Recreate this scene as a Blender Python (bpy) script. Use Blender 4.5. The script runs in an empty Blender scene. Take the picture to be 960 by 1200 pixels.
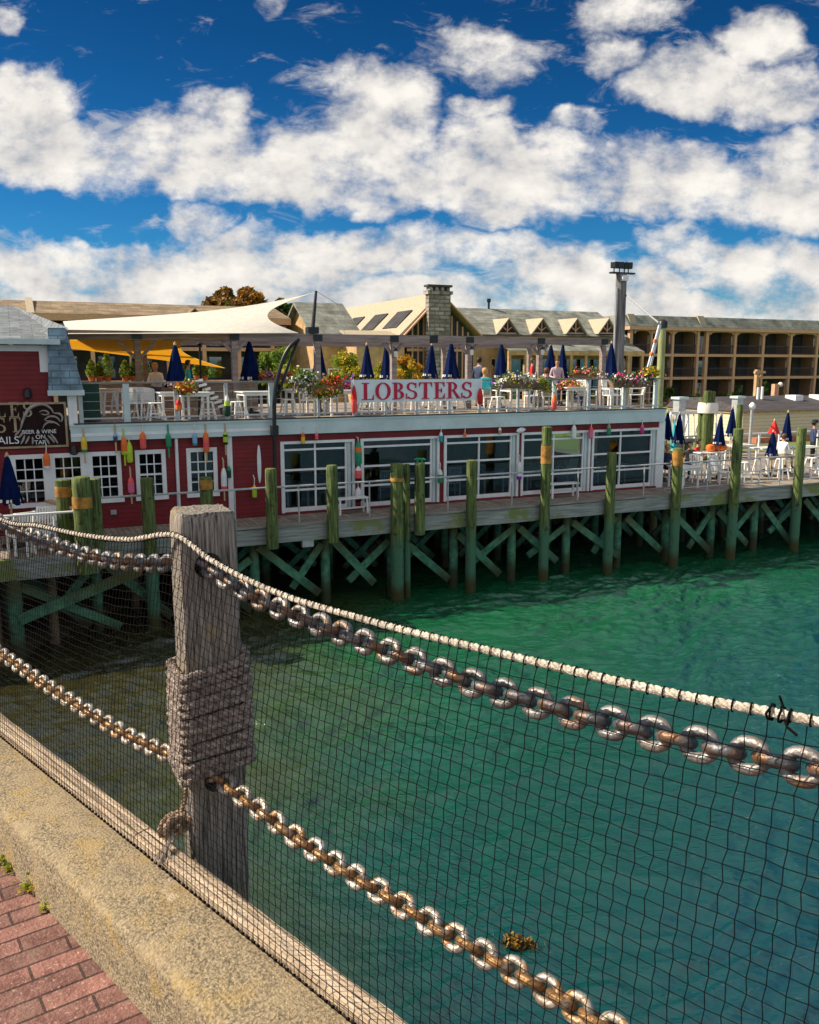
import bpy, bmesh, math, random
from mathutils import Vector, Matrix
random.seed(7)
R = math.radians
SC = bpy.context.scene
COL = SC.collection

# ------------------------------------------------------------------ camera
EYE = Vector((0.0, 0.0, 6.6))
PITCH = math.atan(0.172)
cam_d = bpy.data.cameras.new('camera')
cam = bpy.data.objects.new('camera', cam_d)
COL.objects.link(cam)
cam.location = EYE
cam.rotation_euler = (math.pi / 2 - PITCH, 0, 0)
cam_d.sensor_fit = 'HORIZONTAL'
cam_d.sensor_width = 36.0
cam_d.lens = 36.0 * 1000 / 960
cam_d.clip_start = 0.05
cam_d.clip_end = 4000
SC.camera = cam

# ------------------------------------------------------------------ light
SUN_DIR = Vector((-0.985, 0.06, 0)).normalized() * math.cos(R(41)) + Vector((0, 0, math.sin(R(41))))
sun_d = bpy.data.lights.new('sun', 'SUN')
sun_d.energy = 5.0
sun_d.angle = R(0.5)
sun_d.color = (1.0, 0.87, 0.68)
sun = bpy.data.objects.new('sun', sun_d)
COL.objects.link(sun)
sun.rotation_euler = SUN_DIR.to_track_quat('Z', 'Y').to_euler()
SC.view_settings.view_transform = 'Standard'
SC.view_settings.look = 'None'
SC.view_settings.exposure = 0.72
SC.view_settings.gamma = 1.0

# ------------------------------------------------------------------ sky and clouds
def build_world():
    w = bpy.data.worlds.new('World')
    SC.world = w
    w.use_nodes = True
    nt = w.node_tree
    N, L = nt.nodes, nt.links
    N.clear()

    def node(t, **k):
        n = N.new(t)
        for a, v in k.items():
            setattr(n, a, v)
        return n

    def math_(op, a, b=None, c=None, clamp=False):
        n = node('ShaderNodeMath', operation=op, use_clamp=clamp)
        for i, v in enumerate((a, b, c)):
            if v is None:
                continue
            if isinstance(v, (int, float)):
                n.inputs[i].default_value = v
            else:
                L.new(v, n.inputs[i])
        return n.outputs[0]

    def smooth(v, a, b, c=0.0, d=1.0):
        n = node('ShaderNodeMapRange', interpolation_type='SMOOTHSTEP')
        L.new(v, n.inputs[0])
        for i, x in enumerate((a, b, c, d)):
            n.inputs[1 + i].default_value = x
        return n.outputs[0]

    sky = node('ShaderNodeTexSky', sky_type='NISHITA')
    sky.sun_disc = False
    sky.sun_elevation = R(41)
    sky.sun_rotation = R(273.5)
    sky.air_density = 1.0
    sky.dust_density = 0.25
    sky.ozone_density = 5.0
    hs = node('ShaderNodeHueSaturation')
    hs.inputs['Saturation'].default_value = 1.3
    hs.inputs['Value'].default_value = 0.40
    L.new(sky.outputs[0], hs.inputs['Color'])

    tint = node('ShaderNodeMix', data_type='RGBA', blend_type='MULTIPLY')
    tint.inputs[0].default_value = 1.0
    tint.inputs[7].default_value = (0.30, 0.86, 1.12, 1)
    L.new(hs.outputs[0], tint.inputs[6])
    geo = node('ShaderNodeTexCoord')
    sep = node('ShaderNodeSeparateXYZ')
    L.new(geo.outputs['Generated'], sep.inputs[0])
    yy = math_('MAXIMUM', math_('ABSOLUTE', sep.outputs[1]), 0.05)
    U = math_('DIVIDE', sep.outputs[0], yy)
    V = math_('DIVIDE', sep.outputs[2], yy)
    comb = node('ShaderNodeCombineXYZ')
    L.new(U, comb.inputs[0])
    L.new(V, comb.inputs[1])

    def noise(vec, scale, detail, rough, off=(0, 0, 0), sc=(1, 1, 1), dist=0.0):
        mp = node('ShaderNodeMapping')
        mp.inputs['Location'].default_value = off
        mp.inputs['Scale'].default_value = sc
        L.new(vec, mp.inputs[0])
        n = node('ShaderNodeTexNoise')
        n.inputs['Scale'].default_value = scale
        n.inputs['Detail'].default_value = detail
        n.inputs['Roughness'].default_value = rough
        n.inputs['Distortion'].default_value = dist
        L.new(mp.outputs[0], n.inputs['Vector'])
        return n

    # warp the coordinates so that cloud banks have broken edges
    wn = noise(comb.outputs[0], 9.0, 4, 0.6, off=(3, 1, 0))
    wsub = node('ShaderNodeVectorMath', operation='SUBTRACT')
    L.new(wn.outputs['Color'], wsub.inputs[0])
    wsub.inputs[1].default_value = (0.5, 0.5, 0.5)
    wsc = node('ShaderNodeVectorMath', operation='SCALE')
    L.new(wsub.outputs[0], wsc.inputs[0])
    wsc.inputs['Scale'].default_value = 0.075
    wadd = node('ShaderNodeVectorMath', operation='ADD')
    L.new(comb.outputs[0], wadd.inputs[0])
    L.new(wsc.outputs[0], wadd.inputs[1])
    P = wadd.outputs[0]
    # cloud banks: azimuth tangent, elevation tangent, half widths, strength
    banks = [(20,118,75,44,1),(75,178,130,46,1),(185,185,130,48,1),(250,130,50,28,.8),(300,205,90,38,1),(390,185,110,52,1),(455,120,75,55,1),
             (405,88,55,32,.7),(455,225,70,40,1),(560,195,75,60,1),(625,215,105,46,1),(575,238,65,28,1),(700,195,95,44,1),(770,210,110,44,1),
             (860,225,120,40,1),(940,215,80,60,1),(685,138,34,16,.7),(560,62,95,28,.75),(590,88,50,20,.7),(725,22,70,26,.75),(720,68,42,24,.8),(785,66,26,18,.6),
             (890,45,50,30,.85),(820,98,90,36,.95),(915,112,75,44,1),(565,122,44,16,.7),(8,22,22,18,.8),(314,16,18,14,.75),(232,262,50,24,.8),(300,280,24,20,.6),
             (60,312,130,38,1),(190,322,140,38,1),(120,292,66,18,.9),(330,312,150,40,1),(450,300,100,30,1),(545,296,110,30,1),(630,310,110,34,1),
             (710,335,110,36,1),(800,282,60,26,.85),(830,308,70,30,1),(905,320,90,40,1),(770,356,160,24,1),(480,352,260,28,1),(180,350,260,24,1),(930,350,80,34,1)]
    acc = None
    for (px, py, rx, ry, st) in banks:
        u = (px - 480) / 1000
        v = (600 - py) / 1000
        cy = math.cos(PITCH) + v * math.sin(PITCH)
        cz = v * math.cos(PITCH) - math.sin(PITCH)
        s1 = node('ShaderNodeVectorMath', operation='MULTIPLY_ADD')
        L.new(P, s1.inputs[0])
        k = (cy / (rx / 1000 * 1.0), cy / (ry / 1000 * 1.0), 0)
        s1.inputs[1].default_value = k
        s1.inputs[2].default_value = (-u / cy * k[0], -cz / cy * k[1], 0)
        ln = node('ShaderNodeVectorMath', operation='DOT_PRODUCT')
        L.new(s1.outputs[0], ln.inputs[0])
        L.new(s1.outputs[0], ln.inputs[1])
        g = math_('MULTIPLY', smooth(ln.outputs['Value'], 1.9, 0.15), st)
        acc = g if acc is None else math_('MAXIMUM', acc, g)
    n1 = noise(comb.outputs[0], 11.0, 10, 0.60, sc=(1, 1.45, 1))
    n2 = noise(comb.outputs[0], 11.0, 5, 0.55, off=(0.020, -0.034, 0), sc=(1, 1.45, 1))
    n4 = noise(comb.outputs[0], 34.0, 6, 0.65, off=(5, 9, 0), sc=(1, 1.5, 1))
    n3 = noise(comb.outputs[0], 3.5, 5, 0.55, off=(7, 2, 0), sc=(1, 1.6, 1))
    hole = noise(comb.outputs[0], 7.0, 6, 0.6, off=(11, 5, 0), sc=(1, 1.4, 1))
    # unseen cumulus added overhead and behind the viewer to fill the shaded front
    fill_clouds = math_('MULTIPLY', math_('MAXIMUM', smooth(sep.outputs[1], 0.05, -0.25), smooth(sep.outputs[2], 0.42, 0.62)), 0.70)
    acc = math_('MAXIMUM', acc, fill_clouds)
    body = math_('ADD', math_('MULTIPLY', acc, 0.74), math_('MULTIPLY', math_('SUBTRACT', n1.outputs[0], 0.5), 1.45))
    body = math_('ADD', body, math_('MULTIPLY', math_('SUBTRACT', hole.outputs[0], 0.5), 0.85))
    body = math_('ADD', body, math_('MULTIPLY', math_('SUBTRACT', n4.outputs[0], 0.5), 0.55))
    dens = smooth(body, 0.26, 0.82)
    n5 = noise(comb.outputs[0], 15.0, 9, 0.66, off=(2, 13, 0), sc=(1, 2.4, 1), dist=0.8)
    wisp = math_('MULTIPLY', smooth(math_('ADD', n5.outputs[0], math_('MULTIPLY', acc, 0.16)), 0.56, 0.80), 0.55)
    dens = math_('MAXIMUM', dens, wisp)
    front = smooth(sep.outputs[2], -0.01, 0.02)
    dens = math_('MULTIPLY', dens, front, clamp=True)
    lit = math_('MULTIPLY_ADD', math_('SUBTRACT', n1.outputs[0], n2.outputs[0]), 2.3, 0.56)
    lit = math_('ADD', lit, math_('MULTIPLY', math_('SUBTRACT', n3.outputs[0], 0.5), 0.6), clamp=True)
    cr = node('ShaderNodeValToRGB')
    cr.color_ramp.elements[0].position = 0.05
    cr.color_ramp.elements[0].color = (2.5, 2.6, 2.85, 1)
    cr.color_ramp.elements[1].position = 0.95
    cr.color_ramp.elements[1].color = (5.5, 5.25, 4.85, 1)
    e = cr.color_ramp.elements.new(0.45)
    e.color = (4.15, 4.0, 3.85, 1)
    L.new(lit, cr.inputs[0])
    # added fill light: clouds behind the viewer get extra brightness
    fill_gain = node('ShaderNodeVectorMath', operation='SCALE')
    L.new(cr.outputs[0], fill_gain.inputs[0])
    L.new(smooth(sep.outputs[1], 0.1, -0.5, 1.0, 1.55), fill_gain.inputs['Scale'])
    mix = node('ShaderNodeMix', data_type='RGBA')
    L.new(dens, mix.inputs[0])
    deep = node('ShaderNodeVectorMath', operation='SCALE')
    L.new(tint.outputs[2], deep.inputs[0])
    L.new(smooth(sep.outputs[2], 0.08, 0.40, 1.12, 0.62), deep.inputs['Scale'])
    L.new(deep.outputs[0], mix.inputs[6])
    L.new(fill_gain.outputs[0], mix.inputs[7])
    bg = node('ShaderNodeBackground')
    bg.inputs[1].default_value = 0.11
    L.new(mix.outputs[2], bg.inputs[0])
    out = node('ShaderNodeOutputWorld')
    L.new(bg.outputs[0], out.inputs[0])
    w.cycles.sampling_method = 'MANUAL'
    w.cycles.sample_map_resolution = 1024
build_world()

# ------------------------------------------------------------------ frames
TH = math.atan2(0.416, 0.909)
E1 = Vector((math.cos(TH), math.sin(TH), 0))
E2 = Vector((-math.sin(TH), math.cos(TH), 0))
O = Vector((-1.265, 24.95, 0))
def W(s, d, z=0.0):
    return O + E1 * s + E2 * d + Vector((0, 0, z))
def ray(x, y):
    u, v = (x - 480) / 1000, (600 - y) / 1000
    return Vector((u, math.cos(PITCH) + v * math.sin(PITCH), v * math.cos(PITCH) - math.sin(PITCH)))
def fx(x, y, d):
    """(s, z) on the plane parallel to the restaurant front, d metres behind it"""
    r = ray(x, y)
    t = (d - (EYE - O).dot(E2)) / r.dot(E2)
    p = EYE + r * t
    return (p - O).dot(E1), p.z
def sx(x, d, y=470):
    return fx(x, y, d)[0]
def gz(x, y, z):
    r = ray(x, y)
    p = EYE + r * ((z - EYE.z) / r.z)
    return (p - O).dot(E1), (p - O).dot(E2)
def mpp(x, d):
    """pixels per metre there"""
    s = sx(x, d)
    p = W(s, d, 5)
    q = p - EYE
    return 1000 / (q.y * math.cos(PITCH) - q.z * math.sin(PITCH))
# quay frame: a along the fence, b across it towards the water
QA = Vector((math.sqrt(.5), -math.sqrt(.5), 0))
QB = Vector((math.sqrt(.5), math.sqrt(.5), 0))
def Q(a, b, z):
    return QA * a + QB * b + Vector((0, 0, z))
def qx(x, y, c):
    """point of the pixel's ray on the vertical plane b = c"""
    r = ray(x, y)
    t = c / r.dot(QB)
    return EYE + r * t

# ------------------------------------------------------------------ materials
def M(name, col, rough=0.7, metal=0.0, var=0.25, scale=6.0, col2=None, bump=0.0, bscale=30.0, stretch=(1, 1, 1),
      ramp=(0.35, 0.65), detail=6, spec=0.4, world=False):
    m = bpy.data.materials.new(name)
    m.use_nodes = True
    nt = m.node_tree
    N, L = nt.nodes, nt.links
    b = N['Principled BSDF']
    b.inputs['Roughness'].default_value = rough
    b.inputs['Metallic'].default_value = metal
    b.inputs['Specular IOR Level'].default_value = spec
    tc = N.new('ShaderNodeTexCoord')
    mp = N.new('ShaderNodeMapping')
    mp.inputs['Scale'].default_value = stretch
    if world:
        g = N.new('ShaderNodeNewGeometry')
        L.new(g.outputs['Position'], mp.inputs[0])
    else:
        L.new(tc.outputs['Object'], mp.inputs[0])
    n = N.new('ShaderNodeTexNoise')
    n.inputs['Scale'].default_value = scale
    n.inputs['Detail'].default_value = detail
    n.inputs['Roughness'].default_value = 0.62
    L.new(mp.outputs[0], n.inputs['Vector'])
    r = N.new('ShaderNodeValToRGB')
    r.color_ramp.elements[0].position = ramp[0]
    r.color_ramp.elements[1].position = ramp[1]
    if col2 is None:
        c1 = tuple(c * (1 - var) for c in col)
        c2 = tuple(min(1, c * (1 + var)) for c in col)
    else:
        c1, c2 = col, col2
    r.color_ramp.elements[0].color = (*c1, 1)
    r.color_ramp.elements[1].color = (*c2, 1)
    L.new(n.outputs[0], r.inputs[0])
    L.new(r.outputs[0], b.inputs['Base Color'])
    if bump:
        n2 = N.new('ShaderNodeTexNoise')
        n2.inputs['Scale'].default_value = bscale
        n2.inputs['Detail'].default_value = 5
        L.new(mp.outputs[0], n2.inputs['Vector'])
        bp = N.new('ShaderNodeBump')
        bp.inputs['Strength'].default_value = bump
        bp.inputs['Distance'].default_value = 0.02
        L.new(n2.outputs[0], bp.inputs['Height'])
        L.new(bp.outputs[0], b.inputs['Normal'])
    return m

def nodes_of(m):
    return m.node_tree.nodes, m.node_tree.links, m.node_tree.nodes['Principled BSDF']

def add_pattern(m, kind, scale, width=0.5, height=0.25, dark=0.6, mortar=0.02, rot=(0, 0, 0), bump=0.4, axes='XZ', contrast=None):
    """multiply the base colour by a brick / board pattern"""
    N, L, b = nodes_of(m)
    src = b.inputs['Base Color'].links[0].from_socket
    tc = N.new('ShaderNodeTexCoord')
    sp = N.new('ShaderNodeSeparateXYZ')
    L.new(tc.outputs['Object'], sp.inputs[0])
    cb = N.new('ShaderNodeCombineXYZ')
    L.new(sp.outputs['XYZ'.index(axes[0])], cb.inputs[0])
    L.new(sp.outputs['XYZ'.index(axes[1])], cb.inputs[1])
    mp = N.new('ShaderNodeMapping')
    mp.inputs['Rotation'].default_value = rot
    L.new(cb.outputs[0], mp.inputs[0])
    br = N.new('ShaderNodeTexBrick')
    br.inputs['Scale'].default_value = scale
    br.inputs['Brick Width'].default_value = width
    br.inputs['Row Height'].default_value = height
    br.inputs['Mortar Size'].default_value = mortar
    c1, c2 = contrast or ((1, 1, 1), (0.72, 0.72, 0.72))
    br.inputs['Color1'].default_value = (*c1, 1)
    br.inputs['Color2'].default_value = (*c2, 1)
    br.inputs['Mortar'].default_value = (dark, dark, dark, 1)
    if kind == 'board':
        br.offset = 0.0
    L.new(mp.outputs[0], br.inputs['Vector'])
    mx = N.new('ShaderNodeMix')
    mx.data_type = 'RGBA'
    mx.blend_type = 'MULTIPLY'
    mx.inputs[0].default_value = 1.0
    L.new(src, mx.inputs[6])
    L.new(br.outputs['Color'], mx.inputs[7])
    L.new(mx.outputs[2], b.inputs['Base Color'])
    if bump:
        bp = N.new('ShaderNodeBump')
        bp.inputs['Strength'].default_value = bump
        bp.inputs['Distance'].default_value = 0.01
        bp.invert = True
        L.new(br.outputs['Fac'], bp.inputs['Height'])
        if b.inputs['Normal'].links:
            L.new(b.inputs['Normal'].links[0].from_socket, bp.inputs['Normal'])
        L.new(bp.outputs[0], b.inputs['Normal'])
    return m

def add_zstain(m, z0, z1, col, wob=0.3, world=True):
    """a growth of algae: below z0 the colour is col, above z1 untouched"""
    N, L, b = nodes_of(m)
    src = b.inputs['Base Color'].links[0].from_socket
    g = N.new('ShaderNodeNewGeometry')
    sp = N.new('ShaderNodeSeparateXYZ')
    L.new(g.outputs['Position'], sp.inputs[0])
    n = N.new('ShaderNodeTexNoise')
    n.inputs['Scale'].default_value = 3.0
    n.inputs['Detail'].default_value = 4
    L.new(g.outputs['Position'], n.inputs['Vector'])
    ma = N.new('ShaderNodeMath')
    ma.operation = 'MULTIPLY_ADD'
    L.new(n.outputs[0], ma.inputs[0])
    ma.inputs[1].default_value = wob * 2
    L.new(sp.outputs[2], ma.inputs[2])
    mr = N.new('ShaderNodeMapRange')
    mr.interpolation_type = 'SMOOTHSTEP'
    L.new(ma.outputs[0], mr.inputs[0])
    mr.inputs[1].default_value = z0 + wob
    mr.inputs[2].default_value = z1 + wob
    mx = N.new('ShaderNodeMix')
    mx.data_type = 'RGBA'
    L.new(mr.outputs[0], mx.inputs[0])
    mx.inputs[6].default_value = (*col, 1)
    L.new(src, mx.inputs[7])
    L.new(mx.outputs[2], b.inputs['Base Color'])
    return m

def add_patches(m, col, scale, lo, hi, world=False, top=1.0):
    N, L, b = nodes_of(m)
    src = b.inputs['Base Color'].links[0].from_socket
    tc = N.new('ShaderNodeTexCoord')
    n = N.new('ShaderNodeTexNoise')
    n.inputs['Scale'].default_value = scale
    n.inputs['Detail'].default_value = 7
    n.inputs['Roughness'].default_value = 0.65
    if world:
        g = N.new('ShaderNodeNewGeometry')
        L.new(g.outputs['Position'], n.inputs['Vector'])
    else:
        L.new(tc.outputs['Object'], n.inputs['Vector'])
    mr = N.new('ShaderNodeMapRange')
    mr.interpolation_type = 'SMOOTHSTEP'
    L.new(n.outputs[0], mr.inputs[0])
    mr.inputs[1].default_value = lo
    mr.inputs[2].default_value = hi
    mr.inputs[4].default_value = top
    mx = N.new('ShaderNodeMix')
    mx.data_type = 'RGBA'
    L.new(mr.outputs[0], mx.inputs[0])
    L.new(src, mx.inputs[6])
    mx.inputs[7].default_value = (*col, 1)
    L.new(mx.outputs[2], b.inputs['Base Color'])
    return m

MAT = {}
MAT['red_wall'] = add_pattern(M('red_clapboard', (0.20, 0.012, 0.018), 0.6, var=0.22, scale=1.4), 'board', 1.0, 30.0, 0.12, dark=0.5, mortar=0.008, contrast=((1, 1, 1), (0.88, 0.88, 0.88)))
MAT['white'] = M('white_paint', (0.74, 0.76, 0.78), 0.5, var=0.07, scale=4)
MAT['furn'] = M('white_metal', (0.80, 0.80, 0.78), 0.35, var=0.05, scale=4)
MAT['fascia'] = M('pale_blue_trim', (0.50, 0.60, 0.62), 0.5, var=0.1, scale=1.5)
MAT['dark_edge'] = M('black_gutter', (0.02, 0.022, 0.025), 0.5)
MAT['grey_rail'] = M('galvanised_rail', (0.42, 0.44, 0.46), 0.45, metal=0.3, var=0.15)
MAT['grey_wood'] = M('weathered_grey_wood', (0.24, 0.22, 0.20), 0.85, var=0.35, scale=5, stretch=(0.3, 4, 4), bump=0.3)
MAT['slate'] = add_pattern(M('grey_shingle', (0.20, 0.23, 0.26), 0.85, var=0.25, scale=3, bump=.3), 'brick', 1.0, 0.5, 0.16, dark=0.45, mortar=0.012, axes='XY')
MAT['blue_shingle'] = add_pattern(M('blue_grey_shingle', (0.22, 0.32, 0.40), 0.8, var=0.35, scale=3, bump=.3), 'brick', 1.0, 0.42, 0.17, dark=0.4, mortar=0.012, contrast=((1, 1, 1), (.7, .72, .75)))
MAT['navy'] = M('navy_canvas', (0.002, 0.009, 0.055), 0.85, spec=.08, var=0.35, scale=6, bump=0.3, bscale=12, stretch=(3, 3, .4))
MAT['white_cloth'] = M('off_white_cloth', (0.72, 0.70, 0.64), 0.8, var=0.08)
MAT['black_metal'] = M('black_steel', (0.012, 0.013, 0.016), 0.4, var=0.2)
MAT['brown_wood'] = M('brown_timber', (0.20, 0.125, 0.075), 0.75, var=0.35, scale=3, stretch=(.4, 4, 4), bump=.2)
MAT['pergola_grey'] = M('mauve_grey_timber', (0.25, 0.20, 0.185), 0.8, var=0.3, scale=3, stretch=(.4, 4, 4), bump=.2)
MAT['pale_wood'] = M('pale_timber', (0.52, 0.36, 0.20), 0.75, var=0.2, scale=4)
MAT['pile'] = add_zstain(M('green_stained_piling', (0.028, 0.046, 0.014), 0.85, scale=6, stretch=(3, 3, 0.25), col2=(0.16, 0.21, 0.06), ramp=(.36, .64), bump=1.0, bscale=14), 1.3, 2.1, (0.055, 0.15, 0.09))
add_zstain(MAT['pile'], 0.22, 0.62, (0.05, 0.05, 0.012), 0.2)
add_patches(MAT['pile'], (.020, .018, .010), 5, .56, .66, top=.8)
add_patches(MAT['pile'], (.30, .28, .20), 22, .66, .72, top=.7)
MAT['pile_band'] = M('orange_piling_band', (0.36, 0.18, 0.035), 0.85, var=0.45, scale=6)
MAT['brace'] = add_zstain(M('teal_stained_brace', (0.02, 0.10, 0.07), 0.85, var=0.5, scale=5, col2=(0.09, 0.25, 0.15), bump=.4), 0.3, 0.9, (0.035, 0.04, 0.015))
def add_ztop(m, z0, z1, col, wob=.25):
    add_zstain(m, z0, z1, col, wob)
    N, L, b = nodes_of(m)
    mx = b.inputs['Base Color'].links[0].from_node
    src = mx.inputs[7].links[0].from_socket
    L.new(src, mx.inputs[6])
    L.remove(mx.inputs[7].links[0])
    mx.inputs[7].default_value = (*col, 1)
add_ztop(MAT['brace'], 1.1, 1.85, (.060, .066, .022))
MAT['stringer'] = add_patches(M('greenish_stringer', (0.24, 0.26, 0.25), 0.85, var=0.35, scale=2.5, stretch=(.4, 4, 6), bump=.3), (0.16, 0.19, 0.06), 0.8, .5, .62)
MAT['planks'] = add_pattern(M('deck_planks', (0.30, 0.25, 0.20), 0.85, var=0.3, scale=3, bump=.2), 'board', 1.0, 0.145, 30, dark=.25, mortar=.008, axes='XY')
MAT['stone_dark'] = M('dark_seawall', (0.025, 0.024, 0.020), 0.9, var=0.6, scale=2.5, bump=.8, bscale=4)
MAT['rubble'] = add_patches(M('rubble_stone', (0.12, 0.105, 0.085), 0.9, var=0.6, scale=1.2, bump=.6, bscale=6), (0.42, 0.36, 0.32), 2.1, .60, .68)  # pale patches paint lit speckles onto the stones under the pier
MAT['brass'] = M('tan_paint', (0.33, 0.245, 0.15), 0.6)
MAT['sign_black'] = M('dark_sign_board', (0.022, 0.010, 0.010), 0.7, spec=.1)
MAT['sign_red'] = M('crimson_lettering', (0.50, 0.008, 0.05), 0.6, var=0.1)
MAT['banner'] = M('white_banner', (0.70, 0.76, 0.82), 0.7, var=0.06)
MAT['terracotta'] = M('terracotta', (0.42, 0.16, 0.07), 0.8)
MAT['dark_green'] = M('dark_green_panel', (0.010, 0.055, 0.035), 0.6)
MAT['skin'] = M('skin', (0.48, 0.26, 0.17), 0.6, var=0.08)
for nm, c in dict(orange=(.75, .16, .02), yellow=(.72, .50, .03), lime=(.42, .58, .03), green=(.02, .26, .13), sky=(.22, .42, .62), coral=(.80, .10, .10), pink=(.75, .16, .30),
                  red=(.60, .012, .012), teal=(.02, .34, .40), purple=(.22, .03, .40), black=(.012, .012, .015), denim=(.03, .05, .12), plaid=(.55, .40, .45), khaki=(.35, .28, .18),
                  hair_brown=(.09, .04, .02), hair_dark=(.018, .012, .010), hair_fair=(.42, .25, .10), white_flower=(.85, .83, .78), magenta=(.62, .02, .22), cyan=(.03, .45, .52)).items():
    MAT[nm] = M(nm + '_finish', c, 0.6, var=0.15)
def leafm(name, c1, c2):
    m = M(name, c1, 0.6, scale=1.5, col2=c2, ramp=(.3, .7), spec=.25)
    N, L, b = nodes_of(m)
    tr = N.new('ShaderNodeBsdfTranslucent')
    src = b.inputs['Base Color'].links[0].from_socket
    L.new(src, tr.inputs[0])
    ms = N.new('ShaderNodeMixShader')
    ms.inputs[0].default_value = 0.35
    L.new(b.outputs[0], ms.inputs[1])
    L.new(tr.outputs[0], ms.inputs[2])
    L.new(ms.outputs[0], N['Material Output'].inputs[0])
    return m
MAT['leaf'] = leafm('leaf_green', (.035, .085, .012), (.11, .19, .03))
MAT['leaf_lime'] = leafm('leaf_lime', (.13, .20, .02), (.30, .38, .04))
MAT['leaf_dark'] = leafm('leaf_dark', (.015, .045, .012), (.05, .10, .025))
MAT['leaf_gold'] = leafm('leaf_gold', (.38, .24, .02), (.62, .48, .04))
MAT['leaf_orange'] = leafm('leaf_orange', (.45, .16, .02), (.62, .34, .03))
MAT['leaf_brown'] = leafm('leaf_brown', (.14, .07, .02), (.28, .15, .035))
MAT['bark'] = M('bark', (.10, .075, .05), .9, var=.4, bump=.5)
MAT['hotel_roof'] = add_pattern(M('hotel_shingle', (0.25, 0.185, 0.115), .9, var=.35, scale=.8, bump=.4, bscale=8), 'brick', 1.0, .8, .3, dark=.6, mortar=.02, axes='XZ')
MAT['hotel_roof_grey'] = add_pattern(M('hotel_grey_shingle', (0.22, 0.23, 0.20), .9, var=.4, scale=.8, bump=.4, bscale=8), 'brick', 1.0, .8, .3, dark=.6, mortar=.02, axes='XZ')
MAT['cream'] = M('cream_shingle', (0.29, 0.245, 0.18), .9, scale=9, col2=(.47, .405, .30), bump=.5, bscale=8, detail=9)
MAT['tan_frame'] = M('tan_timber_frame', (0.52, 0.30, 0.19), .7, var=.15)
MAT['gold_wall'] = M('golden_clapboard', (0.46, 0.29, 0.15), .75, var=.25, scale=1.5)
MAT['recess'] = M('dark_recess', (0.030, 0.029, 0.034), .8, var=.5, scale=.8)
MAT['curtain'] = M('pale_curtain', (0.34, 0.33, 0.34), .8, var=.6, scale=4, stretch=(4, 1, .1))
MAT['balcony'] = M('balcony_rail', (0.035, 0.03, 0.04), .6)
MAT['stone'] = add_pattern(M('chimney_stone', (0.36, 0.33, 0.31), .9, var=.35, scale=2.2, bump=.5, bscale=6), 'brick', 1.0, .95, .34, dark=.35, mortar=.05, contrast=((1.1, 1.08, 1.05), (.45, .42, .42)))
MAT['lawn'] = M('lawn', (.10, .17, .02), .95, var=.5, scale=3, col2=(.22, .30, .035), bump=.5, bscale=30)
MAT['shed'] = add_pattern(M('cream_siding', (0.66, 0.58, 0.40), .7, var=.06), 'board', 1.0, 40, .2, dark=.72, mortar=.02, contrast=((1, 1, 1), (.95, .95, .95)))
MAT['tar'] = M('dark_shed_roof', (0.05, 0.045, 0.05), .85, var=.4, scale=2, stretch=(.4, 2, 2))
MAT['yellow_sail'] = M('yellow_shade_cloth', (0.82, 0.56, 0.12), .8, var=.06)
MAT['white_sail'] = M('cream_shade_cloth', (0.70, 0.675, 0.62), .8, var=.06)
def sailm(m, f):
    N, L, b = nodes_of(m)
    tr = N.new('ShaderNodeBsdfTranslucent')
    L.new(b.inputs['Base Color'].links[0].from_socket, tr.inputs[0])
    ms = N.new('ShaderNodeMixShader')
    ms.inputs[0].default_value = f
    L.new(b.outputs[0], ms.inputs[1])
    L.new(tr.outputs[0], ms.inputs[2])
    L.new(ms.outputs[0], N['Material Output'].inputs[0])
sailm(MAT['yellow_sail'], .72)
sailm(MAT['white_sail'], .22)
def glassm(name, tint, fac, rough=0.02):
    m = bpy.data.materials.new(name)
    m.use_nodes = True
    N, L = m.node_tree.nodes, m.node_tree.links
    N.remove(N['Principled BSDF'])
    tr = N.new('ShaderNodeBsdfTransparent')
    tr.inputs[0].default_value = (*tint, 1)
    gl = N.new('ShaderNodeBsdfGlossy')
    gl.inputs['Roughness'].default_value = rough
    n = N.new('ShaderNodeTexNoise')
    n.inputs['Scale'].default_value = .9
    bp = N.new('ShaderNodeBump')
    bp.inputs['Strength'].default_value = .08
    L.new(n.outputs[0], bp.inputs['Height'])
    L.new(bp.outputs[0], gl.inputs['Normal'])
    ms = N.new('ShaderNodeMixShader')
    ms.inputs[0].default_value = fac
    L.new(tr.outputs[0], ms.inputs[1])
    L.new(gl.outputs[0], ms.inputs[2])
    L.new(ms.outputs[0], N['Material Output'].inputs[0])
    return m
MAT['glass'] = glassm('window_glass', (.55, .62, .66), .05)
MAT['dark_glass'] = glassm('hotel_glass', (.40, .47, .54), .16)

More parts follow.
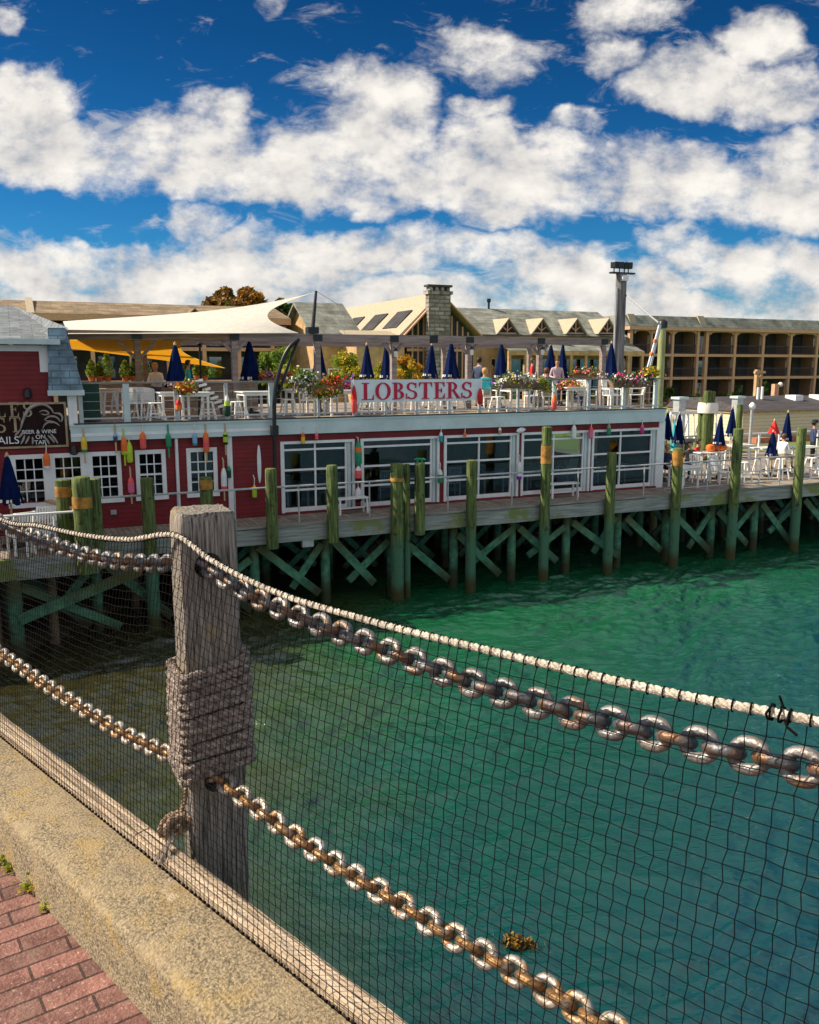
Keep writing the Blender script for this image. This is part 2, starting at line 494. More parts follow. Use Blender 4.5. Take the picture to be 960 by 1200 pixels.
# ------------------------------------------------------------------ mesh building
class MB:
    def __init__(self):
        self.v, self.f, self.m = [], [], []
    def add(self, verts, faces, m=0):
        o = len(self.v)
        self.v += [Vector(x) for x in verts]
        for f in faces:
            self.f.append([o + i for i in f])
            self.m.append(m)
        return self
    def box(self, x0, x1, y0, y1, z0, z1, m=0):
        x0, x1 = min(x0, x1), max(x0, x1)
        y0, y1 = min(y0, y1), max(y0, y1)
        z0, z1 = min(z0, z1), max(z0, z1)
        return self.add([(x0, y0, z0), (x1, y0, z0), (x1, y1, z0), (x0, y1, z0), (x0, y0, z1), (x1, y0, z1), (x1, y1, z1), (x0, y1, z1)],
                        [(3, 2, 1, 0), (4, 5, 6, 7), (0, 1, 5, 4), (1, 2, 6, 5), (2, 3, 7, 6), (3, 0, 4, 7)], m)
    def bar(self, p, q, w, h=None, m=0, up=(0, 0, 1)):
        p, q = Vector(p), Vector(q)
        h = h or w
        d = (q - p).normalized()
        u = Vector(up)
        if abs(d.dot(u)) > .95:
            u = Vector((0, 1, 0))
        a = d.cross(u).normalized()
        b = a.cross(d).normalized()
        vs = []
        for c in (p, q):
            for (i, j) in ((-1, -1), (1, -1), (1, 1), (-1, 1)):
                vs.append(c + a * i * w / 2 + b * j * h / 2)
        return self.add(vs, [(0, 1, 2, 3), (7, 6, 5, 4), (4, 5, 1, 0), (5, 6, 2, 1), (6, 7, 3, 2), (7, 4, 0, 3)], m)
    def tube(self, pts, r, n=6, m=0, closed=False, cap=True):
        pts = [Vector(p) for p in pts]
        k = len(pts)
        rs = r if isinstance(r, (list, tuple)) else [r] * k
        ref = None
        rings = []
        for i, p in enumerate(pts):
            a = pts[(i - 1) % k] if (closed or i > 0) else p
            b = pts[(i + 1) % k] if (closed or i < k - 1) else p
            t = (b - a)
            t = t.normalized() if t.length > 1e-9 else Vector((0, 0, 1))
            if ref is None:
                ref = Vector((0, 0, 1)) if abs(t.z) < .9 else Vector((1, 0, 0))
            x = (ref - t * ref.dot(t))
            if x.length < 1e-6:
                x = t.orthogonal()
            x.normalize()
            ref = x
            y = t.cross(x)
            rings.append([p + (x * math.cos(2 * math.pi * j / n) + y * math.sin(2 * math.pi * j / n)) * rs[i] for j in range(n)])
        vs = [v for rg in rings for v in rg]
        fs = []
        for i in range(k if closed else k - 1):
            i2 = (i + 1) % k
            for j in range(n):
                fs.append((i * n + j, i * n + (j + 1) % n, i2 * n + (j + 1) % n, i2 * n + j))
        if cap and not closed:
            fs.append(tuple(range(n - 1, -1, -1)))
            fs.append(tuple((k - 1) * n + j for j in range(n)))
        return self.add(vs, fs, m)
    def lathe(self, prof, cx=0, cy=0, n=12, m=0, wob=0, ms=None):
        vs, fs = [], []
        for (r, z) in prof:
            for j in range(n):
                a = 2 * math.pi * j / n
                rr = r * (1 + wob * (1 if j % 2 else -1))
                vs.append((cx + rr * math.cos(a), cy + rr * math.sin(a), z))
        o = len(self.v)
        self.v += [Vector(v) for v in vs]
        for i in range(len(prof) - 1):
            for j in range(n):
                self.f.append([o + i * n + j, o + i * n + (j + 1) % n, o + (i + 1) * n + (j + 1) % n, o + (i + 1) * n + j])
                self.m.append(ms[i] if ms else m)
        if prof[0][0] > 1e-4:
            self.f.append([o + j for j in range(n - 1, -1, -1)])
            self.m.append(ms[0] if ms else m)
        if prof[-1][0] > 1e-4:
            self.f.append([o + (len(prof) - 1) * n + j for j in range(n)])
            self.m.append(ms[-1] if ms else m)
        return self
    def prism(self, poly, axis, a0, a1, m=0):
        """poly: 2D outline; axis 'x' 'y' or 'z' is the extrusion direction"""
        n = len(poly)
        def P(p, a):
            return {'x': (a, p[0], p[1]), 'y': (p[0], a, p[1]), 'z': (p[0], p[1], a)}[axis]
        vs = [P(p, a0) for p in poly] + [P(p, a1) for p in poly]
        fs = [tuple(range(n - 1, -1, -1)), tuple(range(n, 2 * n))] + [(i, (i + 1) % n, n + (i + 1) % n, n + i) for i in range(n)]
        return self.add(vs, fs, m)
    def leaf(self, p, size, m=0):
        a = Vector((random.gauss(0, 1), random.gauss(0, 1), random.gauss(0, 1))).normalized()
        b = a.orthogonal().normalized()
        b = Matrix.Rotation(random.random() * 6.28, 3, a) @ b
        c = a.cross(b)
        p = Vector(p)
        b *= size
        c *= size * .55
        return self.add([p - b, p + c * 1, p + b, p - c], [(0, 1, 2, 3)], m)
    def build(self, name, mats, parent=None, loc=(0, 0, 0), rz=0, smooth=False, bevel=0):
        me = bpy.data.meshes.new(name)
        me.from_pydata([tuple(v) for v in self.v], [], self.f)
        if not isinstance(mats, (list, tuple)):
            mats = [mats]
        for mt in mats:
            me.materials.append(MAT[mt] if isinstance(mt, str) else mt)
        me.polygons.foreach_set('material_index', self.m)
        bm = bmesh.new()
        bm.from_mesh(me)
        bmesh.ops.recalc_face_normals(bm, faces=bm.faces)
        bm.to_mesh(me)
        bm.free()
        if smooth:
            me.polygons.foreach_set('use_smooth', [True] * len(me.polygons))
            try:
                me.set_sharp_from_angle(angle=R(50))
            except Exception:
                pass
        me.update()
        o = bpy.data.objects.new(name, me)
        COL.objects.link(o)
        o.location = loc
        o.rotation_euler = (0, 0, rz)
        if parent:
            o.parent = parent
        if bevel:
            bv = o.modifiers.new('bevel', 'BEVEL')
            bv.width = bevel
            bv.segments = 2
            bv.limit_method = 'ANGLE'
        return o

def tag(o, label, cat, group=None, kind=None):
    if label:
        o['label'] = label
        o['category'] = cat
    if group:
        o['group'] = group
    if kind:
        o['kind'] = kind
    return o
def struct(o, kind='structure'):
    o['kind'] = kind
    return o
def thing(name, label, cat, loc=(0, 0, 0), rz=0, group=None):
    o = bpy.data.objects.new(name, None)
    o.empty_display_size = .2
    COL.objects.link(o)
    o.location = loc
    o.rotation_euler = (0, 0, rz)
    return tag(o, label, cat, group)
def kids(o):
    return [c for c in COL.objects if c.parent == o]
def dup(src, loc, rz, label, group=None, sc=None):
    r = src.copy()
    COL.objects.link(r)
    r.location = loc
    r.rotation_euler = (0, 0, rz)
    r['label'] = label
    if group:
        r['group'] = group
    if sc:
        r.scale = sc
    for c in TREE[src.name]:
        d = c.copy()
        COL.objects.link(d)
        d.parent = r
        for g in TREE.get(c.name, ()):
            e = g.copy()
            COL.objects.link(e)
            e.parent = d
    return r
TREE = {}
def remember(root):
    TREE[root.name] = kids(root)
    for c in TREE[root.name]:
        TREE[c.name] = kids(c)
class Kind:
    """the first placing moves the built thing itself, later ones copy it"""
    def __init__(self, root):
        self.root, self.used = root, False
        remember(root)
    def put(self, loc, rz, label, group=None, sc=None):
        if not self.used:
            self.used = True
            self.root.location = loc
            self.root.rotation_euler = (0, 0, rz)
            self.root['label'] = label
            if group:
                self.root['group'] = group
            if sc:
                self.root.scale = sc
            return self.root
        return dup(self.root, loc, rz, label, group, sc)

# ================================================================== ground, water, quay
QR = -math.pi / 4
def build_ground():
    # water with shallows that let the bed show
    m = bpy.data.materials.new('harbour_water')
    m.use_nodes = True
    N, L = m.node_tree.nodes, m.node_tree.links
    N.remove(N['Principled BSDF'])
    g = N.new('ShaderNodeNewGeometry')
    sp = N.new('ShaderNodeSeparateXYZ')
    L.new(g.outputs['Position'], sp.inputs[0])
    # shallowness: near the shore at the left
    n0 = N.new('ShaderNodeTexNoise')
    n0.inputs['Scale'].default_value = .35
    n0.inputs['Detail'].default_value = 4
    L.new(g.outputs['Position'], n0.inputs['Vector'])
    a = N.new('ShaderNodeMath'); a.operation = 'MULTIPLY_ADD'
    L.new(n0.outputs[0], a.inputs[0]); a.inputs[1].default_value = 5.0
    L.new(sp.outputs[0], a.inputs[2])
    deep = N.new('ShaderNodeMapRange'); deep.interpolation_type = 'SMOOTHSTEP'
    L.new(a.outputs[0], deep.inputs[0])
    deep.inputs[1].default_value = -4.0; deep.inputs[2].default_value = 3.2
    # open water to the right is bluer than the cove
    b = N.new('ShaderNodeVectorMath'); b.operation = 'DOT_PRODUCT'
    L.new(g.outputs['Position'], b.inputs[0]); b.inputs[1].default_value = (.22, -.28, 0)
    a2 = N.new('ShaderNodeMath'); a2.operation = 'MULTIPLY_ADD'
    L.new(n0.outputs[0], a2.inputs[0]); a2.inputs[1].default_value = 2.2
    L.new(b.outputs['Value'], a2.inputs[2])
    cr = N.new('ShaderNodeValToRGB')
    mr = N.new('ShaderNodeMapRange')
    L.new(a2.outputs[0], mr.inputs[0]); mr.inputs[1].default_value = -4.3; mr.inputs[2].default_value = .6
    L.new(mr.outputs[0], cr.inputs[0])
    e = cr.color_ramp.elements
    e[0].position = .0; e[0].color = (.006, .090, .034, 1)
    e[1].position = 1.0; e[1].color = (.001, .036, .056, 1)
    q = e.new(.5); q.color = (.002, .058, .042, 1)
    olive = N.new('ShaderNodeMix'); olive.data_type = 'RGBA'
    L.new(deep.outputs[0], olive.inputs[0])
    olive.inputs[6].default_value = (.105, .092, .018, 1)
    L.new(cr.outputs[0], olive.inputs[7])
    df = N.new('ShaderNodeBsdfDiffuse')
    L.new(olive.outputs[2], df.inputs[0])
    tr = N.new('ShaderNodeBsdfTransparent')
    tr.inputs[0].default_value = (.55, .66, .60, 1)
    # clearer in the left shallows; along the quay also mimicking the wall's shadow
    qd = N.new('ShaderNodeVectorMath'); qd.operation = 'DOT_PRODUCT'
    L.new(g.outputs['Position'], qd.inputs[0]); qd.inputs[1].default_value = (.7071, .7071, 0)
    a3 = N.new('ShaderNodeMath'); a3.operation = 'MULTIPLY_ADD'
    L.new(n0.outputs[0], a3.inputs[0]); a3.inputs[1].default_value = 2.5
    L.new(qd.outputs['Value'], a3.inputs[2])
    nq = N.new('ShaderNodeMapRange'); nq.interpolation_type = 'SMOOTHSTEP'
    L.new(a3.outputs[0], nq.inputs[0]); nq.inputs[1].default_value = 2.8; nq.inputs[2].default_value = 9.5
    mn = N.new('ShaderNodeMath'); mn.operation = 'MINIMUM'
    L.new(deep.outputs[0], mn.inputs[0]); L.new(nq.outputs[0], mn.inputs[1])
    fac = N.new('ShaderNodeMapRange')
    L.new(mn.outputs[0], fac.inputs[0])
    fac.inputs[3].default_value = .30; fac.inputs[4].default_value = .94
    body = N.new('ShaderNodeMixShader')
    L.new(fac.outputs[0], body.inputs[0])
    L.new(tr.outputs[0], body.inputs[1]); L.new(df.outputs[0], body.inputs[2])
    # ripples of three sizes, combed by the wind
    def wave(scale, st, rot, det):
        mp = N.new('ShaderNodeMapping')
        mp.inputs['Rotation'].default_value = (0, 0, R(rot)); mp.inputs['Scale'].default_value = st
        L.new(g.outputs['Position'], mp.inputs[0])
        n = N.new('ShaderNodeTexNoise')
        n.inputs['Scale'].default_value = scale; n.inputs['Detail'].default_value = det; n.inputs['Roughness'].default_value = .55
        L.new(mp.outputs[0], n.inputs['Vector'])
        return n.outputs[0]
    w1, w2, w3 = wave(.9, (1, 2.2, 1), 38, 2), wave(3.2, (1, 2.6, 1), 22, 3), wave(9, (1, 2.8, 1), 30, 4)
    s1 = N.new('ShaderNodeMath'); s1.operation = 'MULTIPLY_ADD'
    L.new(w2, s1.inputs[0]); s1.inputs[1].default_value = .75
    s0 = N.new('ShaderNodeMath'); s0.operation = 'MULTIPLY'
    L.new(w1, s0.inputs[0]); s0.inputs[1].default_value = 1.0
    L.new(s0.outputs[0], s1.inputs[2])
    s2 = N.new('ShaderNodeMath'); s2.operation = 'MULTIPLY_ADD'
    L.new(w3, s2.inputs[0]); s2.inputs[1].default_value = .42
    L.new(s1.outputs[0], s2.inputs[2])
    bp = N.new('ShaderNodeBump'); bp.inputs['Strength'].default_value = 1.0; bp.inputs['Distance'].default_value = .05
    L.new(s2.outputs[0], bp.inputs['Height'])
    gl = N.new('ShaderNodeBsdfGlossy'); gl.inputs['Roughness'].default_value = .02; gl.inputs['Color'].default_value = (.70, .93, 1.0, 1)
    L.new(bp.outputs[0], gl.inputs['Normal']); L.new(bp.outputs[0], df.inputs['Normal'])
    fr = N.new('ShaderNodeFresnel'); fr.inputs['IOR'].default_value = 2.05
    L.new(bp.outputs[0], fr.inputs['Normal'])
    ms = N.new('ShaderNodeMixShader')
    L.new(fr.outputs[0], ms.inputs[0]); L.new(body.outputs[0], ms.inputs[1]); L.new(gl.outputs[0], ms.inputs[2])
    L.new(ms.outputs[0], N['Material Output'].inputs[0])
    # wind chop as real geometry near the quay, dying away into a flat sheet further out
    import numpy as np
    x0, x1, y0, y1, st = -12.0, 26.0, 1.0, 33.0, .046
    nx, ny = int((x1 - x0) / st), int((y1 - y0) / st)
    X, Y = np.meshgrid(np.linspace(x0, x1, nx + 1), np.linspace(y0, y1, ny + 1))
    rs = np.random.RandomState(11)
    Z = np.zeros_like(X)
    # slow drift of the phases so that crests break up into short strokes
    wx = .22 * np.sin(X * .9 + 1.3 * np.sin(Y * .7)) + .2 * np.sin(Y * 1.7 + X * .4)
    wy = .22 * np.sin(Y * .8 + 1.1 * np.sin(X * .6)) + .2 * np.sin(X * 1.9 - Y * .5)
    for k in range(70):
        lam = .20 * (2.6 / .20) ** rs.rand()
        th = R(118) + rs.normal(0, .48)
        kk = 2 * math.pi / lam
        ph = kk * ((X + wx) * math.cos(th) + (Y + wy) * math.sin(th)) + rs.rand() * 6.28
        Z += lam * ((.0170) if lam < .4 else .0125 if lam < .8 else .0048) * np.sin(ph)
    # gusts: patches of rougher and calmer water; sheltered under the pier
    gust = .75 + .45 * np.sin(X * .31 + .8 * np.sin(Y * .23)) * np.sin(Y * .27 + 1.0)
    gust *= .55 + .45 / (1 + np.exp((X * -.416 + Y * .909 - 21.0) * .9))
    edge = np.minimum(np.minimum(X - x0, x1 - X), np.minimum(Y - y0, y1 - Y))
    Z *= gust * np.clip(edge / 2.0, 0, 1)
    me = bpy.data.meshes.new('water')
    nv = (nx + 1) * (ny + 1)
    # the far sheet joins the border of the grid
    far = [(-60, -40, 0), (300, -40, 0), (300, 220, 0), (-60, 220, 0), (x0, y0, 0), (x1, y0, 0), (x1, y1, 0), (x0, y1, 0)]
    co = np.concatenate([np.stack([X.ravel(), Y.ravel(), Z.ravel()], 1), np.array(far, float)])
    idx = np.arange(nv).reshape(ny + 1, nx + 1)
    q = np.stack([idx[:-1, :-1].ravel(), idx[:-1, 1:].ravel(), idx[1:, 1:].ravel(), idx[1:, :-1].ravel()], 1)
    fq = np.array([[0, 1, 5, 4], [1, 2, 6, 5], [2, 3, 7, 6], [3, 0, 4, 7]]) + nv
    q = np.concatenate([q, fq])
    me.vertices.add(len(co)); me.vertices.foreach_set('co', co.ravel())
    me.loops.add(q.size); me.loops.foreach_set('vertex_index', q.ravel().astype(np.int32))
    me.polygons.add(len(q)); me.polygons.foreach_set('loop_start', np.arange(0, q.size, 4, dtype=np.int32))
    me.update(calc_edges=True)
    me.polygons.foreach_set('use_smooth', [True] * len(q))
    me.materials.append(m)
    wo = bpy.data.objects.new('water', me)
    COL.objects.link(wo)
    struct(wo)

    # bed of the cove, rising to a weedy beach at the left
    bed = add_patches(M('weedy_bed', (.030, .030, .018), .9, var=.6, scale=.9, col2=(.15, .115, .045), bump=.8, bscale=5), (.30, .19, .015), 1.3, .58, .70)
    mb = MB()
    nx, ny = 90, 70
    for j in range(ny + 1):
        for i in range(nx + 1):
            x, y = -34 + i * .8, -4 + j * .8
            # the beach lies where the quay meets the restaurant's shore
            t = max(0, min(1, (-3.2 - x + .10 * (y - 12)) / 6.5))
            z = -1.6 + 1.62 * t * t * (3 - 2 * t) + .16 * math.sin(x * 1.7 + y * .6) * math.cos(y * 1.3) + random.uniform(-.09, .09)
            if y > 27:
                z = max(z, -1.6)
            mb.v.append(Vector((x, y, z)))
    for j in range(ny):
        for i in range(nx):
            k = j * (nx + 1) + i
            mb.f.append([k, k + 1, k + nx + 2, k + nx + 1]); mb.m.append(0)
    struct(mb.build('seabed', bed, smooth=True))

    # the land behind the restaurant out to the horizon
    gm = add_patches(M('ground_cover', (.14, .13, .10), .95, var=.4, scale=.4, bump=.3), (.12, .17, .03), .05, .45, .55)
    L0 = [(-400, 8.3), (600, 8.3), (600, 900), (-400, 900)]
    struct(MB().add([(s, d, 2.30) for s, d in L0], [(0, 1, 2, 3)]).build('ground', gm, loc=O, rz=TH))
    struct(MB().box(-40, 400, 20, 51, 2.304, 2.33).build('lawn', 'lawn', loc=O, rz=TH))
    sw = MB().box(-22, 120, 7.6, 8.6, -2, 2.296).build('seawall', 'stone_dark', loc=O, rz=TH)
    tag(sw, 'dark rubble seawall in the shadow beneath the pier', 'seawall')
    mb = MB()
    rnd = random.Random(3)
    for i in range(520):
        s, d = rnd.uniform(-14, 42), rnd.uniform(3.0, 7.6)
        r = rnd.uniform(.15, .42)
        z = (d - 3.2) * .38 - .1
        bmx = bmesh.new()
        bmesh.ops.create_icosphere(bmx, subdivisions=1, radius=r)
        sc = Vector((rnd.uniform(.7, 1.4), rnd.uniform(.7, 1.3), rnd.uniform(.5, .9)))
        vs = [Vector((v.co.x * sc.x, v.co.y * sc.y, v.co.z * sc.z)) * rnd.uniform(.82, 1.15) + Vector((s, d, z)) for v in bmx.verts]
        fs = [[v.index for v in f.verts] for f in bmx.faces]
        bmx.free()
        mb.add(vs, fs)
    struct(mb.build('rubble', 'rubble', loc=O, rz=TH), 'stuff')
build_ground()

def build_quay():
    # brick pavement
    pm = add_patches(M('brick_paving', (.145, .065, .056), .85, scale=14, col2=(.29, .15, .128), bump=.5, bscale=90), (.46, .34, .28), 85, .57, .66, top=.8)
    add_patches(pm, (.17, .125, .10), 7, .52, .70, top=.7)
    add_patches(pm, (.05, .03, .03), 120, .62, .68)
    add_pattern(pm, 'brick', 1.0, .262, .080, dark=.22, mortar=.0045, rot=(0, 0, R(-80)), bump=.7, axes='XY', contrast=((1.1, 1.02, 1.0), (.62, .62, .62)))
    struct(MB().add([(-40, -30, 4.75), (30, -30, 4.75), (30, 1.06, 4.75), (-40, 1.06, 4.75)], [(0, 1, 2, 3)]).build('pavement', pm, rz=QR))
    # kerb
    km = M('aged_kerb_concrete', (.085, .068, .045), .95, scale=95, col2=(.35, .28, .18), ramp=(.36, .60), bump=.5, bscale=130, detail=8)
    add_patches(km, (.34, .265, .16), 9, .44, .66, top=.7)
    add_patches(km, (.38, .25, .06), 6.5, .50, .66, top=.45)
    add_patches(km, (.16, .13, .10), 4.2, .56, .70, top=.55)
    add_patches(km, (.035, .03, .026), 75, .64, .69)
    add_patches(km, (.60, .54, .45), 120, .65, .69)
    add_patches(km, (.52, .45, .36), 3.1, .66, .72, top=.6)
    mb = MB()
    rnd = random.Random(5)
    prof = [(1.000, 4.70), (1.002, 4.76), (1.004, 4.83), (1.005, 4.930), (1.006, 4.938), (1.012, 4.9505), (1.020, 4.9560), (1.029, 4.9585), (1.07, 4.9600), (1.16, 4.962), (1.215, 4.960), (1.254, 4.953), (1.254, 4.70)]
    xs = [-30, -20, -12] + [-8 + .03 * i for i in range(330)] + [3, 8, 20]
    n = len(prof)
    for x in xs:
        for k, (b, z) in enumerate(prof):
            j = .0009 if 1 < k < n - 1 else 0
            mb.v.append(Vector((x, b + rnd.uniform(-j, j) * .6, z + rnd.uniform(-j, j))))
    for i in range(len(xs) - 1):
        for k in range(n - 1):
            p = i * n + k
            mb.f.append([p, p + n, p + n + 1, p + 1]); mb.m.append(0)
    struct(mb.build('kerb', km, rz=QR, smooth=True))
    # quay wall
    wl = MB().box(-40, 30, 1.02, 1.322, -2.5, 4.69).build('quay_wall', 'stone_dark', rz=QR)
    tag(wl, 'stone quay wall dropping from the kerb to the water', 'quay wall')
    # timber along the edge
    bmw = M('bleached_beam', (.30, .22, .15), .9, scale=5, col2=(.60, .48, .36), stretch=(.5, 9, 9), bump=.9, bscale=12)
    t = thing('edge_beam', 'long bleached timber beam bolted along the kerb behind the net', 'timber beam', Q(0, 0, 0), QR)
    cuts = [-16, -9.3, -4.9, -2.62, -.98, 2.4, 9]
    for i in range(len(cuts) - 1):
        mb = MB()
        x0, x1 = cuts[i] + .003, cuts[i + 1] - .003
        k = max(2, int((x1 - x0) / .08))
        rn = random.Random(i)
        pr = [(1.258, 4.86), (1.258, 4.972), (1.266, 4.984), (1.322, 4.986), (1.334, 4.974), (1.334, 4.86)]
        for a in range(k + 1):
            x = x0 + (x1 - x0) * a / k
            for (b, z) in pr:
                mb.v.append(Vector((x, b + rn.uniform(-.0018, .0018), z + rn.uniform(-.002, .002))))
        for a in range(k):
            for c in range(6):
                mb.f.append([a * 6 + c, a * 6 + (c + 1) % 6, (a + 1) * 6 + (c + 1) % 6, (a + 1) * 6 + c]); mb.m.append(0)
        mb.f.append(list(range(6))); mb.m.append(0)
        mb.f.append([k * 6 + c for c in range(5, -1, -1)]); mb.m.append(0)
        mb.build('beam_length', bmw, t)
    # weeds in the joint
    for px, py, n, h, lb in ((8, 1012, 26, .03, 'small green weed at the kerb foot by the left edge'), (38, 1044, 46, .045, 'largest yellow-green weed tuft between bricks and kerb'),
                             (58, 1064, 24, .032, 'low ochre weed tuft nearest the bottom at the kerb foot'), (14, 1020, 16, .025, 'tiny green weed beside the small tuft by the kerb')):
        r = ray(px, py)
        p = EYE + r * ((4.75 - EYE.z) / r.z)
        mb = MB()
        for i in range(n * 3):
            mb.leaf((random.gauss(0, .018), random.gauss(0, .012), abs(random.gauss(0, h * .5)) + .004), random.uniform(.006, .014), random.choice((0, 0, 1)))
        tag(mb.build('weed', ['leaf_lime', 'leaf_gold'], loc=p), lb, 'weed', 'weeds along the kerb')
build_quay()

# ================================================================== mooring post, ropes, chains, net
def spline(pts, step):
    """Catmull-Rom through pts, resampled about every step metres"""
    P = [pts[0] * 2 - pts[1]] + pts + [pts[-1] * 2 - pts[-2]]
    dense = []
    for i in range(1, len(P) - 2):
        for k in range(24):
            t = k / 24
            a, b, c, d = P[i - 1], P[i], P[i + 1], P[i + 2]
            dense.append(.5 * ((2 * b) + (c - a) * t + (2 * a - 5 * b + 4 * c - d) * t * t + (3 * b - a - 3 * c + d) * t ** 3))
    dense.append(pts[-1])
    out, acc = [dense[0]], 0
    for i in range(1, len(dense)):
        a, b = dense[i - 1], dense[i]
        seg = (b - a).length
        if seg < 1e-9:
            continue
        pos = 0
        while acc + (seg - pos) >= step:
            pos += step - acc
            out.append(a + (b - a) * (pos / seg))
            acc = 0
        acc += seg - pos
    return out
def laid_rope(mb, pts, rad, pitch=.055, strands=3, n=5, m=0, twist0=0):
    ref = None
    k = len(pts)
    lines = [[] for _ in range(strands)]
    L = 0
    for i, p in enumerate(pts):
        t = (pts[min(i + 1, k - 1)] - pts[max(i - 1, 0)]).normalized()
        if ref is None:
            ref = t.orthogonal()
        ref = (ref - t * ref.dot(t)).normalized()
        y = t.cross(ref)
        if i:
            L += (p - pts[i - 1]).length
        for s in range(strands):
            a = twist0 + 2 * math.pi * (L / pitch + s / strands)
            lines[s].append(p + (ref * math.cos(a) + y * math.sin(a)) * rad * .52)
    for ln in lines:
        mb.tube(ln, rad * .56, n, m)

ROPE_C, CHAIN_C = 1.365, 1.45
rope_px = [(0, 608), (45, 616), (98, 627), (150, 632), (203, 627), (245, 655), (287, 678), (342, 701), (417, 723), (480, 740), (605, 770), (730, 800), (845, 824), (960, 846)]
rope_pts = [qx(x, y, ROPE_C) for x, y in rope_px]
rope_pts = [rope_pts[0] - QA * .95 + Vector((0, 0, .085))] + rope_pts + [rope_pts[-1] + QA * .62 + Vector((0, 0, .045))]
rope_line = spline(rope_pts, .008)
def rope_z(a):
    best = min(rope_line, key=lambda p: abs(p.dot(QA) - a))
    return best.z

def build_post():
    PC = Vector((-.692, 2.80, 0))
    rz = R(26.5)
    wood = M('weathered_post', (.035, .030, .027), .92, scale=9, col2=(.40, .355, .31), ramp=(.34, .62), stretch=(15, 15, .5), bump=1.0, bscale=9, detail=9)
    add_patches(wood, (.33, .25, .13), 2.6, .52, .66)
    add_patches(wood, (.030, .026, .024), 1.9, .62, .74)
    t = thing('mooring_post', 'thick weathered grey timber post with rope lashed round its middle', 'post', PC + Vector((0, 0, 3.4)), rz)
    h = .0955
    mb = MB()
    ch = .016
    sec = []
    for (cx, cy, a0) in ((1, 1, 0), (-1, 1, 90), (-1, -1, 180), (1, -1, 270)):
        for k in range(4):
            a = R(a0 + k * 30)
            sec.append((cx * (h - ch) + ch * math.cos(a), cy * (h - ch) + ch * math.sin(a)))
    # extra points along the faces for cracks
    full = []
    for i in range(len(sec)):
        p, q = sec[i], sec[(i + 1) % len(sec)]
        full.append(p)
        if math.hypot(q[0] - p[0], q[1] - p[1]) > .05:
            for k in range(1, 9):
                full.append((p[0] + (q[0] - p[0]) * k / 9, p[1] + (q[1] - p[1]) * k / 9))
    rn = random.Random(2)
    off = [rn.uniform(-.003, .0015) - (.006 if rn.random() < .14 else 0) for _ in full]
    zs = [0, .3, .8, 1.2, 1.6] + [1.7 + .05 * i for i in range(19)] + [2.66, 2.695, 2.715, 2.728]
    n = len(full)
    for zi, z in enumerate(zs):
        k = {len(zs) - 1: .90, len(zs) - 2: .965, len(zs) - 3: .99}.get(zi, 1)
        for i, (x, y) in enumerate(full):
            o = 1 + (off[i] + rn.uniform(-.0012, .0012)) / h
            mb.v.append(Vector((x * o * k, y * o * k, z + rn.uniform(-.0025, .0025) * (zi > 20))))
    for a in range(len(zs) - 1):
        for i in range(n):
            mb.f.append([a * n + i, a * n + (i + 1) % n, (a + 1) * n + (i + 1) % n, (a + 1) * n + i]); mb.m.append(0)
    mb.f.append([(len(zs) - 1) * n + i for i in range(n)]); mb.m.append(0)
    mb.f.append([i for i in range(n - 1, -1, -1)]); mb.m.append(0)
    shaft = mb.build('shaft', wood, t, smooth=True)
    # holes that the chains run through
    bpy.context.view_layer.update()
    cut = MB()
    for z, r in ((5.955 - 3.4, .044), (5.205 - 3.4, .042)):
        c = Matrix.Rotation(-rz, 3, 'Z') @ (Q(PC.dot(QA), CHAIN_C + .004, z) - PC)
        d = Matrix.Rotation(-rz, 3, 'Z') @ QA
        cut.tube([c - d * .3, c + d * .3], r, 16)
    co = cut.build('cutter', wood, t)
    bo = shaft.modifiers.new('holes', 'BOOLEAN')
    bo.operation = 'DIFFERENCE'
    bo.object = co
    bo.solver = 'EXACT'
    dg = bpy.context.evaluated_depsgraph_get()
    me = bpy.data.meshes.new_from_object(shaft.evaluated_get(dg))
    shaft.modifiers.clear()
    shaft.data = me
    bpy.data.objects.remove(co)
    # lashing
    rm = M('lashing_rope', (.10, .08, .075), .95, scale=40, col2=(.44, .36, .31), bump=.8, bscale=120)
    mb = MB()
    hw, rr = h + .014, .030
    loop = []
    for (cx, cy, a0) in ((1, 1, 0), (-1, 1, 90), (-1, -1, 180), (1, -1, 270)):
        for k in range(7):
            a = R(a0 + k * 15)
            loop.append((cx * (hw - rr) + rr * math.cos(a), cy * (hw - rr) + rr * math.sin(a)))
    pts = []
    turns, z0, z1 = 12, 5.235 - 3.4, 5.615 - 3.4
    nl = len(loop)
    rn = random.Random(8)
    ph = [rn.uniform(-.004, .004) for _ in range(40)]
    for i in range(turns * nl + 1):
        x, y = loop[i % nl]
        f = i / (turns * nl)
        w = ph[(i // nl) % 40] * math.sin(math.pi * (i % nl) / nl * 2)
        bul = 1 + .05 * math.sin(f * math.pi) + rn.uniform(-.012, .012)
        pts.append(Vector((x * bul, y * bul, z0 + (z1 - z0) * f + .17 * x * (.4 + .6 * f) + w)))
    laid_rope(mb, spline(pts, .0085), .0163, .060)
    # a slack last turn drooping under the lashing
    pts = []
    for i in range(nl * 2 + 1):
        x, y = loop[i % nl]
        pts.append(Vector((x * 1.10, y * 1.10, z0 - .012 - .022 * math.sin(i * .5) * .4 + .10 * x + .035 * i / nl)))
    laid_rope(mb, spline(pts, .0085), .0140, .052, twist0=1)
    mb.build('rope_lashing', rm, t, smooth=True)

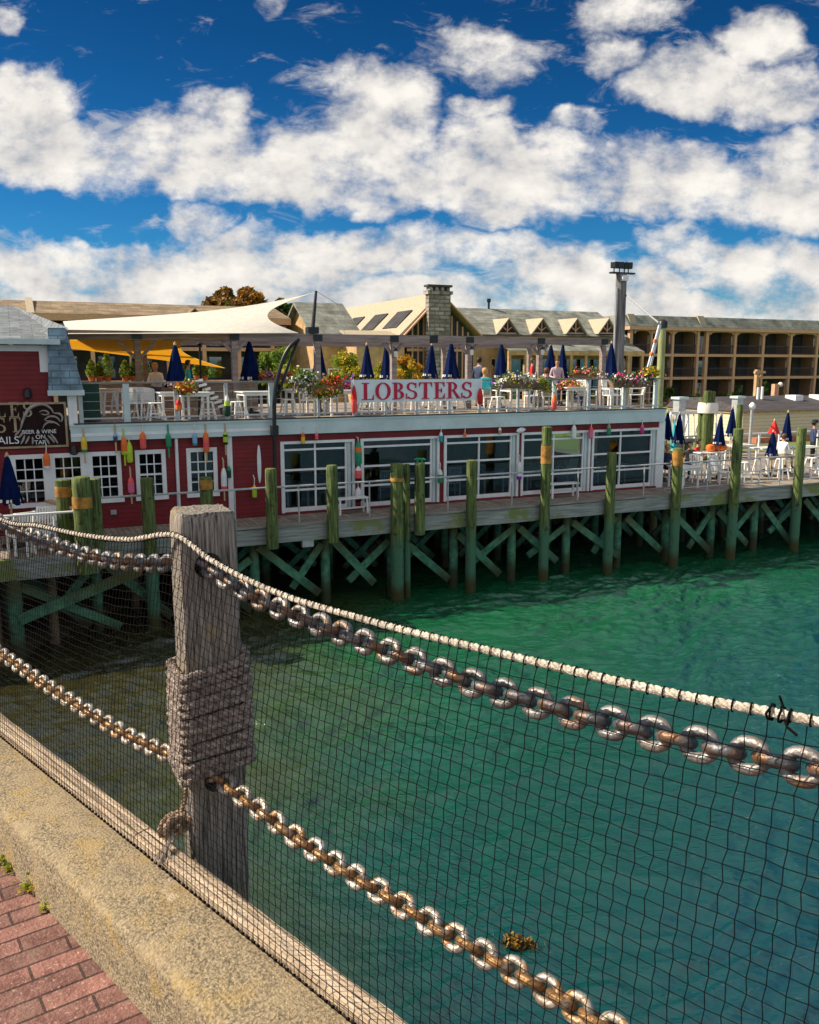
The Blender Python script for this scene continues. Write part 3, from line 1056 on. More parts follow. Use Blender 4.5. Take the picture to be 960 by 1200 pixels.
    # its neighbours just outside the picture, which the net and chains run on to
    for a, lab in ((-5.12, 'weathered grey timber post where the net ends beyond the left edge'), (.13, 'weathered grey timber post where the net ends beyond the right edge')):
        c = t.copy()
        COL.objects.link(c)
        c.location = Q(a, PC.dot(QB), 3.4)
        c.rotation_euler = (0, 0, QR)
        c['label'] = lab
        for ch in kids(t):
            e = ch.copy()
            COL.objects.link(e)
            e.parent = c
    # the tangled knot at the post's foot
    km = M('frayed_rope', (.20, .13, .08), .95, scale=30, col2=(.48, .36, .26), bump=.6, bscale=120)
    kp = qx(206, 978, 1.345)
    kp.z = 5.0
    k = thing('rope_knot', 'tangled brown rope knot with frayed ends at the post foot', 'rope knot', kp)
    mb = MB()
    for j in range(6):
        c = Vector((rn.uniform(-.025, .02), rn.uniform(-.02, .02), rn.uniform(.03, .07)))
        ax = Vector((rn.uniform(-1, 1), rn.uniform(-1, 1), rn.uniform(-.5, .5))).normalized()
        u = ax.orthogonal().normalized()
        v = ax.cross(u)
        ra, rb = rn.uniform(.028, .045), rn.uniform(.018, .030)
        pp = [c + u * ra * math.cos(a * .5) + v * rb * math.sin(a * .5) + ax * .012 * math.sin(a * .7) for a in range(13)]
        laid_rope(mb, spline(pp, .008), .0095, .04)
    pp = [Vector((.01, 0, .06)), Vector((.028, .006, .11)), Vector((.040, .010, .17)), Vector((.048, .02, .235))]
    laid_rope(mb, spline(pp, .008), .0095, .04)
    mb.build('knot', km, k, smooth=True)
    fr = MB()
    for j in range(26):
        a = rn.uniform(-2.7, -1.4)
        ln = rn.uniform(.05, .085)
        d = Vector((math.cos(a), math.sin(a), 0))
        fr.tube([Vector((rn.uniform(-.01, .01), -.03, .03)), Vector((0, -.05, .0)) + d * ln * .4 + Vector((0, 0, rn.uniform(0, .012))), Vector((0, -.05, -.026)) + d * ln], .0016, 4)
    fr.build('frayed_end', M('pale_fibre', (.45, .37, .30), .9), k)
build_post()

def build_rope():
    m = M('white_rope', (.36, .31, .25), .9, scale=30, col2=(.62, .57, .49), bump=.5, bscale=150)
    o = MB()
    laid_rope(o, rope_line, .0088, .045, n=6)
    tag(o.build('rope', m, smooth=True), 'long pale laid rope along the top of the net, bent round the post', 'rope')
build_rope()

def build_chains():
    def metal(name, c1, c2, stain, lo, hi, top):
        m = M(name, c1, .42, metal=.45, scale=20, col2=c2, ramp=(.3, .7), bump=.25, bscale=90, world=True)
        return add_patches(m, stain, 17, lo, hi, world=True, top=top)
    steel = metal('galvanised_link', (.07, .07, .075), (.30, .29, .28), (.20, .10, .04), .50, .64, .8)
    steel_dark = metal('worn_link', (.05, .055, .065), (.20, .20, .21), (.17, .085, .035), .46, .60, .85)
    rust = metal('bleached_link', (.20, .17, .14), (.50, .47, .43), (.34, .16, .04), .52, .62, .8)
    rust_dark = metal('rusty_link', (.14, .075, .035), (.34, .19, .075), (.36, .33, .30), .56, .66, .7)
    def link(mat_):
        hl, hw, wr = .0302, .0240, .0114
        pts = []
        for k in range(9):
            a = R(-90 + 22.5 * k)
            pts.append(Vector((hl - hw + hw * math.cos(a), hw * math.sin(a), 0)))
        for k in range(9):
            a = R(90 + 22.5 * k)
            pts.append(Vector((-(hl - hw) + hw * math.cos(a), hw * math.sin(a), 0)))
        return MB().tube(pts, wr, 9, closed=True).build('link', mat_, smooth=True)
    rn = random.Random(4)
    def chain(label, px, ext0, ext1, mat_, tilt=26):
        pts = [qx(x, y, CHAIN_C) for x, y in px]
        if ext0:
            d = (pts[0] - pts[1]).normalized()
            pts = [pts[0] + d * ext0] + pts
        if ext1:
            d = (pts[-1] - pts[-2]).normalized()
            pts = pts + [pts[-1] + d * ext1]
        line = spline(pts, .0470)
        t = thing('chain', label, 'chain', line[0], 0, 'chains between the posts')
        srcs = [link(mat_[0]), link(mat_[1])]
        used = [False, False]
        for i in range(len(line) - 1):
            c = (line[i] + line[i + 1]) / 2
            d = (line[i + 1] - line[i]).normalized()
            up = Vector((0, 0, 1))
            # one link of each pair faces the walkway, the next is edge-on to it
            face = (-QB * math.cos(R(tilt)) + up * math.sin(R(tilt)))
            nz = (face - d * face.dot(d)).normalized()
            side = nz.cross(d)
            roll = (90 if i % 2 else 0) + rn.uniform(-8, 8)
            m3 = Matrix((d, side, nz)).transposed() @ Matrix.Rotation(R(roll), 3, 'X')
            q = i % 2
            o = srcs[q].copy() if used[q] else srcs[q]
            if used[q]:
                COL.objects.link(o)
            used[q] = True
            o.parent = t
            o.location = c - line[0]
            o.rotation_euler = m3.to_euler()
    chain('upper chain of heavy galvanised links sagging right from the post', [(243, 664), (300, 700), (365, 728), (440, 757), (500, 780), (560, 803), (640, 827), (720, 848), (800, 868), (880, 886), (960, 903)], .10, .56, (steel, steel_dark))
    chain('upper chain running left from the post below the pale rope', [(-25, 598), (0, 611), (50, 633), (107, 652), (150, 659), (200, 660)], .62, .16, (steel, steel_dark))
    chain('lower chain of rust-streaked links from post to bottom right', [(262, 916), (290, 938), (350, 983), (410, 1023), (470, 1060), (530, 1097), (590, 1131), (650, 1166), (700, 1196)], .10, .98, (rust, rust_dark), 34)
    chain('lower chain of rusty links running left from the post', [(-25, 748), (0, 765), (50, 800), (100, 832), (150, 862), (200, 885)], .62, .16, (rust, rust_dark), 40)
build_chains()

def build_net():
    m = M('black_twine', (.004, .0035, .0035), .9, spec=.1)
    mb = MB()
    rn = random.Random(12)
    avals, a = [], -5.0
    while a < .06:
        avals.append(a)
        a += .025 if a < -2.3 else .025 + .007 * min(1, (a + 2.3) / 1.6)
    rows = 37
    grid = []
    for i, a in enumerate(avals):
        zt = rope_z(a) - .012
        zb, bt, bb = 4.955, ROPE_C, 1.250
        col = []
        drift = rn.uniform(-.003, .003)
        for j in range(rows + 1):
            f = j / rows
            z = zt + (zb - zt) * f
            # the net bellies a little and hangs in front of the beam
            b = bt + (bb - bt) * f - .02 * math.sin(math.pi * f)
            if a < -2.2 and a > -2.7:
                b = min(b, 1.362)
            w = .10 * (f - .5) * 0
            wob = .0022 if 0 < j < rows else 0
            zig = .0018 * (1 if (i + j) % 2 else -1) if 0 < j < rows else 0
            col.append(Q(a + drift + zig + rn.uniform(-wob, wob) * .6 + .018 * math.sin(f * 3) * math.sin(a * 1.1), b, z + rn.uniform(-wob, wob)))
        grid.append(col)
    r = .00104
    for i, col in enumerate(grid):
        mb.tube(col, r, 4, cap=False)
        # hitch round the rope
        top = Q(avals[i], ROPE_C, rope_z(avals[i]))
        if i % 1 == 0:
            ring = [top + QB * .0108 * math.cos(k * math.pi / 4) + Vector((0, 0, .0108 * math.sin(k * math.pi / 4))) + QA * (.007 * math.sin(k * math.pi / 4 / 2)) for k in range(8)]
            mb.tube(ring, .0016, 4, closed=True)
    for j in range(1, rows + 1):
        mb.tube([col[j] for col in grid], r * (1.0 if j < rows else 2.2), 4, cap=False)
    # knots along the bottom cord
    for i, col in enumerate(grid):
        p = col[rows]
        mb.tube([p + QA * -.004, p + QA * .004 + Vector((0, 0, .004))], .0048, 5)
    o = mb.build('net', m)
    tag(o, 'black knotted safety net hung from the pale rope down to the kerb', 'net')
    # a tied-off end of twine on the rope at the right
    kt = MB()
    for da in (-.02, -.003, .010):
        c = qx(918, 838, ROPE_C) + QA * da
        kt.tube([c + QB * .0135 * math.cos(k * math.pi / 4) + Vector((0, 0, .0135 * math.sin(k * math.pi / 4))) + QA * rn.uniform(-.003, .003) for k in range(8)], .0022, 5, closed=True)
    c = qx(918, 838, ROPE_C)
    kt.tube([c + Vector((0, 0, .012)), c + QA * -.006 + Vector((0, 0, .026)), c + QA * -.004 - QB * .01 + Vector((0, 0, .034))], .0022, 5)
    kt.tube([c, c + QA * .012 - QB * .014 + Vector((0, 0, -.012)), c + QA * .03 - QB * .014 + Vector((0, 0, -.022))], .0024, 5)
    tag(kt.build('twine_knot', m), 'black twine knot tied round the pale rope near the right edge', 'knot')
build_net()

def build_seaweed():
    r = ray(606, 1107)
    p = EYE + r * (-EYE.z / r.z)
    mb = MB()
    for i in range(260):
        mb.leaf((random.gauss(0, .10), random.gauss(0, .05), .01 + abs(random.gauss(0, .03))), random.uniform(.02, .05), random.choice((0, 1)))
    tag(mb.build('seaweed', [M('olive_weed', (.09, .055, .008)), M('ochre_weed', (.26, .15, .02))], loc=p, rz=-.3), 'floating ochre seaweed clump on the water behind the lower chain', 'seaweed')
build_seaweed()

# ================================================================== restaurant
Z_DECK, Z_ROOF = 2.40, 5.14
D_EDGE = gz(430, 606.5, Z_DECK)[1]
D_BACK = 9.0
S_L = -13.5                                # far left end of the restaurant
S_R = sx(773, 0, 480)                      # right corner
def text_mesh(name, s, size, mat_, depth=.012, parent=None, loc=(0, 0, 0), rot=(math.pi / 2, 0, 0), align='CENTER', sx_=1.0):
    cu = bpy.data.curves.new(name, 'FONT')
    cu.body = s
    cu.size = size
    cu.extrude = depth / 2
    cu.align_x = align
    cu.align_y = 'CENTER'
    o = bpy.data.objects.new(name, cu)
    COL.objects.link(o)
    bpy.context.view_layer.update()
    me = bpy.data.meshes.new_from_object(o.evaluated_get(bpy.context.evaluated_depsgraph_get()))
    bpy.data.objects.remove(o)
    me.name = name
    me.materials.clear()
    me.materials.append(MAT[mat_])
    r = bpy.data.objects.new(name, me)
    COL.objects.link(r)
    r.parent = parent
    r.location = loc
    r.rotation_euler = rot
    r.scale = (sx_, 1, 1)
    return r

def serif(mb, ch, ox, oz, h, y, m=0, k=1.0):
    """high-contrast slab letter, drawn as solid strokes; returns its advance"""
    T = .02
    def rect(x0, z0, x1, z1):
        mb.box(ox + x0 * h * k, ox + x1 * h * k, y - T, y, oz + z0 * h, oz + z1 * h, m)
    def poly(p):
        mb.prism([(ox + a * h * k, oz + b * h) for a, b in p], 'y', y - T, y, m)
    def arc(cx, cz, rx, rz, a0, a1, tw, th, n=18):
        for i in range(n):
            a, b = R(a0 + (a1 - a0) * i / n), R(a0 + (a1 - a0) * (i + 1) / n)
            q = [(cx + rx * math.cos(a), cz + rz * math.sin(a)), (cx + rx * math.cos(b), cz + rz * math.sin(b)),
                 (cx + (rx - tw) * math.cos(b), cz + (rz - th) * math.sin(b)), (cx + (rx - tw) * math.cos(a), cz + (rz - th) * math.sin(a))]
            if a1 < a0:
                q.reverse()
            poly(q)
    if ch == 'L':
        rect(.10, .05, .27, .95); rect(0, 0, .62, .05); rect(0, .95, .38, 1); poly([(.52, .05), (.62, .05), (.62, .32)]); return .70
    if ch == 'O':
        arc(.40, .5, .40, .51, 0, 360, .17, .055, 30); return .88
    if ch == 'B':
        rect(.10, .05, .27, .95); rect(0, 0, .30, .05); rect(0, .95, .30, 1)
        arc(.28, .755, .29, .245, -90, 90, .15, .05); arc(.28, .265, .35, .265, -90, 90, .16, .05); return .74
    if ch == 'S':
        arc(.30, .745, .27, .265, 30, 270, .13, .075); arc(.30, .262, .30, .272, -150, 90, .14, .075)
        poly([(.49, .68), (.55, .68), (.55, .98), (.51, .98)]); poly([(0, .02), (.04, .02), (.06, .34), (0, .34)]); return .70
    if ch == 'T':
        rect(.27, .05, .44, .94); rect(0, .94, .71, 1); rect(.16, 0, .55, .05); poly([(0, .70), (.10, .94), (0, .94)]); poly([(.71, .70), (.71, .94), (.61, .94)]); return .80
    if ch == 'E':
        rect(.10, .05, .27, .95); rect(0, 0, .62, .05); rect(0, .95, .60, 1); rect(.27, .48, .45, .54); rect(.41, .38, .46, .64)
        poly([(.50, .05), (.62, .05), (.62, .33)]); poly([(.48, .95), (.60, .69), (.60, .95)]); return .72
    if ch == 'R':
        rect(.10, .05, .27, .95); rect(0, 0, .38, .05); rect(0, .95, .30, 1)
        arc(.28, .735, .31, .265, -90, 90, .16, .05); poly([(.30, .50), (.46, .50), (.74, .05), (.56, .05)]); rect(.55, 0, .80, .05); return .84
    return .4

def build_restaurant():
    t = thing('restaurant', 'red clapboard waterfront restaurant with white glass doors and an open roof deck', 'building', O, TH)
    zt = 4.72
    # windows and doors as openings: (px left, right, top, bottom)
    def op(x0, x1, y0, y1):
        s0, z1 = fx(x0, y0, 0)
        s1, z0 = fx(x1, y1, 0)
        return s0, s1, max(z0, Z_DECK + .03), z1
    wins = [op(18, 53, 538, 588), op(64, 97, 537, 586), op(108, 139, 535, 583), op(163, 191, 532, 577), op(223, 251, 530, 575)]
    bays = [op(328, 416, 518, 605), op(422, 514, 515, 600), op(520, 606, 510, 590), op(611, 689, 507, 586), op(694, 768, 503, 577)]
    zb = sum(b[3] for b in bays) / 5
    bays = [(a, b, Z_DECK + .06, zb) for a, b, _, _ in bays]
    zw1 = sum(b[3] for b in wins) / 5
    zw0 = sum(b[2] for b in wins) / 5
    wins = [(a, b, zw0, zw1) for a, b, _, _ in wins]
    ops = wins + bays
    # front wall, split round the openings
    mb = MB()
    cur = S_L
    for (a, b, z0, z1) in ops:
        if a > cur:
            mb.box(cur, a, 0, .14, 1.9, zt)
        mb.box(a, b, 0, .14, 1.9, z0)
        mb.box(a, b, 0, .14, z1, zt)
        cur = b
    mb.box(cur, S_R, 0, .14, 1.9, zt)
    mb.build('front_wall', 'red_wall', t)
    mb = MB()
    mb.box(S_R - .14, S_R, .145, 3.2, 1.9, zt).box(S_R - .14, S_R, 6.8, D_BACK, 1.9, zt).box(S_R - .14, S_R, 3.2, 6.8, 1.9, 3.1).box(S_R - .14, S_R, 3.2, 6.8, 4.3, zt)
    mb.build('side_wall', 'red_wall', t)
    # rear wall with open bays at the right, where daylight shows through the dining room
    mb = MB()
    mb.box(S_L, sx(600, D_BACK), D_BACK - .14, D_BACK, 1.9, zt)
    for x0, x1 in ((600, 640), (680, 700), (735, 760)):
        mb.box(sx(x0, D_BACK), sx(x1, D_BACK), D_BACK - .14, D_BACK, 1.9, zt)
    mb.box(sx(600, D_BACK), S_R - .141, D_BACK - .135, D_BACK - .005, 1.9, 3.1).box(sx(600, D_BACK), S_R - .141, D_BACK - .135, D_BACK - .005, 4.25, zt)
    mb.box(S_L, S_L + .14, .141, D_BACK - .141, 1.9, zt)
    mb.build('rear_wall', M('interior_lining', (.22, .15, .12), .8, var=.4, scale=.8), t)
    MB().box(S_L + .141, S_R - .141, .141, D_BACK - .141, 2.30, 2.405).build('floor', 'planks', t)
    # roof deck and its deep fascia
    s82_ = sx(82, 0, 500)
    MB().box(S_L, s82_ - .001, .125, D_BACK + .1, 4.721, 5.10).box(s82_, S_R + .12, -.10, D_BACK + .1, 4.721, 5.10).build('roof_slab', M('deck_underside', (.25, .22, .19), .8), t)
    MB().box(sx(92, 0, 480), S_R + .06, -.02, D_BACK, 5.101, Z_ROOF).build('roof_deck', 'planks', t)
    s82 = sx(82, 0, 500)
    MB().box(s82, S_R + .14, -.145, -.101, 4.70, 5.07).build('fascia', 'fascia', t)
    MB().box(s82, S_R + .15, -.175, -.101, 5.072, 5.125).build('fascia_cap', 'fascia', t)
    MB().box(s82 + .1, S_R + .15, -.19, -.02, 5.127, 5.155).build('gutter', 'dark_edge', t)
    MB().box(s82, sx(322, 0, 500), -.155, -.147, 4.82, 4.90).build('fascia_board', 'white', t)
    # corner boards and pilasters
    for x0, x1 in ((267, 273), (769, 776)):
        MB().box(sx(x0, 0, 560), sx(x1, 0, 560), -.035, -.002, 1.95, 4.70).build('corner_board', 'white', t)
    MB().tube([(sx(208, 0, 560), -.06, 2.42), (sx(208, 0, 560), -.06, 4.70)], .045, 8).build('downpipe', 'white', t, smooth=True)
    # sash windows
    def window(a, b, z0, z1, k):
        fw = .11
        mb = MB()
        mb.box(a - fw, a, -.03, .03, z0 - .02, z1 + fw).box(b, b + fw, -.03, .03, z0 - .02, z1 + fw).box(a, b, -.031, .03, z1, z1 + fw)
        f = mb.build('window', 'white', t)
        MB().box(a - fw - .03, b + fw + .03, -.07, .03, z0 - .13, z0 - .02).build('sill', 'white', f)
        mu = MB()
        for i in (1, 2):
            x = a + (b - a) * i / 3
            mu.box(x - .014, x + .014, .02, .05, z0, z1)
        for i in (1, 2, 3):
            z = z0 + (z1 - z0) * i / 4
            w = .024 if i == 2 else .014
            mu.box(a, b, .012, .055, z - w, z + w)
        mu.build('muntins', 'white', f)
        MB().box(a, b, .06, .068, z0, z1).build('pane', 'glass', f)
    for k, (a, b, z0, z1) in enumerate(wins):
        window(a, b, z0, z1, k)
    # white boards joining the three left windows
    for x0, x1 in ((5, 17), (54, 63), (98, 107)):
        a, b = sx(x0, 0, 560), sx(x1, 0, 560)
        MB().box(a + .05, b - .05, -.026, -.002, zw0 - .13, zw1 + .108).build('window_board', 'white', t)
    # roll-up glass doors
    for k, (a, b, z0, z1) in enumerate(bays):
        fw = .075
        mb = MB()
        mb.box(a, a + fw, -.05, .06, z0, z1).box(b - fw, b, -.05, .06, z0, z1).box(a + fw, b - fw, -.05, .06, z1 - fw, z1)
        f = mb.build('glass_door', 'white', t)
        f['label'] = ('leftmost white glass bay beside the black curved davit', 'white glass bay left of the double piling', 'middle white glass bay', 'white glass bay behind the tall banded piling', 'rightmost white glass bay by the corner')[k]
        jw = .26 + .03 * (k % 2)
        MB().box(b - fw - .14, b - fw - .035, .0, .07, z0, z1 - fw - .01).build('jamb', 'fascia', f)
        g = MB()
        x0, x1 = a + fw, b - fw - .15
        g.box(x0, x0 + .05, .02, .08, z0, z1 - fw).box(x1 - .05, x1, .02, .08, z0, z1 - fw)
        xm = (x0 + x1) / 2 - (.0 if k < 4 else .1)
        if k != 1:
            g.box(xm - .025, xm + .025, .025, .075, z0 + .1, z1 - fw)
        for i in range(4):
            z = z0 + .06 + (z1 - fw - z0 - .06) * i / 3.3
            g.box(x0, x1, .022, .078, z - (.05 if i == 0 else .028), z + (.07 if i == 0 else .028))
        g.build('door_grid', 'white', f)
        MB().box(x0 + .01, x1 - .01, .082, .092, z0 + .02, z1 - fw).build('pane', 'glass', f)
    # low upper storey at the far left under its grey roof
    zr_e = fx(40, 399, 0)[1]
    s57 = sx(57, 0, 430)
    MB().box(S_L, s57, -.02, .12, 4.722, zr_e - .12).build('upper_wall', 'red_wall', t)
    MB().box(S_L, s57 - .18, -.06, -.022, zr_e - .26, zr_e - .115).build('frieze', 'white', t)
    MB().box(s57 - .20, s57, -.065, -.022, fx(57, 436, 0)[1], zr_e - .121).build('corner_trim', 'white', t)
    # steep shingled cheek
    pts = [fx(x, y, -.2) for x, y in ((56, 384), (76, 384), (86, 415), (98, 457), (57, 459))]
    MB().prism([(s, z) for s, z in pts], 'y', -.2, 5.0).build('shingled_cheek', 'blue_shingle', t)
    s0, z0 = fx(56, 463, -.2)
    s1, z1 = fx(99, 461, -.2)
    MB().box(s0, s1, -.26, 5.0, (z0 + z1) / 2 - .03, pts[3][1] - .002).build('cheek_trim', 'fascia', t)
    mb = MB()
    for x in (83, 88):
        mb.box(sx(x, -.1, 480) - .06, sx(x, -.1, 480) + .05, -.09, .1, 5.0, (z0 + z1) / 2 - .032)
    mb.build('deck_end_post', 'white', t)
    # hipped roof above
    zt_, ze = fx(15, 358, 3.0)[1], zr_e
    sr = sx(15, 3.0, 358)
    se = sx(77, -.35, 385)
    mb = MB()
    mb.add([(S_L - 1, -.35, ze), (se - .02, -.35, ze), (sx(80, 0, 388), -.1, fx(78, 384, -.1)[1]), (sr, 3.0, zt_), (S_L - 1, 3.0, zt_), (se + .1, 6, ze + .2), (S_L - 1, 6, ze)],
           [(0, 1, 2, 3, 4), (2, 5, 3), (3, 5, 6, 4), (0, 6, 5, 2, 1)])
    mb.build('hip_roof', 'slate', t)
    MB().box(S_L - 1, sx(70, -.38, 396), -.45, -.352, ze - .10, ze + .03).build('eaves_gutter', 'fascia', t)
    # wall lamps
    for x, y in ((32, 460), (86, 526)):
        s, z = fx(x, y, 0)
        MB().lathe([(.05, -.14), (.10, -.11), (.085, .08), (.03, .12)], 0, 0, 8).build('wall_lamp', 'black_metal', t, loc=(s, -.13, z), smooth=True)
    s, z = fx(133, 600, 0)
    MB().box(s - .07, s + .07, -.05, -.002, z - .06, z + .06).build('vent', 'grey_rail', t)
    # white oval panel and red return wall by the davit
    s0, z1 = fx(303, 521, -.01)
    s1, z0 = fx(304, 566, -.01)
    pl = []
    for k in range(16):
        a = 2 * math.pi * k / 16
        pl.append(((s0 + s1) / 2 + .055 * math.cos(a), (z0 + z1) / 2 + (z1 - z0) / 2 * math.sin(a)))
    sw = MB().prism(pl, 'y', -.04, 0).build('oar_board', 'white', loc=W(0, -.01), rz=TH)
    tag(sw, 'slim pale board upright on the red wall left of the black davit', 'board')
    return t
build_restaurant()

def build_signs():
    # sign with the bird's head; its left end lies beyond the frame
    s1, z1 = fx(76, 472, -.12)
    s0, z0 = fx(-30, 524, -.12)
    z1b = fx(76, 523, -.12)[1]
    zt, zb = (z1 + fx(0, 473, -.12)[1]) / 2, (z1b + fx(0, 525, -.12)[1]) / 2
    t = thing('restaurant_sign', 'dark sign with a pale bird head and BEER & WINE ON TAP', 'sign', W(0, 0), TH)
    MB().box(s0, s1, -.10, -.025, zb, zt).build('board', 'sign_black', t)
    f = MB()
    f.box(s0, s1 + .02, -.125, -.102, zt - .03, zt + .02).box(s0, s1 + .02, -.125, -.102, zb - .02, zb + .03).box(s1 - .03, s1 + .02, -.124, -.103, zb, zt)
    f.build('frame', 'brass', t)
    y = -.102
    def at(x, yy):
        return fx(x, yy, y)
    def word(txt, xc, yc, h, mat_, wpx):
        s, z = at(xc, yc)
        o = text_mesh('lettering', txt, h, mat_, .012, t, (s, y - .008, z))
        w = o.dimensions.x
        bpy.context.view_layer.update()
        ww = max(v.co.x for v in o.data.vertices) - min(v.co.x for v in o.data.vertices)
        target = abs(at(xc + wpx / 2, yc)[0] - at(xc - wpx / 2, yc)[0])
        o.scale = (target / ww, target / ww * 1.0, 1)
    word('BEER & WINE', 46, 506, .18, 'white', 40)
    word('ON', 47.5, 512, .18, 'white', 11)
    word('TAP', 47, 518.5, .18, 'white', 13)
    s, z = at(11, 517)
    word('TAILS', 6, 516.5, .3, 'white', 33)
    mb = MB()
    ox, oz = at(-2, 489)
    h = .36
    for ch in 'LES':
        ox += serif(mb, ch, ox - .05, oz, h, y - .002, 0, .95) * h * .95 + .06
    ox, oz = at(-1, 507)
    for ch in 'ST':
        ox += serif(mb, ch, ox - .05, oz, h, y - .002, 0, .95) * h * .95 + .06
    mb.build('lettering', 'brass', t)
    # bird: head outline, eye, hooked beak, neck feathers
    b = MB()
    def stroke(px, w):
        pts = [Vector((at(x, yy)[0], y - .006, at(x, yy)[1])) for x, yy in px]
        pts = spline(pts, .03)
        n = len(pts)
        b.tube([Vector((p.x, p.y, p.z)) for p in pts], [w * (.35 + .65 * math.sin(math.pi * (i + .5) / n)) for i in range(n)], 5)
    stroke([(24, 503), (27, 492), (33, 480), (42, 474.5), (52, 474), (60, 479), (63, 485)], .045)
    stroke([(46, 483), (50, 481), (55, 482), (57, 485), (52, 486), (47, 484)], .02)
    stroke([(63, 484), (70, 485), (73, 489), (72, 495)], .03)
    stroke([(52, 492), (58, 488), (66, 489), (71, 494)], .026)
    stroke([(53, 493), (60, 494), (66, 496), (70, 499)], .022)
    stroke([(50, 503), (52, 498), (57, 495), (63, 496)], .022)
    for x0, y0, x1, y1 in ((24, 503, 17, 511), (27, 506, 21, 514), (29, 510, 24, 521), (34, 511, 29, 521), (38, 512, 38, 521), (56, 510, 64, 519), (59, 508, 68, 520), (52, 512, 58, 521)):
        stroke([(x0, y0), ((x0 + x1) / 2 + .6, (y0 + y1) / 2), (x1, y1)], .028)
    b.build('bird_head', M('faded_bird_paint', (.32, .28, .26), .6), t)

    # LOBSTERS banner on the roof rail
    s0, zt = fx(411, 446, -.06)
    s1, zt2 = fx(565, 443, -.06)
    zb = fx(411, 472, -.06)[1]
    zt = (zt + zt2) / 2
    t = thing('lobster_banner', 'white banner reading LOBSTERS in crimson slab letters on the rail', 'banner', W(0, 0), TH)
    mb = MB()
    n = 30
    for i in range(n + 1):
        s = s0 + (s1 - s0) * i / n
        w = .018 * math.sin(i * 1.3) * (0 if i in (0, n) else 1)
        mb.v += [Vector((s, -.075, zt)), Vector((s, -.075 + w, zb - .008 * math.sin(i * .9))), Vector((s, -.068, zt)), Vector((s, -.068 + w, zb - .008 * math.sin(i * .9)))]
    for i in range(n):
        a = i * 4
        mb.f += [[a, a + 1, a + 5, a + 4], [a + 2, a + 6, a + 7, a + 3]]
        mb.m += [0, 0]
    mb.build('cloth', 'banner', t)
    mb = MB()
    a0, a1 = sx(424, -.08, 458), sx(553, -.08, 458)
    h = abs(fx(440, 448.5, -.1)[1] - fx(440, 468.5, -.1)[1])
    adv = sum({'L': .70, 'O': .88, 'B': .74, 'S': .70, 'T': .80, 'E': .72, 'R': .84}[c] for c in 'LOBSTERS')
    k = (a1 - a0) / (adv * h - .1 * h)
    x = a0
    zc = fx(440, 468.5, -.1)[1]
    for c in 'LOBSTERS':
        x += serif(mb, c, x, zc, h, -.082, 0, k) * h * k
    mb.build('lettering', 'sign_red', t)
    mb = MB()
    for x, y in ((413, 447), (487, 446), (563, 445), (413, 471), (563, 468)):
        s, z = fx(x, y, -.08)
        mb.lathe([(.02, -.012), (.028, 0), (.02, .012)], s, -.085, 8)
    # eyelets on the cloth corners
    for v in mb.v:
        pass
build_signs()

# ------------------------------------------------------------------ roof rail
def build_roof_rail():
    z0 = Z_ROOF + .03
    zr = (fx(97, 449, -.05)[1] + fx(767, 442, -.05)[1]) / 2
    s0, s1 = sx(92, -.05, 450), S_R + .08
    t = thing('roof_railing', 'long grey railing along the roof deck edge above the red wall', 'railing', W(0, 0), TH)
    y = -.02
    MB().box(s0, s1, y - .05, y + .05, zr - .045, zr).build('top_rail', 'grey_wood', t)
    MB().box(s0, s1, y - .02, y + .02, z0 + .07, z0 + .11).build('bottom_rail', 'grey_rail', t)
    for x, w in ((94, .10), (148, .16), (206, .09), (265, .09), (319, .17), (373, .07), (415, .07), (452, .07), (488, .07), (526, .07), (562, .09), (607, .07), (649, .11), (690, .10), (731, .12), (768, .14)):
        s = sx(x, y, 468)
        MB().box(s - w / 2, s + w / 2, y - .04, y + .04, z0 - .02, zr - .046).build('rail_post', 'fascia' if w > .1 else 'grey_rail', t)
    # side return towards the back at the right end
    MB().box(S_R + .02, S_R + .07, .06, 6.5, zr - .045, zr).build('side_rail', 'grey_wood', t)
    MB().box(S_R + .0, S_R + .06, 6.4, 6.5, z0 - .02, zr - .046).build('rail_post', 'fascia', t)
    wires = MB()
    for k in range(3):
        z = z0 + .30 + .22 * k
        wires.tube([(s0, y, z), (s1, y, z)], .006, 4)
    wires.build('wire', 'grey_rail', t)
build_roof_rail()

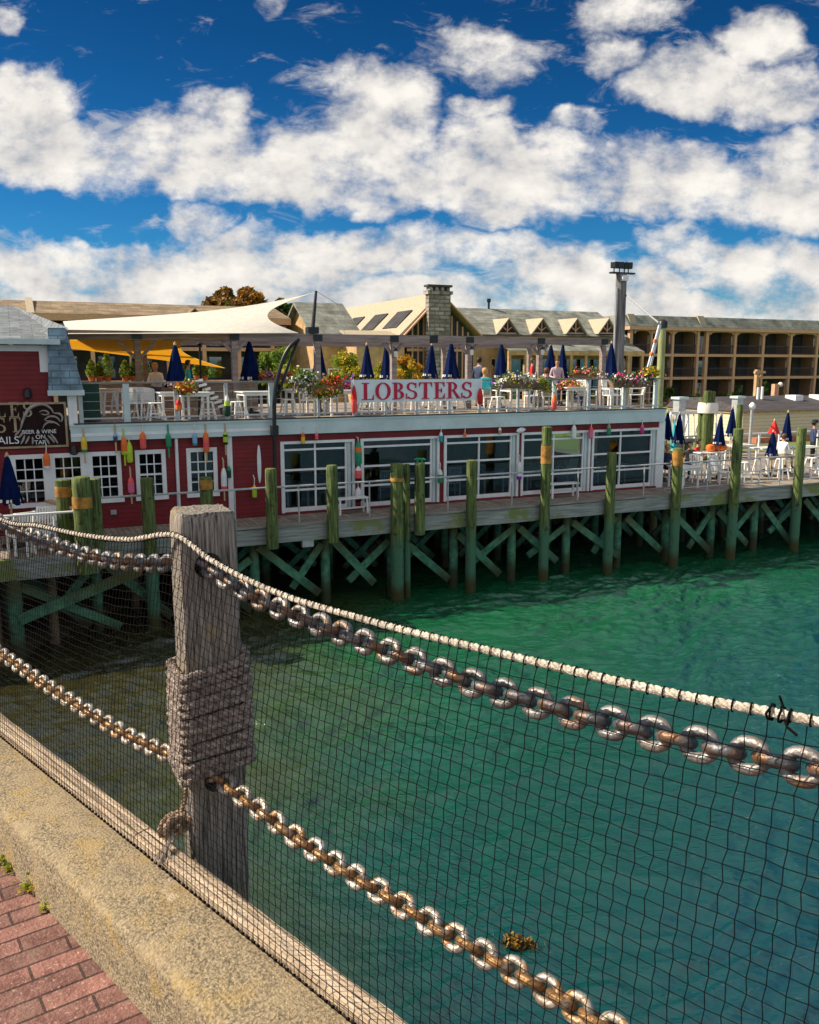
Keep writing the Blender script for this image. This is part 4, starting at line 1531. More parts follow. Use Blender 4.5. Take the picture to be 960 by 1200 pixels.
# ------------------------------------------------------------------ pier
def build_pier():
    t = thing('pier', 'timber pier on green stained posts with crossed braces below its deck', 'pier', W(0, 0), TH)
    sl = sx(105, D_EDGE, 628)
    S0, S1 = -16.0, 60.0
    MB().box(S0, S_L - .01, D_EDGE + .02, 7.55, 2.33, Z_DECK).box(S_L - .01, S_R + .01, D_EDGE + .02, -.002, 2.33, Z_DECK).box(S_R + .01, S1, D_EDGE + .02, 7.55, 2.33, Z_DECK).build('deck', 'planks', t)
    s = S0
    i = 0
    while s < S1:
        e = min(S1, s + 4.2)
        MB().box(s + .004, e - .004, D_EDGE - .07, D_EDGE + .018, 1.90 + .012 * (i % 2), 2.335 - .01 * (i % 3)).build('stringer', 'stringer', t)
        s = e
        i += 1
    MB().box(S0, S1, D_EDGE - .09, D_EDGE + .14, 2.342, 2.405).build('edge_plank', 'grey_wood', t)
    # joists and crossheads
    for d in (-.6, 1.6, 4.2):
        MB().box(S0, S1, d - .08, d + .08, 2.05, 2.325).build('beam', 'brace', t)
    # posts in bents, three rows deep, and crossed braces
    rn = random.Random(6)
    step = 2.02
    k0, k1 = -6, 14
    for k in range(k0, k1 + 1):
        for row, d in enumerate((-1.02, 1.45, 4.2)):
            s = k * step + .35 + (.95 if row == 1 else 0)
            if s > 38:
                continue
            b = -1.3 - (.5 if row == 0 else 0)
            MB().tube([(s, d, b), (s, d, 2.06)], [.15, .135], 8).build('post', 'brace', t, smooth=True)
            if row == 2:
                continue
            s2 = s + step
            j = lambda q: rn.uniform(-q, q)
            if row == 0:
                hi, lo = 1.72 + j(.12), .30 + j(.25)
                MB().bar((s + .12 + j(.1), d - .2, hi), (s2 - .35 + j(.3), d - .2, lo), .22, .07, up=(0, 1, 0)).build('brace', 'brace', t)
                if k % 4:
                    MB().bar((s2 - .12 + j(.1), d - .12, 1.60 + j(.15)), (s + .75 + j(.3), d - .12, .55 + j(.2)), .20, .07, up=(0, 1, 0)).build('brace', 'brace', t)
            else:
                MB().bar((s + .1, d - .2, 1.75), (s2 - .5, d - .2, .5 + j(.2)), .18, .07, up=(0, 1, 0)).build('brace', 'brace', t)
                if True:
                    MB().bar((s2 - .1, d - .28, 1.7), (s + .4, d - .28, .4), .18, .07, up=(0, 1, 0)).build('brace', 'brace', t)
    # grey metal cap on one post under the deck
    s, z = fx(359, 633, -1.2)
    MB().box(s - .16, s + .16, -1.36, -1.17, z - .16, z + .2).build('post_cap', 'grey_rail', t)

    # jutting platform at the left
    dj = gz(20, 655, Z_DECK)[1]
    t2 = thing('side_platform', 'small timber platform at the left jutting out from the pier', 'platform', W(0, 0), TH)
    MB().box(S0, sl, dj, D_EDGE - .10, 2.33, Z_DECK + .012).build('deck', 'planks', t2)
    MB().box(S0, sl + .03, dj - .08, dj - .002, 1.93, 2.40).build('stringer', 'stringer', t2)
    MB().box(sl + .002, sl + .08, dj, D_EDGE - .11, 1.94, 2.41).build('stringer', 'stringer', t2)
    def b(p, q, dd, w=.22):
        a, c = fx(*p, dd), fx(*q, dd)
        MB().bar((a[0], dd, a[1]), (c[0], dd, c[1]), w, .08, up=(0, 1, 0)).build('brace', 'brace', t2)
    b((22, 727), (165, 668), dj - .12, .24)
    b((24, 688), (142, 734), dj + .1, .18)
    s = sx(16, dj, 690)
    MB().tube([(s, dj + .05, -1), (s, dj + .05, 1.95)], .16, 10).build('post', 'brace', t2, smooth=True)
    for x, dd in ((-8, dj + .4), (60, dj + 1.2), (158, .8)):
        s = sx(x, dd, 690)
        MB().tube([(s, dd, -1), (s, dd, 2.3)], .12, 8).build('post', 'brown_wood', t2, smooth=True)
    # its pipe rail
    t3 = thing('platform_rail', 'white pipe rail on the jutting platform beside the banded pilings', 'railing', W(0, 0), TH)
    a0 = sx(-40, dj, 600)
    a1 = sx(88, dj, 598)
    MB().tube([(a0, dj + .05, 3.36), (a1, dj + .05, 3.36)], .028, 6).build('top_rail', 'white', t3, smooth=True)
    for x in (-30, 30, 64):
        s = sx(x, dj + .05, 620)
        MB().tube([(s, dj + .05, 2.41), (s, dj + .05, 3.34)], .024, 6).build('rail_post', 'white', t3, smooth=True)
    q0, q1 = fx(56, 587, D_EDGE), fx(90, 596, dj + .15)
    MB().bar((q0[0], D_EDGE, q0[1]), (q1[0], dj + .15, q1[1]), .16, .06).build('plank_rail', 'pale_wood', t3)
    return dj, sl
DJ, S_JUT = build_pier()

def build_pilings():
    G = 'green mooring pilings along the pier'
    #      x   ytop  d     foot   r    band             label
    L = [(73, 563, DJ + .45, 2.0, .17, (570, 582), 'short orange banded piling behind the left pair on the platform corner'),
         (95, 560, DJ - .16, 1.98, .205, (582, 595), 'thick bright green piling with an orange band at the platform corner'),
         (109, 562, DJ + .10, 2.0, .15, None, 'dark piling tight behind the thick orange banded one at the left'),
         (172, 561, D_EDGE - .25, -1.5, .165, None, 'plain green piling in front of the fourth window from the left'),
         (241, 560, D_EDGE - .25, -1.5, .165, (562, 573), 'orange topped piling rising just behind the grey timber post'),
         (317, 550, D_EDGE - .25, 1.82, .155, None, 'short piling in front of the plain red wall by the black davit'),
         (389, 546, D_EDGE - .25, 1.84, .155, None, 'short piling in front of the leftmost glass bay'),
         (466, 544, D_EDGE - .27, -1.5, .185, (560, 564), 'stout weathered piling of the close pair with a narrow orange ring'),
         (477, 545, D_EDGE - .09, -1.5, .10, None, 'thin piling hidden behind the stout ringed piling'),
         (492, 543, D_EDGE - .25, 1.84, .155, None, 'short piling with a green cleat on its top'),
         (553, 540, D_EDGE - .25, -1.5, .155, None, 'plain green piling in front of the middle glass bay'),
         (641, 501, D_EDGE - .25, -1.5, .155, (522, 543), 'tallest piling, with a broad orange band, before the fourth glass bay'),
         (717, 531, D_EDGE - .25, -1.5, .16, None, 'plain green piling in front of the rightmost glass bay'),
         (796, 526, D_EDGE - .25, -1.5, .17, (528, 546), 'orange topped piling just right of the restaurant corner'),
         (865, 503, D_EDGE - .25, -1.5, .17, None, 'tall plain piling beside the white stools on the right deck'),
         (941, 502, D_EDGE - .25, -1.5, .17, None, 'tall plain piling nearest the right edge')]
    for i, (x, yt, d, foot, r, band, lab) in enumerate(L):
        s, z = fx(x, yt, d)
        t = thing('piling', lab, 'piling', W(s, d, foot), TH + random.uniform(-2, 2), G)
        t.rotation_euler[1] = R(random.Random(i * 3).uniform(-.7, .7)) * (1 if foot < 0 else .4)
        rn = random.Random(i)
        h = z - foot
        n = 14
        zs = [h * k / 16 for k in range(17)]
        if band:
            zb0, zb1 = fx(x, band[1], d)[1] - foot, fx(x, band[0], d)[1] - foot
        mb = MB()
        rr = [r * (1.03 - .06 * k / 16) * rn.uniform(.975, 1.02) for k in range(17)]
        prof = [(rr[k], zs[k] + rn.uniform(-.008, .008) * (k == 16)) for k in range(17)]
        prof.append((r * .80, h + .025))
        mb.lathe(prof, 0, 0, n)
        for v in mb.v:
            a = math.atan2(v.y, v.x)
            f = 1 + .03 * math.sin(a * 3 + i) + .02 * math.sin(a * 7 + i * 2)
            v.x *= f
            v.y *= f
        mb.build('shaft', 'pile', t, smooth=True)
        if band:
            mb = MB().lathe([(r * 1.055, zb0), (r * 1.06, (zb0 + zb1) / 2), (r * 1.05, zb1)], 0, 0, n)
            for v in mb.v:
                a = math.atan2(v.y, v.x)
                f = 1 + .03 * math.sin(a * 3 + i) + .02 * math.sin(a * 7 + i * 2)
                v.x *= f
                v.y *= f
            mb.build('band', 'pile_band', t, smooth=True)
        if i == 9:
            mb = MB().tube([(-.17, 0, h + .10), (-.1, 0, h + .12), (.1, 0, h + .12), (.17, 0, h + .10)], [.02, .035, .035, .02], 6)
            mb.tube([(-.06, 0, h + .02), (-.06, 0, h + .12)], .03, 6).tube([(.06, 0, h + .02), (.06, 0, h + .12)], .03, 6)
            mb.build('cleat', 'green', t, smooth=True)
build_pilings()

def build_pier_rail():
    zr = 3.40
    d = D_EDGE + .06
    t = thing('pier_railing', 'slim galvanised pipe railing along the pier edge', 'railing', W(0, 0), TH)
    s0, s1 = sx(105, d, 590), sx(1010, d, 540)
    MB().tube([(s0, d, zr), (s1, d, zr)], .028, 6).build('top_rail', 'grey_rail', t, smooth=True)
    MB().tube([(sx(780, d, 540), d, zr - .45), (s1, d, zr - .45)], .018, 6).build('mid_rail', 'grey_rail', t, smooth=True)
    MB().tube([(sx(780, d, 540), d, zr - .85), (s1, d, zr - .85)], .018, 6).build('bottom_rail', 'grey_rail', t, smooth=True)
    for x in (116, 208, 275, 350, 433, 477, 525, 600, 677, 754, 828, 888, 912, 960, 1000):
        s = sx(x, d, 580)
        MB().tube([(s, d, 2.40), (s, d, zr)], .024, 6).build('rail_post', 'grey_rail', t, smooth=True)
build_pier_rail()

# ------------------------------------------------------------------ lobster buoys on the wall
def build_buoys():
    G = 'lobster buoys hung on the wall'
    # x, ytop, ybot, body colours top to bottom, label, stick
    L = [(98, 512, 530, ('yellow', 'yellow', 'green'), 'small yellow buoy with a green foot above the third window', 1),
         (54, 530, 550, ('orange', 'orange', 'white'), 'orange and white buoy on the board between two left windows', 0),
         (135, 507, 518, ('sky', 'denim'), 'small slate-blue buoy highest in the tangle by the third window', 1),
         (145, 512, 533, ('orange', 'orange', 'lime'), 'orange buoy with a lime stick in the tangle by the third window', 1),
         (151, 517, 542, ('lime', 'lime'), 'long lime buoy hanging lowest in the tangle', 0),
         (167, 506, 526, ('orange', 'coral'), 'bright orange buoy above the fourth window', 0),
         (197, 507, 524, ('green', 'green'), 'green buoy with a stick below right of the fourth window head', 1),
         (228, 507, 522, ('sky', 'sky', 'teal'), 'pale blue buoy above the fifth window', 0),
         (241, 506, 530, ('orange', 'coral', 'orange'), 'long orange buoy overlapping the fifth window top', 1),
         (264, 506, 521, ('lime', 'black', 'lime', 'black'), 'lime and black striped buoy left of the white corner board', 1),
         (262, 548, 575, ('white', 'white', 'coral'), 'white buoy with a coral base below the striped one', 1),
         (268, 546, 560, ('green', 'dark_green'), 'small dark green buoy behind the white and coral one', 0),
         (153, 559, 578, ('coral', 'pink'), 'pink buoy low on the wall left of the fourth window', 1),
         (298, 568, 583, ('yellow', 'lime'), 'thin yellow-lime buoy on a long cord on the plain red wall', 0),
         (355, 507, 520, ('orange', 'yellow'), 'tiny orange buoy above the leftmost glass bay', 0),
         (371, 507, 515, ('pink', 'coral'), 'tiny pink buoy above the leftmost glass bay', 0),
         (517, 506, 518, ('white', 'teal'), 'white and teal buoy at the top of the gap right of the second bay', 0),
         (516, 550, 566, ('white', 'green'), 'small green buoy in the gap left of the middle glass bay', 0),
         (545, 507, 512, ('orange', 'orange'), 'tiny orange float above the middle glass bay', 0),
         (586, 501, 509, ('white_flower', 'khaki'), 'tiny pale float above the right of the middle glass bay', 0),
         (609, 541, 562, ('white', 'white', 'purple'), 'white buoy in the gap between the middle and fourth bays', 0),
         (673, 498, 514, ('white', 'white'), 'white buoy above the fourth glass bay', 0),
         (693, 500, 514, ('coral', 'pink'), 'coral buoy between the last two glass bays', 0),
         (714, 497, 509, ('khaki', 'green'), 'green buoy above the rightmost glass bay', 0),
         (753, 497, 508, ('pink', 'magenta'), 'magenta buoy above the right end of the rightmost bay', 0)]
    for i, (x, yt, yb, cols, lab, stick) in enumerate(L):
        d = -.17 if i != 11 else -.08
        s, z1 = fx(x, yt, d)
        z0 = fx(x, yb, d)[1]
        h = z1 - z0
        r = min(.082, max(.052, h * .19))
        t = thing('buoy', lab, 'buoy', W(s, d, z0), TH, G)
        mb = MB()
        n = len(cols)
        pr, ms = [], []
        shape = [(.7, 0), (.98, .05), (1, .2), (1, .62), (.9, .78), (.58, .92), (.25, 1)]
        for k in range(len(shape) - 1):
            ms.append(min(n - 1, int((1 - (shape[k][1] + shape[k + 1][1]) / 2) * n)))
        mb.lathe([(r * a, h * b) for a, b in shape], 0, 0, 10, ms=ms)
        mb.build('body', [c for c in cols], t, smooth=True)
        if stick:
            MB().tube([(0, 0, -.28), (0, 0, h + .22)], .022, 6).build('stick', cols[-1] if i in (3, 6) else 'pale_wood', t)
            t.rotation_euler[0] = 0
        MB().tube([(0, 0, h * .98), (.012, 0, h + .16), (0, .10, h + .26)], .012, 5).build('cord', 'white_cloth', t)
    # two stacked buoys and their board between the first two bays
    s, z1 = fx(420, 517, -.2)
    L2 = [(517, 545, ('green', 'orange', 'green', 'green'), 'green and orange buoy at the head of the column between first bays'),
          (546, 566, ('white', 'coral', 'black'), 'white buoy with coral foot in the middle of the column between first bays'),
          (571, 588, ('white', 'white', 'black'), 'white bottle-shaped buoy at the foot of the column between first bays')]
    for yt, yb, cols, lab in L2:
        s, z1 = fx(420, yt, -.2)
        z0 = fx(420, yb, -.2)[1]
        h = z1 - z0
        t = thing('buoy', lab, 'buoy', W(s, -.2, z0), TH, G)
        shape = [(.6, 0), (1, .08), (1, .3), (1, .55), (.95, .75), (.5, .93), (.2, 1)]
        ms = [min(len(cols) - 1, int((1 - (shape[k][1] + shape[k + 1][1]) / 2) * len(cols))) for k in range(6)]
        MB().lathe([(.10 * a, h * b) for a, b in shape], 0, 0, 10, ms=ms).build('body', list(cols), t, smooth=True)
        MB().tube([(0, 0, h * .97), (0, .02, h + .10), (0, .17, h + .12)], .012, 5).build('cord', 'white_cloth', t)
    # a white fish-shaped lamp and an orange oar
    s, z = fx(609, 504, -.12)
    mb = MB().lathe([(.02, -.16), (.07, -.10), (.09, 0), (.06, .10), (.015, .17)], 0, 0, 10)
    o = mb.build('floodlight', 'white', loc=W(s, -.2, z), rz=TH, smooth=True)
    o.rotation_euler = (0, R(80), TH)
    tag(o, 'pale floodlight above the gap between the middle and fourth bays', 'floodlight')
build_buoys()

# ================================================================== pergola, sails, davit
def build_pergola():
    d = 2.2
    zb = (fx(80, 400, d)[1] + fx(400, 401.5, d)[1] + fx(690, 402.5, d)[1]) / 3
    zt = (fx(80, 391, d)[1] + fx(400, 391, d)[1] + fx(690, 393, d)[1]) / 3
    t = thing('pergola', 'long timber pergola frame with black brackets over the roof deck', 'pergola', W(0, 0), TH)
    s = [sx(x, d, 396) for x in (72, 276, 460, 632, 709)]
    for i in range(4):
        MB().box(s[i] + .004, s[i + 1] - .004, d - .09, d + .09, zb + .01 * (i % 2), zt - .008 * (i % 2)).build('beam', 'brown_wood' if i == 0 else 'pergola_grey', t)  # left length browner: warm light by the yellow sail put into its colour
    d2 = 5.6
    MB().box(sx(110, d2, 400), sx(640, d2, 400), d2 - .08, d2 + .08, zb - .05, zt - .10).build('beam', 'pergola_grey', t)
    for x in (162, 275, 372, 461, 549, 632, 706):
        a = sx(x, d, 430)
        m = 'brown_wood' if x < 200 else 'pergola_grey'  # left post coloured as if lit, like the beam above it
        MB().box(a - .085, a + .085, d - .085, d + .085, Z_ROOF + .002, zb - .003).build('post', m, t)
        MB().box(a - .14, a + .14, d - .115, d + .115, zb + .03, zt - .03).build('bracket', 'black_metal', t)
        if x in (162, 275, 461, 549, 632):
            sp = .45 if x == 162 else .26
            for sg in (-1, 1):
                MB().bar((a + sg * .07, d, zb - sp - .05), (a + sg * (sp + .07), d, zb - .01), .09, .07, up=(0, 1, 0)).build('knee_brace', m, t)
    a = sx(507, d, 396)
    MB().box(a - .14, a + .14, d - .115, d + .115, zb + .02, zt - .0).build('bracket', 'black_metal', t)
    for x in (170, 520, 620):
        a = sx(x, d2, 430)
        MB().box(a - .07, a + .07, d2 - .07, d2 + .07, Z_ROOF + .002, zb - .055).build('post', 'pergola_grey', t)
    for i, (x, y) in enumerate(((464, 413), (553, 411), (636, 411))):
        a, z = fx(x, y, d - .25)
        l = thing('lantern', ('glass lantern on the pergola post above the first letters of the banner', 'glass lantern on the pergola post right of the banner', 'glass lantern on the pergola post above the white and purple flower basket')[i], 'lantern', W(a, d - .25, z - .14), TH, 'lanterns on the pergola posts')
        MB().lathe([(.04, 0), (.065, .03), (.065, .16), (.05, .19)], 0, 0, 8).build('glass_shade', 'white_cloth', l, smooth=True)
        MB().lathe([(.08, .19), (.05, .24), (.015, .28)], 0, 0, 8).tube([(0, 0, .27), (-.05, .12, .33)], .012, 5).build('lamp_cap', 'black_metal', l)
    return zb, zt
PZB, PZT = build_pergola()

def P3(x, y, d):
    s, z = fx(x, y, d)
    return Vector((s, d, z))
def build_sails():
    def sail(c00, c10, c11, c01, ul, ur, vt, vb, name, mats, label, n=18, sag=.1):
        """patch with edges drawn in by the given fractions"""
        mb = MB()
        for layer in (0, 1):
            for j in range(n + 1):
                for i in range(n + 1):
                    u, v = i / n, j / n
                    hv, hu = 4 * v * (1 - v), 4 * u * (1 - u)
                    uu = u + (1 - u) * ul * hv - u * ur * hv
                    vv = v + (1 - v) * vb * hu - v * vt * hu
                    p = c00 * (1 - uu) * (1 - vv) + c10 * uu * (1 - vv) + c11 * uu * vv + c01 * (1 - uu) * vv
                    p = p + Vector((0, 0, -sag * hu * hv * .5 + layer * .012))
                    mb.v.append(p)
        w = (n + 1) ** 2
        for layer in (0, 1):
            for j in range(n):
                for i in range(n):
                    k = layer * w + j * (n + 1) + i
                    mb.f.append([k, k + 1, k + n + 2, k + n + 1]); mb.m.append(0)
        o = mb.build(name, mats, loc=O, rz=TH, smooth=True)
        return tag(o, label, 'shade sail')
    sail(P3(80, 391.5, 1.9), P3(350, 390.5, 1.9), P3(369, 343, 3.0), P3(74, 377, 6.2), 0, .17, .24, 0, 'white_sail', 'white_sail', 'large cream shade sail pulled up to the black mast', sag=.15)
    sail(P3(66, 399, 2.7), P3(216, 396, 2.7), P3(264, 431.5, 6.6), P3(66, 406, 6.6), 0, .16, .0, 0, 'yellow_sail', 'yellow_sail', 'yellow shade sail hanging below the cream one on the left', sag=.10)
    mt = thing('mast', 'black tapering mast leaning slightly that holds up the cream sail', 'mast', W(0, 0), TH)
    a, b = P3(366, 392, 2.2), P3(370.5, 341, 2.4)
    MB().tube([a, a + (b - a) * .5, b], [.065, .055, .04], 8).build('pole', 'black_metal', mt, smooth=True)
    MB().box(a.x - .17, a.x + .17, 2.05, 2.35, PZT + .003, a.z + .22).build('foot', 'black_metal', mt)
    MB().tube([b, P3(398, 358, 5.6), P3(404, 392, 5.6)], .010, 4).build('stay', 'grey_rail', mt)
build_sails()

def build_davit():
    t = thing('davit', 'black curved steel davit rising past the roof rail from the pier', 'davit', W(0, 0), TH)
    d = -.32
    pts = [P3(*p, d) for p in ((322.5, 604), (322, 540), (321.5, 480), (323, 455), (327, 436), (333, 418), (341, 405), (352, 396))]
    pts[0].z = Z_DECK + .01
    MB().tube(spline(pts, .08), .058, 8).build('curved_mast', 'black_metal', t, smooth=True)
    MB().tube([P3(350, 398, d), P3(338, 428, d), P3(326, 464, d)], .042, 6).build('strut', 'black_metal', t, smooth=True)
    a = P3(322, 505, d)
    MB().box(a.x - .09, a.x + .09, -.40, -.192, a.z - .12, a.z + .15).build('bracket', 'black_metal', t)
build_davit()

# ================================================================== parasols
def parasol(x, yt, yb, d, zf, label, group, col='navy', wpx=None, hem=True, pole_top=None, lean=0):
    s, z1 = fx(x, yt, d)
    z0 = fx(x, yb, d)[1]
    h = z1 - z0
    r = (wpx / mpp(x, d) / 2) if wpx else .25
    t = thing('parasol', label, 'parasol', W(s, d, zf), TH + random.uniform(-.5, .5), group)
    rn = random.Random(int(x * 7 + yt))
    mb = MB()
    n = 24
    prof = [(.10, 1.0), (.22, .93), (.42, .72), (.60, .48), (.76, .26), (.90, .10), (1.0, 0)]
    ph = [rn.uniform(-.10, .10) for _ in range(n)]
    for k, (a, f) in enumerate(prof):
        for j in range(n):
            an = 2 * math.pi * j / n
            fold = 1 + (.17 * math.cos(an * 6) + ph[j] * .7) * (1 - f * .8)
            drop = .035 * math.cos(an * 6 + 1) if k == len(prof) - 1 else 0
            mb.v.append(Vector((r * a * fold * math.cos(an), r * a * fold * math.sin(an), z0 - zf + h * (f - drop))))
    for k in range(len(prof) - 1):
        for j in range(n):
            mb.f.append([k * n + j, k * n + (j + 1) % n, (k + 1) * n + (j + 1) % n, (k + 1) * n + j]); mb.m.append(0)
    mb.f.append(list(range(n))); mb.m.append(0)
    c = mb.build('canopy', col, t, smooth=True)
    if hem:
        # pale lettering blocks printed round the valance, slightly proud of it
        q = MB()
        for j in range(0, n):
            if j % 4 in (0, 1) and rn.random() < .9:
                a0, a1 = 2 * math.pi * (j + .15) / n, 2 * math.pi * (j + .85) / n
                def pt(an, f, rad):
                    fold = 1 + .17 * math.cos(an * 6) * (1 - f * .8)
                    return (r * rad * fold * 1.05 * math.cos(an), r * rad * fold * 1.05 * math.sin(an), z0 - zf + h * f)
                q.add([pt(a0, .035, .965), pt(a1, .035, .965), pt(a1, .10, .91), pt(a0, .10, .91)], [(0, 1, 2, 3)])
        q.build('printed_hem', 'white_cloth', c)
    MB().tube([(0, 0, .05), (0, 0, z0 - zf + h * .3)], .022, 8).build('pole', 'pale_wood', t, smooth=True)
    MB().lathe([(.03, z1 - zf - .02), (.045, z1 - zf + .02), (.02, z1 - zf + .07), (.004, z1 - zf + .09)], 0, 0, 8).build('finial', 'pale_wood', t, smooth=True)
    MB().lathe([(.26, .0), (.26, .05), (.06, .07), (.04, .16)], 0, 0, 14).build('base', 'black_metal', t, smooth=True)
    if lean:
        t.rotation_euler[1] = lean
    return t
def build_parasols():
    G = 'closed navy parasols on the roof deck'
    for a in ((205, 404, 453, 1.6, 24, 'big closed navy parasol beside the orange flower crate, below the yellow sail'),
              (292, 400, 446, 2.9, 24, 'broad closed navy parasol between the yellow sail and the black davit'),
              (374, 401, 441, 3.1, 17, 'closed navy parasol behind the bushy green hanging basket'),
              (430, 404, 443, 3.4, 15, 'slim closed navy parasol above the letter L of the banner'),
              (452.5, 401, 444, 3.0, 14, 'closed navy parasol above the letters O and B of the banner'),
              (503, 404, 442, 3.6, 16, 'leaning closed navy parasol in front of the stone chimney'),
              (529, 401, 443, 3.0, 18, 'closed navy parasol above the last letters of the banner'),
              (588, 402, 444, 2.8, 17, 'closed navy parasol left of the white and purple flower basket'),
              (646, 404, 442, 3.6, 15, 'closed navy parasol left of a close pair beyond the red shirt'),
              (660, 402, 442, 3.0, 13, 'closed navy parasol right of a close pair, next to the plaid shirt'),
              (717, 402, 441, 2.8, 17, 'closed navy parasol beside the tall pole at the right of the deck')):
        parasol(*a[:4], Z_ROOF, a[5], G, wpx=a[4], lean=(.045 if a[0] == 503 else 0))
    parasol(8, 534, 590, DJ + 1.4, Z_DECK + .012, 'large closed navy parasol with white print at the left edge', 'closed parasols on the pier', wpx=27)
    G = 'closed parasols on the pier'
    for a in ((783, 483, 515, 1.2, 13, 'navy', 'closed navy parasol tight against the restaurant corner'),
              (797, 485, 519, .6, 14, 'navy', 'closed navy parasol just right of the teal one'),
              (791, 492, 526, 2.4, 9, 'cyan', 'closed teal parasol between two navy ones by the restaurant corner'),
              (845, 487, 521, .8, 14, 'navy', 'closed navy parasol over the table with orange gourds'),
              (859, 478, 511, 2.6, 13, 'navy', 'closed navy parasol set further back, beside the cream shed wall'),
              (908, 493, 508, 2.0, 12, 'red', 'closed red parasol showing above a navy one'),
              (906.5, 506, 534, .6, 14, 'navy', 'closed navy parasol directly below the red one'),
              (924, 483, 516, 1.2, 13, 'navy', 'closed navy parasol behind the white shirted diner')):
        parasol(*a[:4], Z_DECK, a[6], G, col=a[5], wpx=a[4], hem=a[5] == 'navy')
build_parasols()

# ================================================================== furniture
F = {}
def legs4(t, w, h, top, r=.022, mat_='furn'):
    for sx_ in (-1, 1):
        for sy in (-1, 1):
            MB().bar((sx_ * w, sy * w, 0), (sx_ * top, sy * top, h), r * 2, r * 1.4).build('leg', mat_, t)
def make_furniture():
    t = thing('stool', 'white metal stool', 'stool', group='white furniture on the roof deck')
    MB().box(-.16, .16, -.16, .16, .445, .475).build('seat', 'furn', t, bevel=.012)
    legs4(t, .21, .444, .13, .024)
    for z, w in ((.17, .18),):
        MB().box(-w, w, -w - .008, -w + .008, z, z + .025).box(-w, w, w - .008, w + .008, z, z + .025).build('rung', 'furn', t)
    F['stool'] = Kind(t)
    t = thing('table', 'white table', 'table', group='white furniture on the roof deck')
    MB().box(-.42, .42, -.42, .42, .71, .745).build('tabletop', 'furn', t, bevel=.008)
    MB().box(-.37, .37, -.37, -.345, .63, .708).box(-.37, .37, .345, .37, .63, .708).box(-.37, -.345, -.344, .344, .63, .708).box(.345, .37, -.344, .344, .63, .708).build('apron', 'furn', t)
    legs4(t, .34, .628, .34, .032)
    F['table'] = Kind(t)
    t = thing('chair', 'white slatted chair', 'chair', group='white furniture on the roof deck')
    MB().box(-.24, .24, -.22, .24, .425, .455).build('seat', 'furn', t)
    for sx_ in (-.21, .21):
        MB().bar((sx_, .23, 0), (sx_, .23, .42), .045).build('leg', 'furn', t)
        MB().bar((sx_, -.20, 0), (sx_, -.20, .42), .045).build('leg', 'furn', t)
        MB().bar((sx_, -.20, .456), (sx_, -.31, .98), .045).build('back_post', 'furn', t)
        MB().bar((sx_ * 1.12, -.24, .66), (sx_ * 1.12, .22, .66), .06, .03).build('armrest', 'furn', t)
        MB().bar((sx_ * 1.12, .20, .456), (sx_ * 1.12, .20, .645), .035).build('arm_post', 'furn', t)
    mb = MB()
    for i in range(6):
        x = -.155 + .062 * i
        mb.bar((x, -.205, .458), (x, -.305, .95), .036, .014)
    mb.box(-.19, .19, -.325, -.295, .93, .985)
    mb.build('backrest', 'furn', t)
    F['chair'] = Kind(t)
    t = thing('bar_stool', 'tall white bar stool', 'bar stool', group='white furniture on the pier')
    MB().lathe([(.17, .73), (.18, .745), (.17, .76)], 0, 0, 14).build('seat', 'furn', t, smooth=True)
    legs4(t, .23, .728, .12, .024)
    MB().box(-.18, .18, -.188, -.172, .30, .33).box(-.18, .18, .172, .188, .30, .33).build('foot_rail', 'furn', t)
    F['bar_stool'] = Kind(t)
    t = thing('bar_table', 'tall pale bar table', 'table', group='white furniture on the pier')
    MB().box(-.62, .62, -.36, .36, 1.0, 1.04).build('tabletop', 'furn', t, bevel=.01)
    legs4(t, .32, .998, .30, .035)
    F['bar_table'] = Kind(t)
    t = thing('bench', 'white bench', 'bench', group='white furniture on the pier')
    MB().box(-.48, .48, -.17, .17, .43, .47).build('seat', 'furn', t, bevel=.008)
    for x in (-.42, .42):
        for y in (-.12, .12):
            MB().bar((x * 1.04, y * 1.2, 0), (x, y, .428), .05).build('leg', 'furn', t)
    MB().box(-.41, .41, -.015, .015, .14, .19).build('stretcher', 'furn', t)
    F['bench'] = Kind(t)
    t = thing('barrel_chair', 'pale curved back chair', 'chair', group='white furniture on the roof deck')
    mb = MB()
    n = 12
    for k in range(n + 1):
        a = R(-200 + 220 * k / n)
        for rr in (.27, .29):
            for z in (.40, .80 + .06 * math.sin(math.pi * k / n)):
                mb.v.append(Vector((rr * math.cos(a), rr * math.sin(a), z)))
    for k in range(n):
        p = k * 4
        for (i, j) in ((0, 1), (1, 3), (3, 2), (2, 0)):
            mb.f.append([p + i, p + 4 + i, p + 4 + j, p + j]); mb.m.append(0)
    mb.f += [[0, 1, 3, 2], [n * 4, n * 4 + 2, n * 4 + 3, n * 4 + 1]]; mb.m += [0, 0]
    mb.build('backrest', 'furn', t, smooth=True)
    MB().lathe([(.25, .415), (.26, .43), (.25, .445)], 0, 0, 14).build('seat', 'furn', t)
    legs4(t, .23, .414, .17, .02)
    F['barrel_chair'] = Kind(t)
make_furniture()
GR, GP = 'white furniture on the roof deck', 'white furniture on the pier'
def put(kind, x, d, rz, label, zf=None, group=None, sc=None):
    zf = Z_ROOF if zf is None else zf
    return F[kind].put(W(sx(x, d, 470), d, zf), TH + R(rz), label, group or (GR if zf == Z_ROOF else GP), sc)
